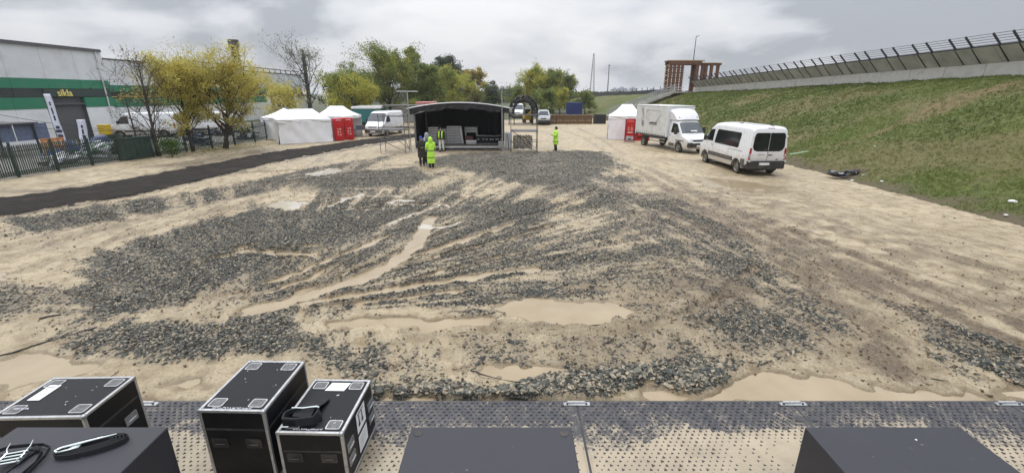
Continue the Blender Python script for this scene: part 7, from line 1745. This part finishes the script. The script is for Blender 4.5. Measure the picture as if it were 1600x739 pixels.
MB().b2((-.6, -.8, .4), (.6, .8, 1.1)).build('body', M_yelm, ym, bevel=.05); MB().bar((-.5, -.6, .8), (.9, -.4, 1.9), .2, .3).build('boom', M_yelm, ym); MB().b2((-.4, -.1, 1.1), (.4, .7, 1.9)).build('cab', M_glassb, ym, bevel=.04)
for a in (-.55, .55):
    for b in (-.5, .5): MB().lathe([(0, -.12), (.3, -.12), (.34, -.06), (.34, .06), (.3, .12), (0, .12)], (a, b, .34), 'X', 14).build('wheel', M_tyre, ym)
M_bale = mat('brown_bale', (.145, .088, .045), .9, var=.4, vscale=3, bump=.6, bscale=10)
for k in range(6):
    x = 5.75 + k * 1.0; root = empty('timber_crate', (x, 64.2 + .05 * (k % 2), 0), rndf.uniform(-.04, .04), ['leftmost brown crate in the row behind the yard', 'second brown crate from the left in the row', 'third brown crate from the left in the row', 'fourth brown crate from the left in the row', 'fifth brown crate from the left in the row', 'rightmost brown crate, touching the dark container'][k], 'crate', 'row of brown crates')
    MB().b2((-.46, -.5, .02), (.46, .5, 1.22)).build('body', M_bale, root, bevel=.02)
    for z in (.14, .46, .78, 1.1): MB().b2((-.475, -.53, z - .10), (.475, -.505, z + .10)).build('board', M_bale if z != .46 else M_wood, root)
def container(x, y, w, d, h, label, mt, z=0):
    root = empty('container', (x, y, z), 0, label, 'container', None); MB().b2((-w / 2, -d / 2, 0), (w / 2, d / 2, h)).build('body', mt, root)
    n = int(w / .28)
    for k in range(n): MB().b2((-w / 2 + (k + .2) * w / n, -d / 2 - .04, .12), (-w / 2 + (k + .7) * w / n, -d / 2 - .002, h - .12)).build('rib', mt, root)
    for s in (-1, 1): MB().b2((s * w / 2 - .06, -d / 2 - .06, 0), (s * w / 2 + .06, -d / 2 + .05, h)).build('corner_post', mt, root)
container(12.35, 64.6, 1.5, 1.4, 1.28, 'low dark container at the right end of the brown crates', mat('charcoal_paint', (.018, .019, .023), .6))
container(11.3, 84, 2.6, 2.4, 2.5, 'blue container behind the brown crates', mat('container_blue', (.010, .025, .13), .5, var=.2))
# teal truck and grey trailer roof behind the white van
tt = empty('teal_truck', (-17.3, 55.5, 0), .1, 'teal truck with white roof behind the white van', 'truck'); M_teal = mat('teal_paint', (.015, .13, .14), .45)
MB().b2((-1.6, -1.5, .8), (1.6, 4, 2.35)).build('box_body', M_teal, tt, bevel=.04); MB().b2((-1.7, -1.6, 2.36), (1.7, 4.1, 2.62)).build('roof', M_white, tt, bevel=.04); MB().b2((-1.4, -1.2, .35), (1.4, 3.6, .8)).build('chassis', M_blackp, tt)
for a in (-1.3, 1.3):
    for b in (-.6, 2.8): MB().lathe([(0, -.14), (.4, -.14), (.45, -.06), (.45, .06), (.4, .14), (0, .14)], (a, b, .45), 'X', 16).build('wheel', M_tyre, tt)
tl = empty('canopy_trailer', (-11.6, 56.5, 0), .05, 'dark trailer with flat grey roof behind the white van and scaffold', 'trailer')
MB().b2((-4.0, -1, 2.55), (3.4, 2.5, 2.72)).build('roof', M_greyp, tl, bevel=.03); MB().b2((.8, -.8, .6), (3.2, 2.3, 2.5)).build('body', mat('dark_teal', (.012, .05, .055), .5), tl, bevel=.03); MB().b2((-3.6, 2.2, .6), (.8, 2.35, 2.5)).build('rear_wall', M_white, tl)
for a in (-3.8, .7, 3.2): MB().b2((a - .05, -.9, 0), (a + .05, -.8, 2.55)).build('post', M_dsteel, tl)
for a in (1.2, 2.8): MB().lathe([(0, -.1), (.33, -.1), (.36, -.05), (.36, .05), (.33, .1), (0, .1)], (a, -.6, .36), 'Y', 16).build('wheel', M_tyre, tl)
rb = empty('red_roof_box', (-11.7, 62, 0), 0, 'pale red boxy van roof behind the trailer, left of stage', 'van'); MB().b2((-1.1, -1, .5), (1.1, 3.5, 3.0)).build('body', mat('pale_red', (.42, .16, .14), .6), rb, bevel=.1); MB().b2((-1, -1.03, 1.3), (1, -1.0, 2.2)).build('window', M_glass, rb)
for a in (-.95, .95): MB().lathe([(0, -.1), (.33, -.1), (.36, -.05), (.36, .05), (.33, .1), (0, .1)], (a, -.2, .36), 'X', 16).build('wheel', M_tyre, rb)
# skyline
M_far = mat('far_concrete', (.34, .36, .40), .9, var=.1, vscale=.05); M_farw = mat('far_window', (.10, .12, .15), .4)
def block(px0, px1, py, Y, label, floors):
    a, b = AT(px0, py, Y), AT(px1, py, Y); w = b.x - a.x; h = a.z; root = empty('tower_block', ((a.x + b.x) / 2, Y, 0), 0, label, 'building', 'tower blocks on the horizon')
    MB().b2((-w / 2, 0, 0), (w / 2, 14, h)).build('wall', M_far, root); n = max(2, int(w / 5))
    for f in range(floors):
        z = h * .45 + (h * .52) * f / floors
        for k in range(n): MB().b2((-w / 2 + w * (k + .25) / n, -.15, z), (-w / 2 + w * (k + .8) / n, -.02, z + h * .52 / floors * .55)).build('window', M_farw, root)
    MB().b2((-w * .2, 3, h), (w * .15, 9, h + 2.5)).build('roof_house', M_far, root)
block(956, 967, 139.5, 900, 'leftmost pale tower block on the horizon', 5); block(966, 980, 138, 930, 'wide pale tower block, second from left on the horizon', 6); block(985, 996, 138, 900, 'third pale tower block on the horizon, right of a gap', 5); block(1012, 1030, 141, 760, 'low pale block on the horizon left of the timber portal', 3)
def mast(px, py, Y, w, label, lattice):
    t = AT(px, py, Y); h = t.z; root = empty('radio_mast', (t.x, Y, 0), 0, label, 'mast', 'radio masts on the horizon')
    if lattice:
        for sx in (-1, 1):
            for sy in (-1, 1): MB().rod((sx * w, sy * w, 0), (sx * w * .15, sy * w * .15, h), w * .10, n=4).build('leg', M_greyp, root)
        for k in range(14):
            z0, z1 = h * k / 14, h * (k + 1) / 14; f0, f1 = 1 - .85 * k / 14, 1 - .85 * (k + 1) / 14
            MB().rod((-w * f0, -w * f0, z0), (w * f1, -w * f1, z1), w * .06, n=4).build('brace', M_greyp, root)
    else:
        MB().rod((0, 0, 0), (0, 0, h), w * .5, w * .25, n=6).build('shaft', M_greyp, root); MB().rod((-w, 0, h * .96), (w, 0, h * .96), w * .3, n=4).build('arm', M_greyp, root)
mast(928, 84, 330, 1.6, 'lattice radio mast on the horizon left of the other', True); mast(952, 101, 300, .8, 'thin plain mast on the horizon right of the lattice mast', False); mast(774, 134, 330, 1.6, 'short far mast behind the right stage post', True)
for k, (px, py) in enumerate(((758, 150), (741, 152))): block(px - 8, px + 8, py, 420, ['low far building right of the orange tinged tree', 'low far building behind the orange tinged tree'][k], 2)

# ------------------------------------------------------------------ litter, cables, sticks
M_ltr = mat('litter_white', (.70, .70, .68), .6); rl = random.Random(12)
def emb_at(x, y): return float(emb_z(np.array([x]), np.array([y]))[0][0])
def gz(x, y): return float(fields(np.array([x]), np.array([y]))[0][0])
hp = empty('rubbish_heap', (17.0, 22.1, emb_at(17.0, 22.1) + .03), 0, 'black bags and rubbish heap at the foot of the bank', 'rubbish')
for k in range(9):
    c = Vector((rl.uniform(-.75, .75), rl.uniform(-.4, .4), rl.uniform(.02, .22))); b = MB(); b.ball(c, rl.uniform(.12, .26), 9, 6, (1.2, .9, .55)); b.v = [tuple(Vector(p) + Vector((mnoise.noise(Vector(p) * 6) * .06, mnoise.noise(Vector(p) * 6 + Vector((9, 0, 0))) * .06, mnoise.noise(Vector(p) * 7) * .05))) for p in b.v]; b.build('bag', M_blackv if k % 3 else M_bluetarp, hp, smooth_='all')
for k in range(7): MB().box((rl.uniform(-.8, .9), rl.uniform(-.5, .3), rl.uniform(.05, .3)), (rl.uniform(.05, .3), .03, .05), rz=rl.uniform(-1, 1), ry=rl.uniform(-.5, .5)).build('scrap', M_ltr, hp)
for k in range(8): MB().rod((rl.uniform(-.2, .4), rl.uniform(-.2, .2), .05), (rl.uniform(.3, 1.3), rl.uniform(-.4, .4), rl.uniform(.2, .4)), .012, n=5).build('stick', M_bark, hp)
LT = [((1583, 317), .12, 'crumpled white bag alone on the grass at the right edge'), ((1571, 337), .055, 'small white scrap just below the white bag'), ((1331, 283), .07, 'white scrap on the mud below the rubbish heap'), ((1377, 284), .06, 'flat pale scrap right of the rubbish heap'), ((1367, 229), .05, 'pale scrap high on the bank above the rubbish')]
for (px, py), s, lb in LT:
    best = min(((abs((Vector((AT(px, py, Y)[0], Y, AT(px, py, Y)[2]))).z - emb_at(AT(px, py, Y)[0], Y)), Y) for Y in np.linspace(10, 32, 180)))
    q = AT(px, py, best[1]); b = MB(); b.ball((0, 0, 0), s, 9, 6, (1.3, 1, .6)); b.v = [tuple(Vector(p) * (1 + .5 * mnoise.noise(Vector(p) * 9))) for p in b.v]; o = b.build('litter', M_ltr, smooth_='all'); o.location = (q.x, q.y, q.z + s * .35); tag(o, lb, 'litter', 'white litter on the bank')
p, q = AT(1234, 241.5, 24.2), AT(1262, 238.5, 25.5); p.z = max(p.z, emb_at(p.x, p.y) + .12); q.z = max(emb_at(q.x, q.y) + .1, p.z)
tag(MB().rod(p, q, .035, n=8).build('green_pole', mat('pale_green_pole', (.35, .52, .34), .5)), 'pale green pole lying on the bank right of the minibus', 'pole')
def gcable(pxs, r, label, nm='cable', mt=M_blackp):
    pts = [];  P = [Vector(G(*p)) for p in pxs]
    for a, b in zip(P[:-1], P[1:]):
        for t in np.linspace(0, 1, 10, endpoint=False): c = a.lerp(b, t); pts.append((c.x, c.y, max(gz(c.x, c.y), WL) + r * .6 + .008 * math.sin(c.x * 9)))
    pts.append((P[-1].x, P[-1].y, gz(*P[-1]) + r)); tag(MB().tube(pts, r, 6).build(nm, mt, smooth_='all'), label, 'cable', 'black cables on the ground')
gcable([(-30, 566), (20, 552), (70, 537), (120, 521), (152, 514)], .014, 'black cable across the pale mud at the left edge')
gcable([(735, 579), (780, 590), (830, 600), (880, 606), (940, 622)], .010, 'thin black cable crossing the stone heap near the mats')
gcable([(62, 500), (96, 493)], .016, 'short black cable end left of the stones')
for k, ((px, py), (qx, qy)) in enumerate((((1188, 574), (1206, 566)), ((1455, 590), (1480, 600)), ((160, 596), (182, 584)))):
    a, b = G(px, py), G(qx, qy); tag(MB().rod((a[0], a[1], gz(*a) + .012), (b[0], b[1], gz(*b) + .03), .010, .006, n=6).build('stick', M_bark), ['brown stick at the edge of the right puddle', 'brown stick in the mud at the lower right', 'brown stick in the mud above the left flight case'][k], 'stick', 'sticks on the mud')

# ------------------------------------------------------------------ damp air that pales the far trees and tower blocks
hz = MB(); hz.b2((-4800, -2800, -1.6), (4800, 5200, 46)); hm = bpy.data.materials.new('damp_air'); hm.use_nodes = True; hn = hm.node_tree; hn.nodes.remove(hn.nodes['Principled BSDF'])
pv = hn.nodes.new('ShaderNodeVolumePrincipled'); pv.inputs['Color'].default_value = (.97, .98, 1.0, 1); pv.inputs['Density'].default_value = .00035; pv.inputs['Anisotropy'].default_value = .2
hn.links.new(pv.outputs[0], hn.nodes['Material Output'].inputs['Volume']); tag(hz.build('haze', hm), 'thin damp haze over the whole site', None, None, 'stuff')
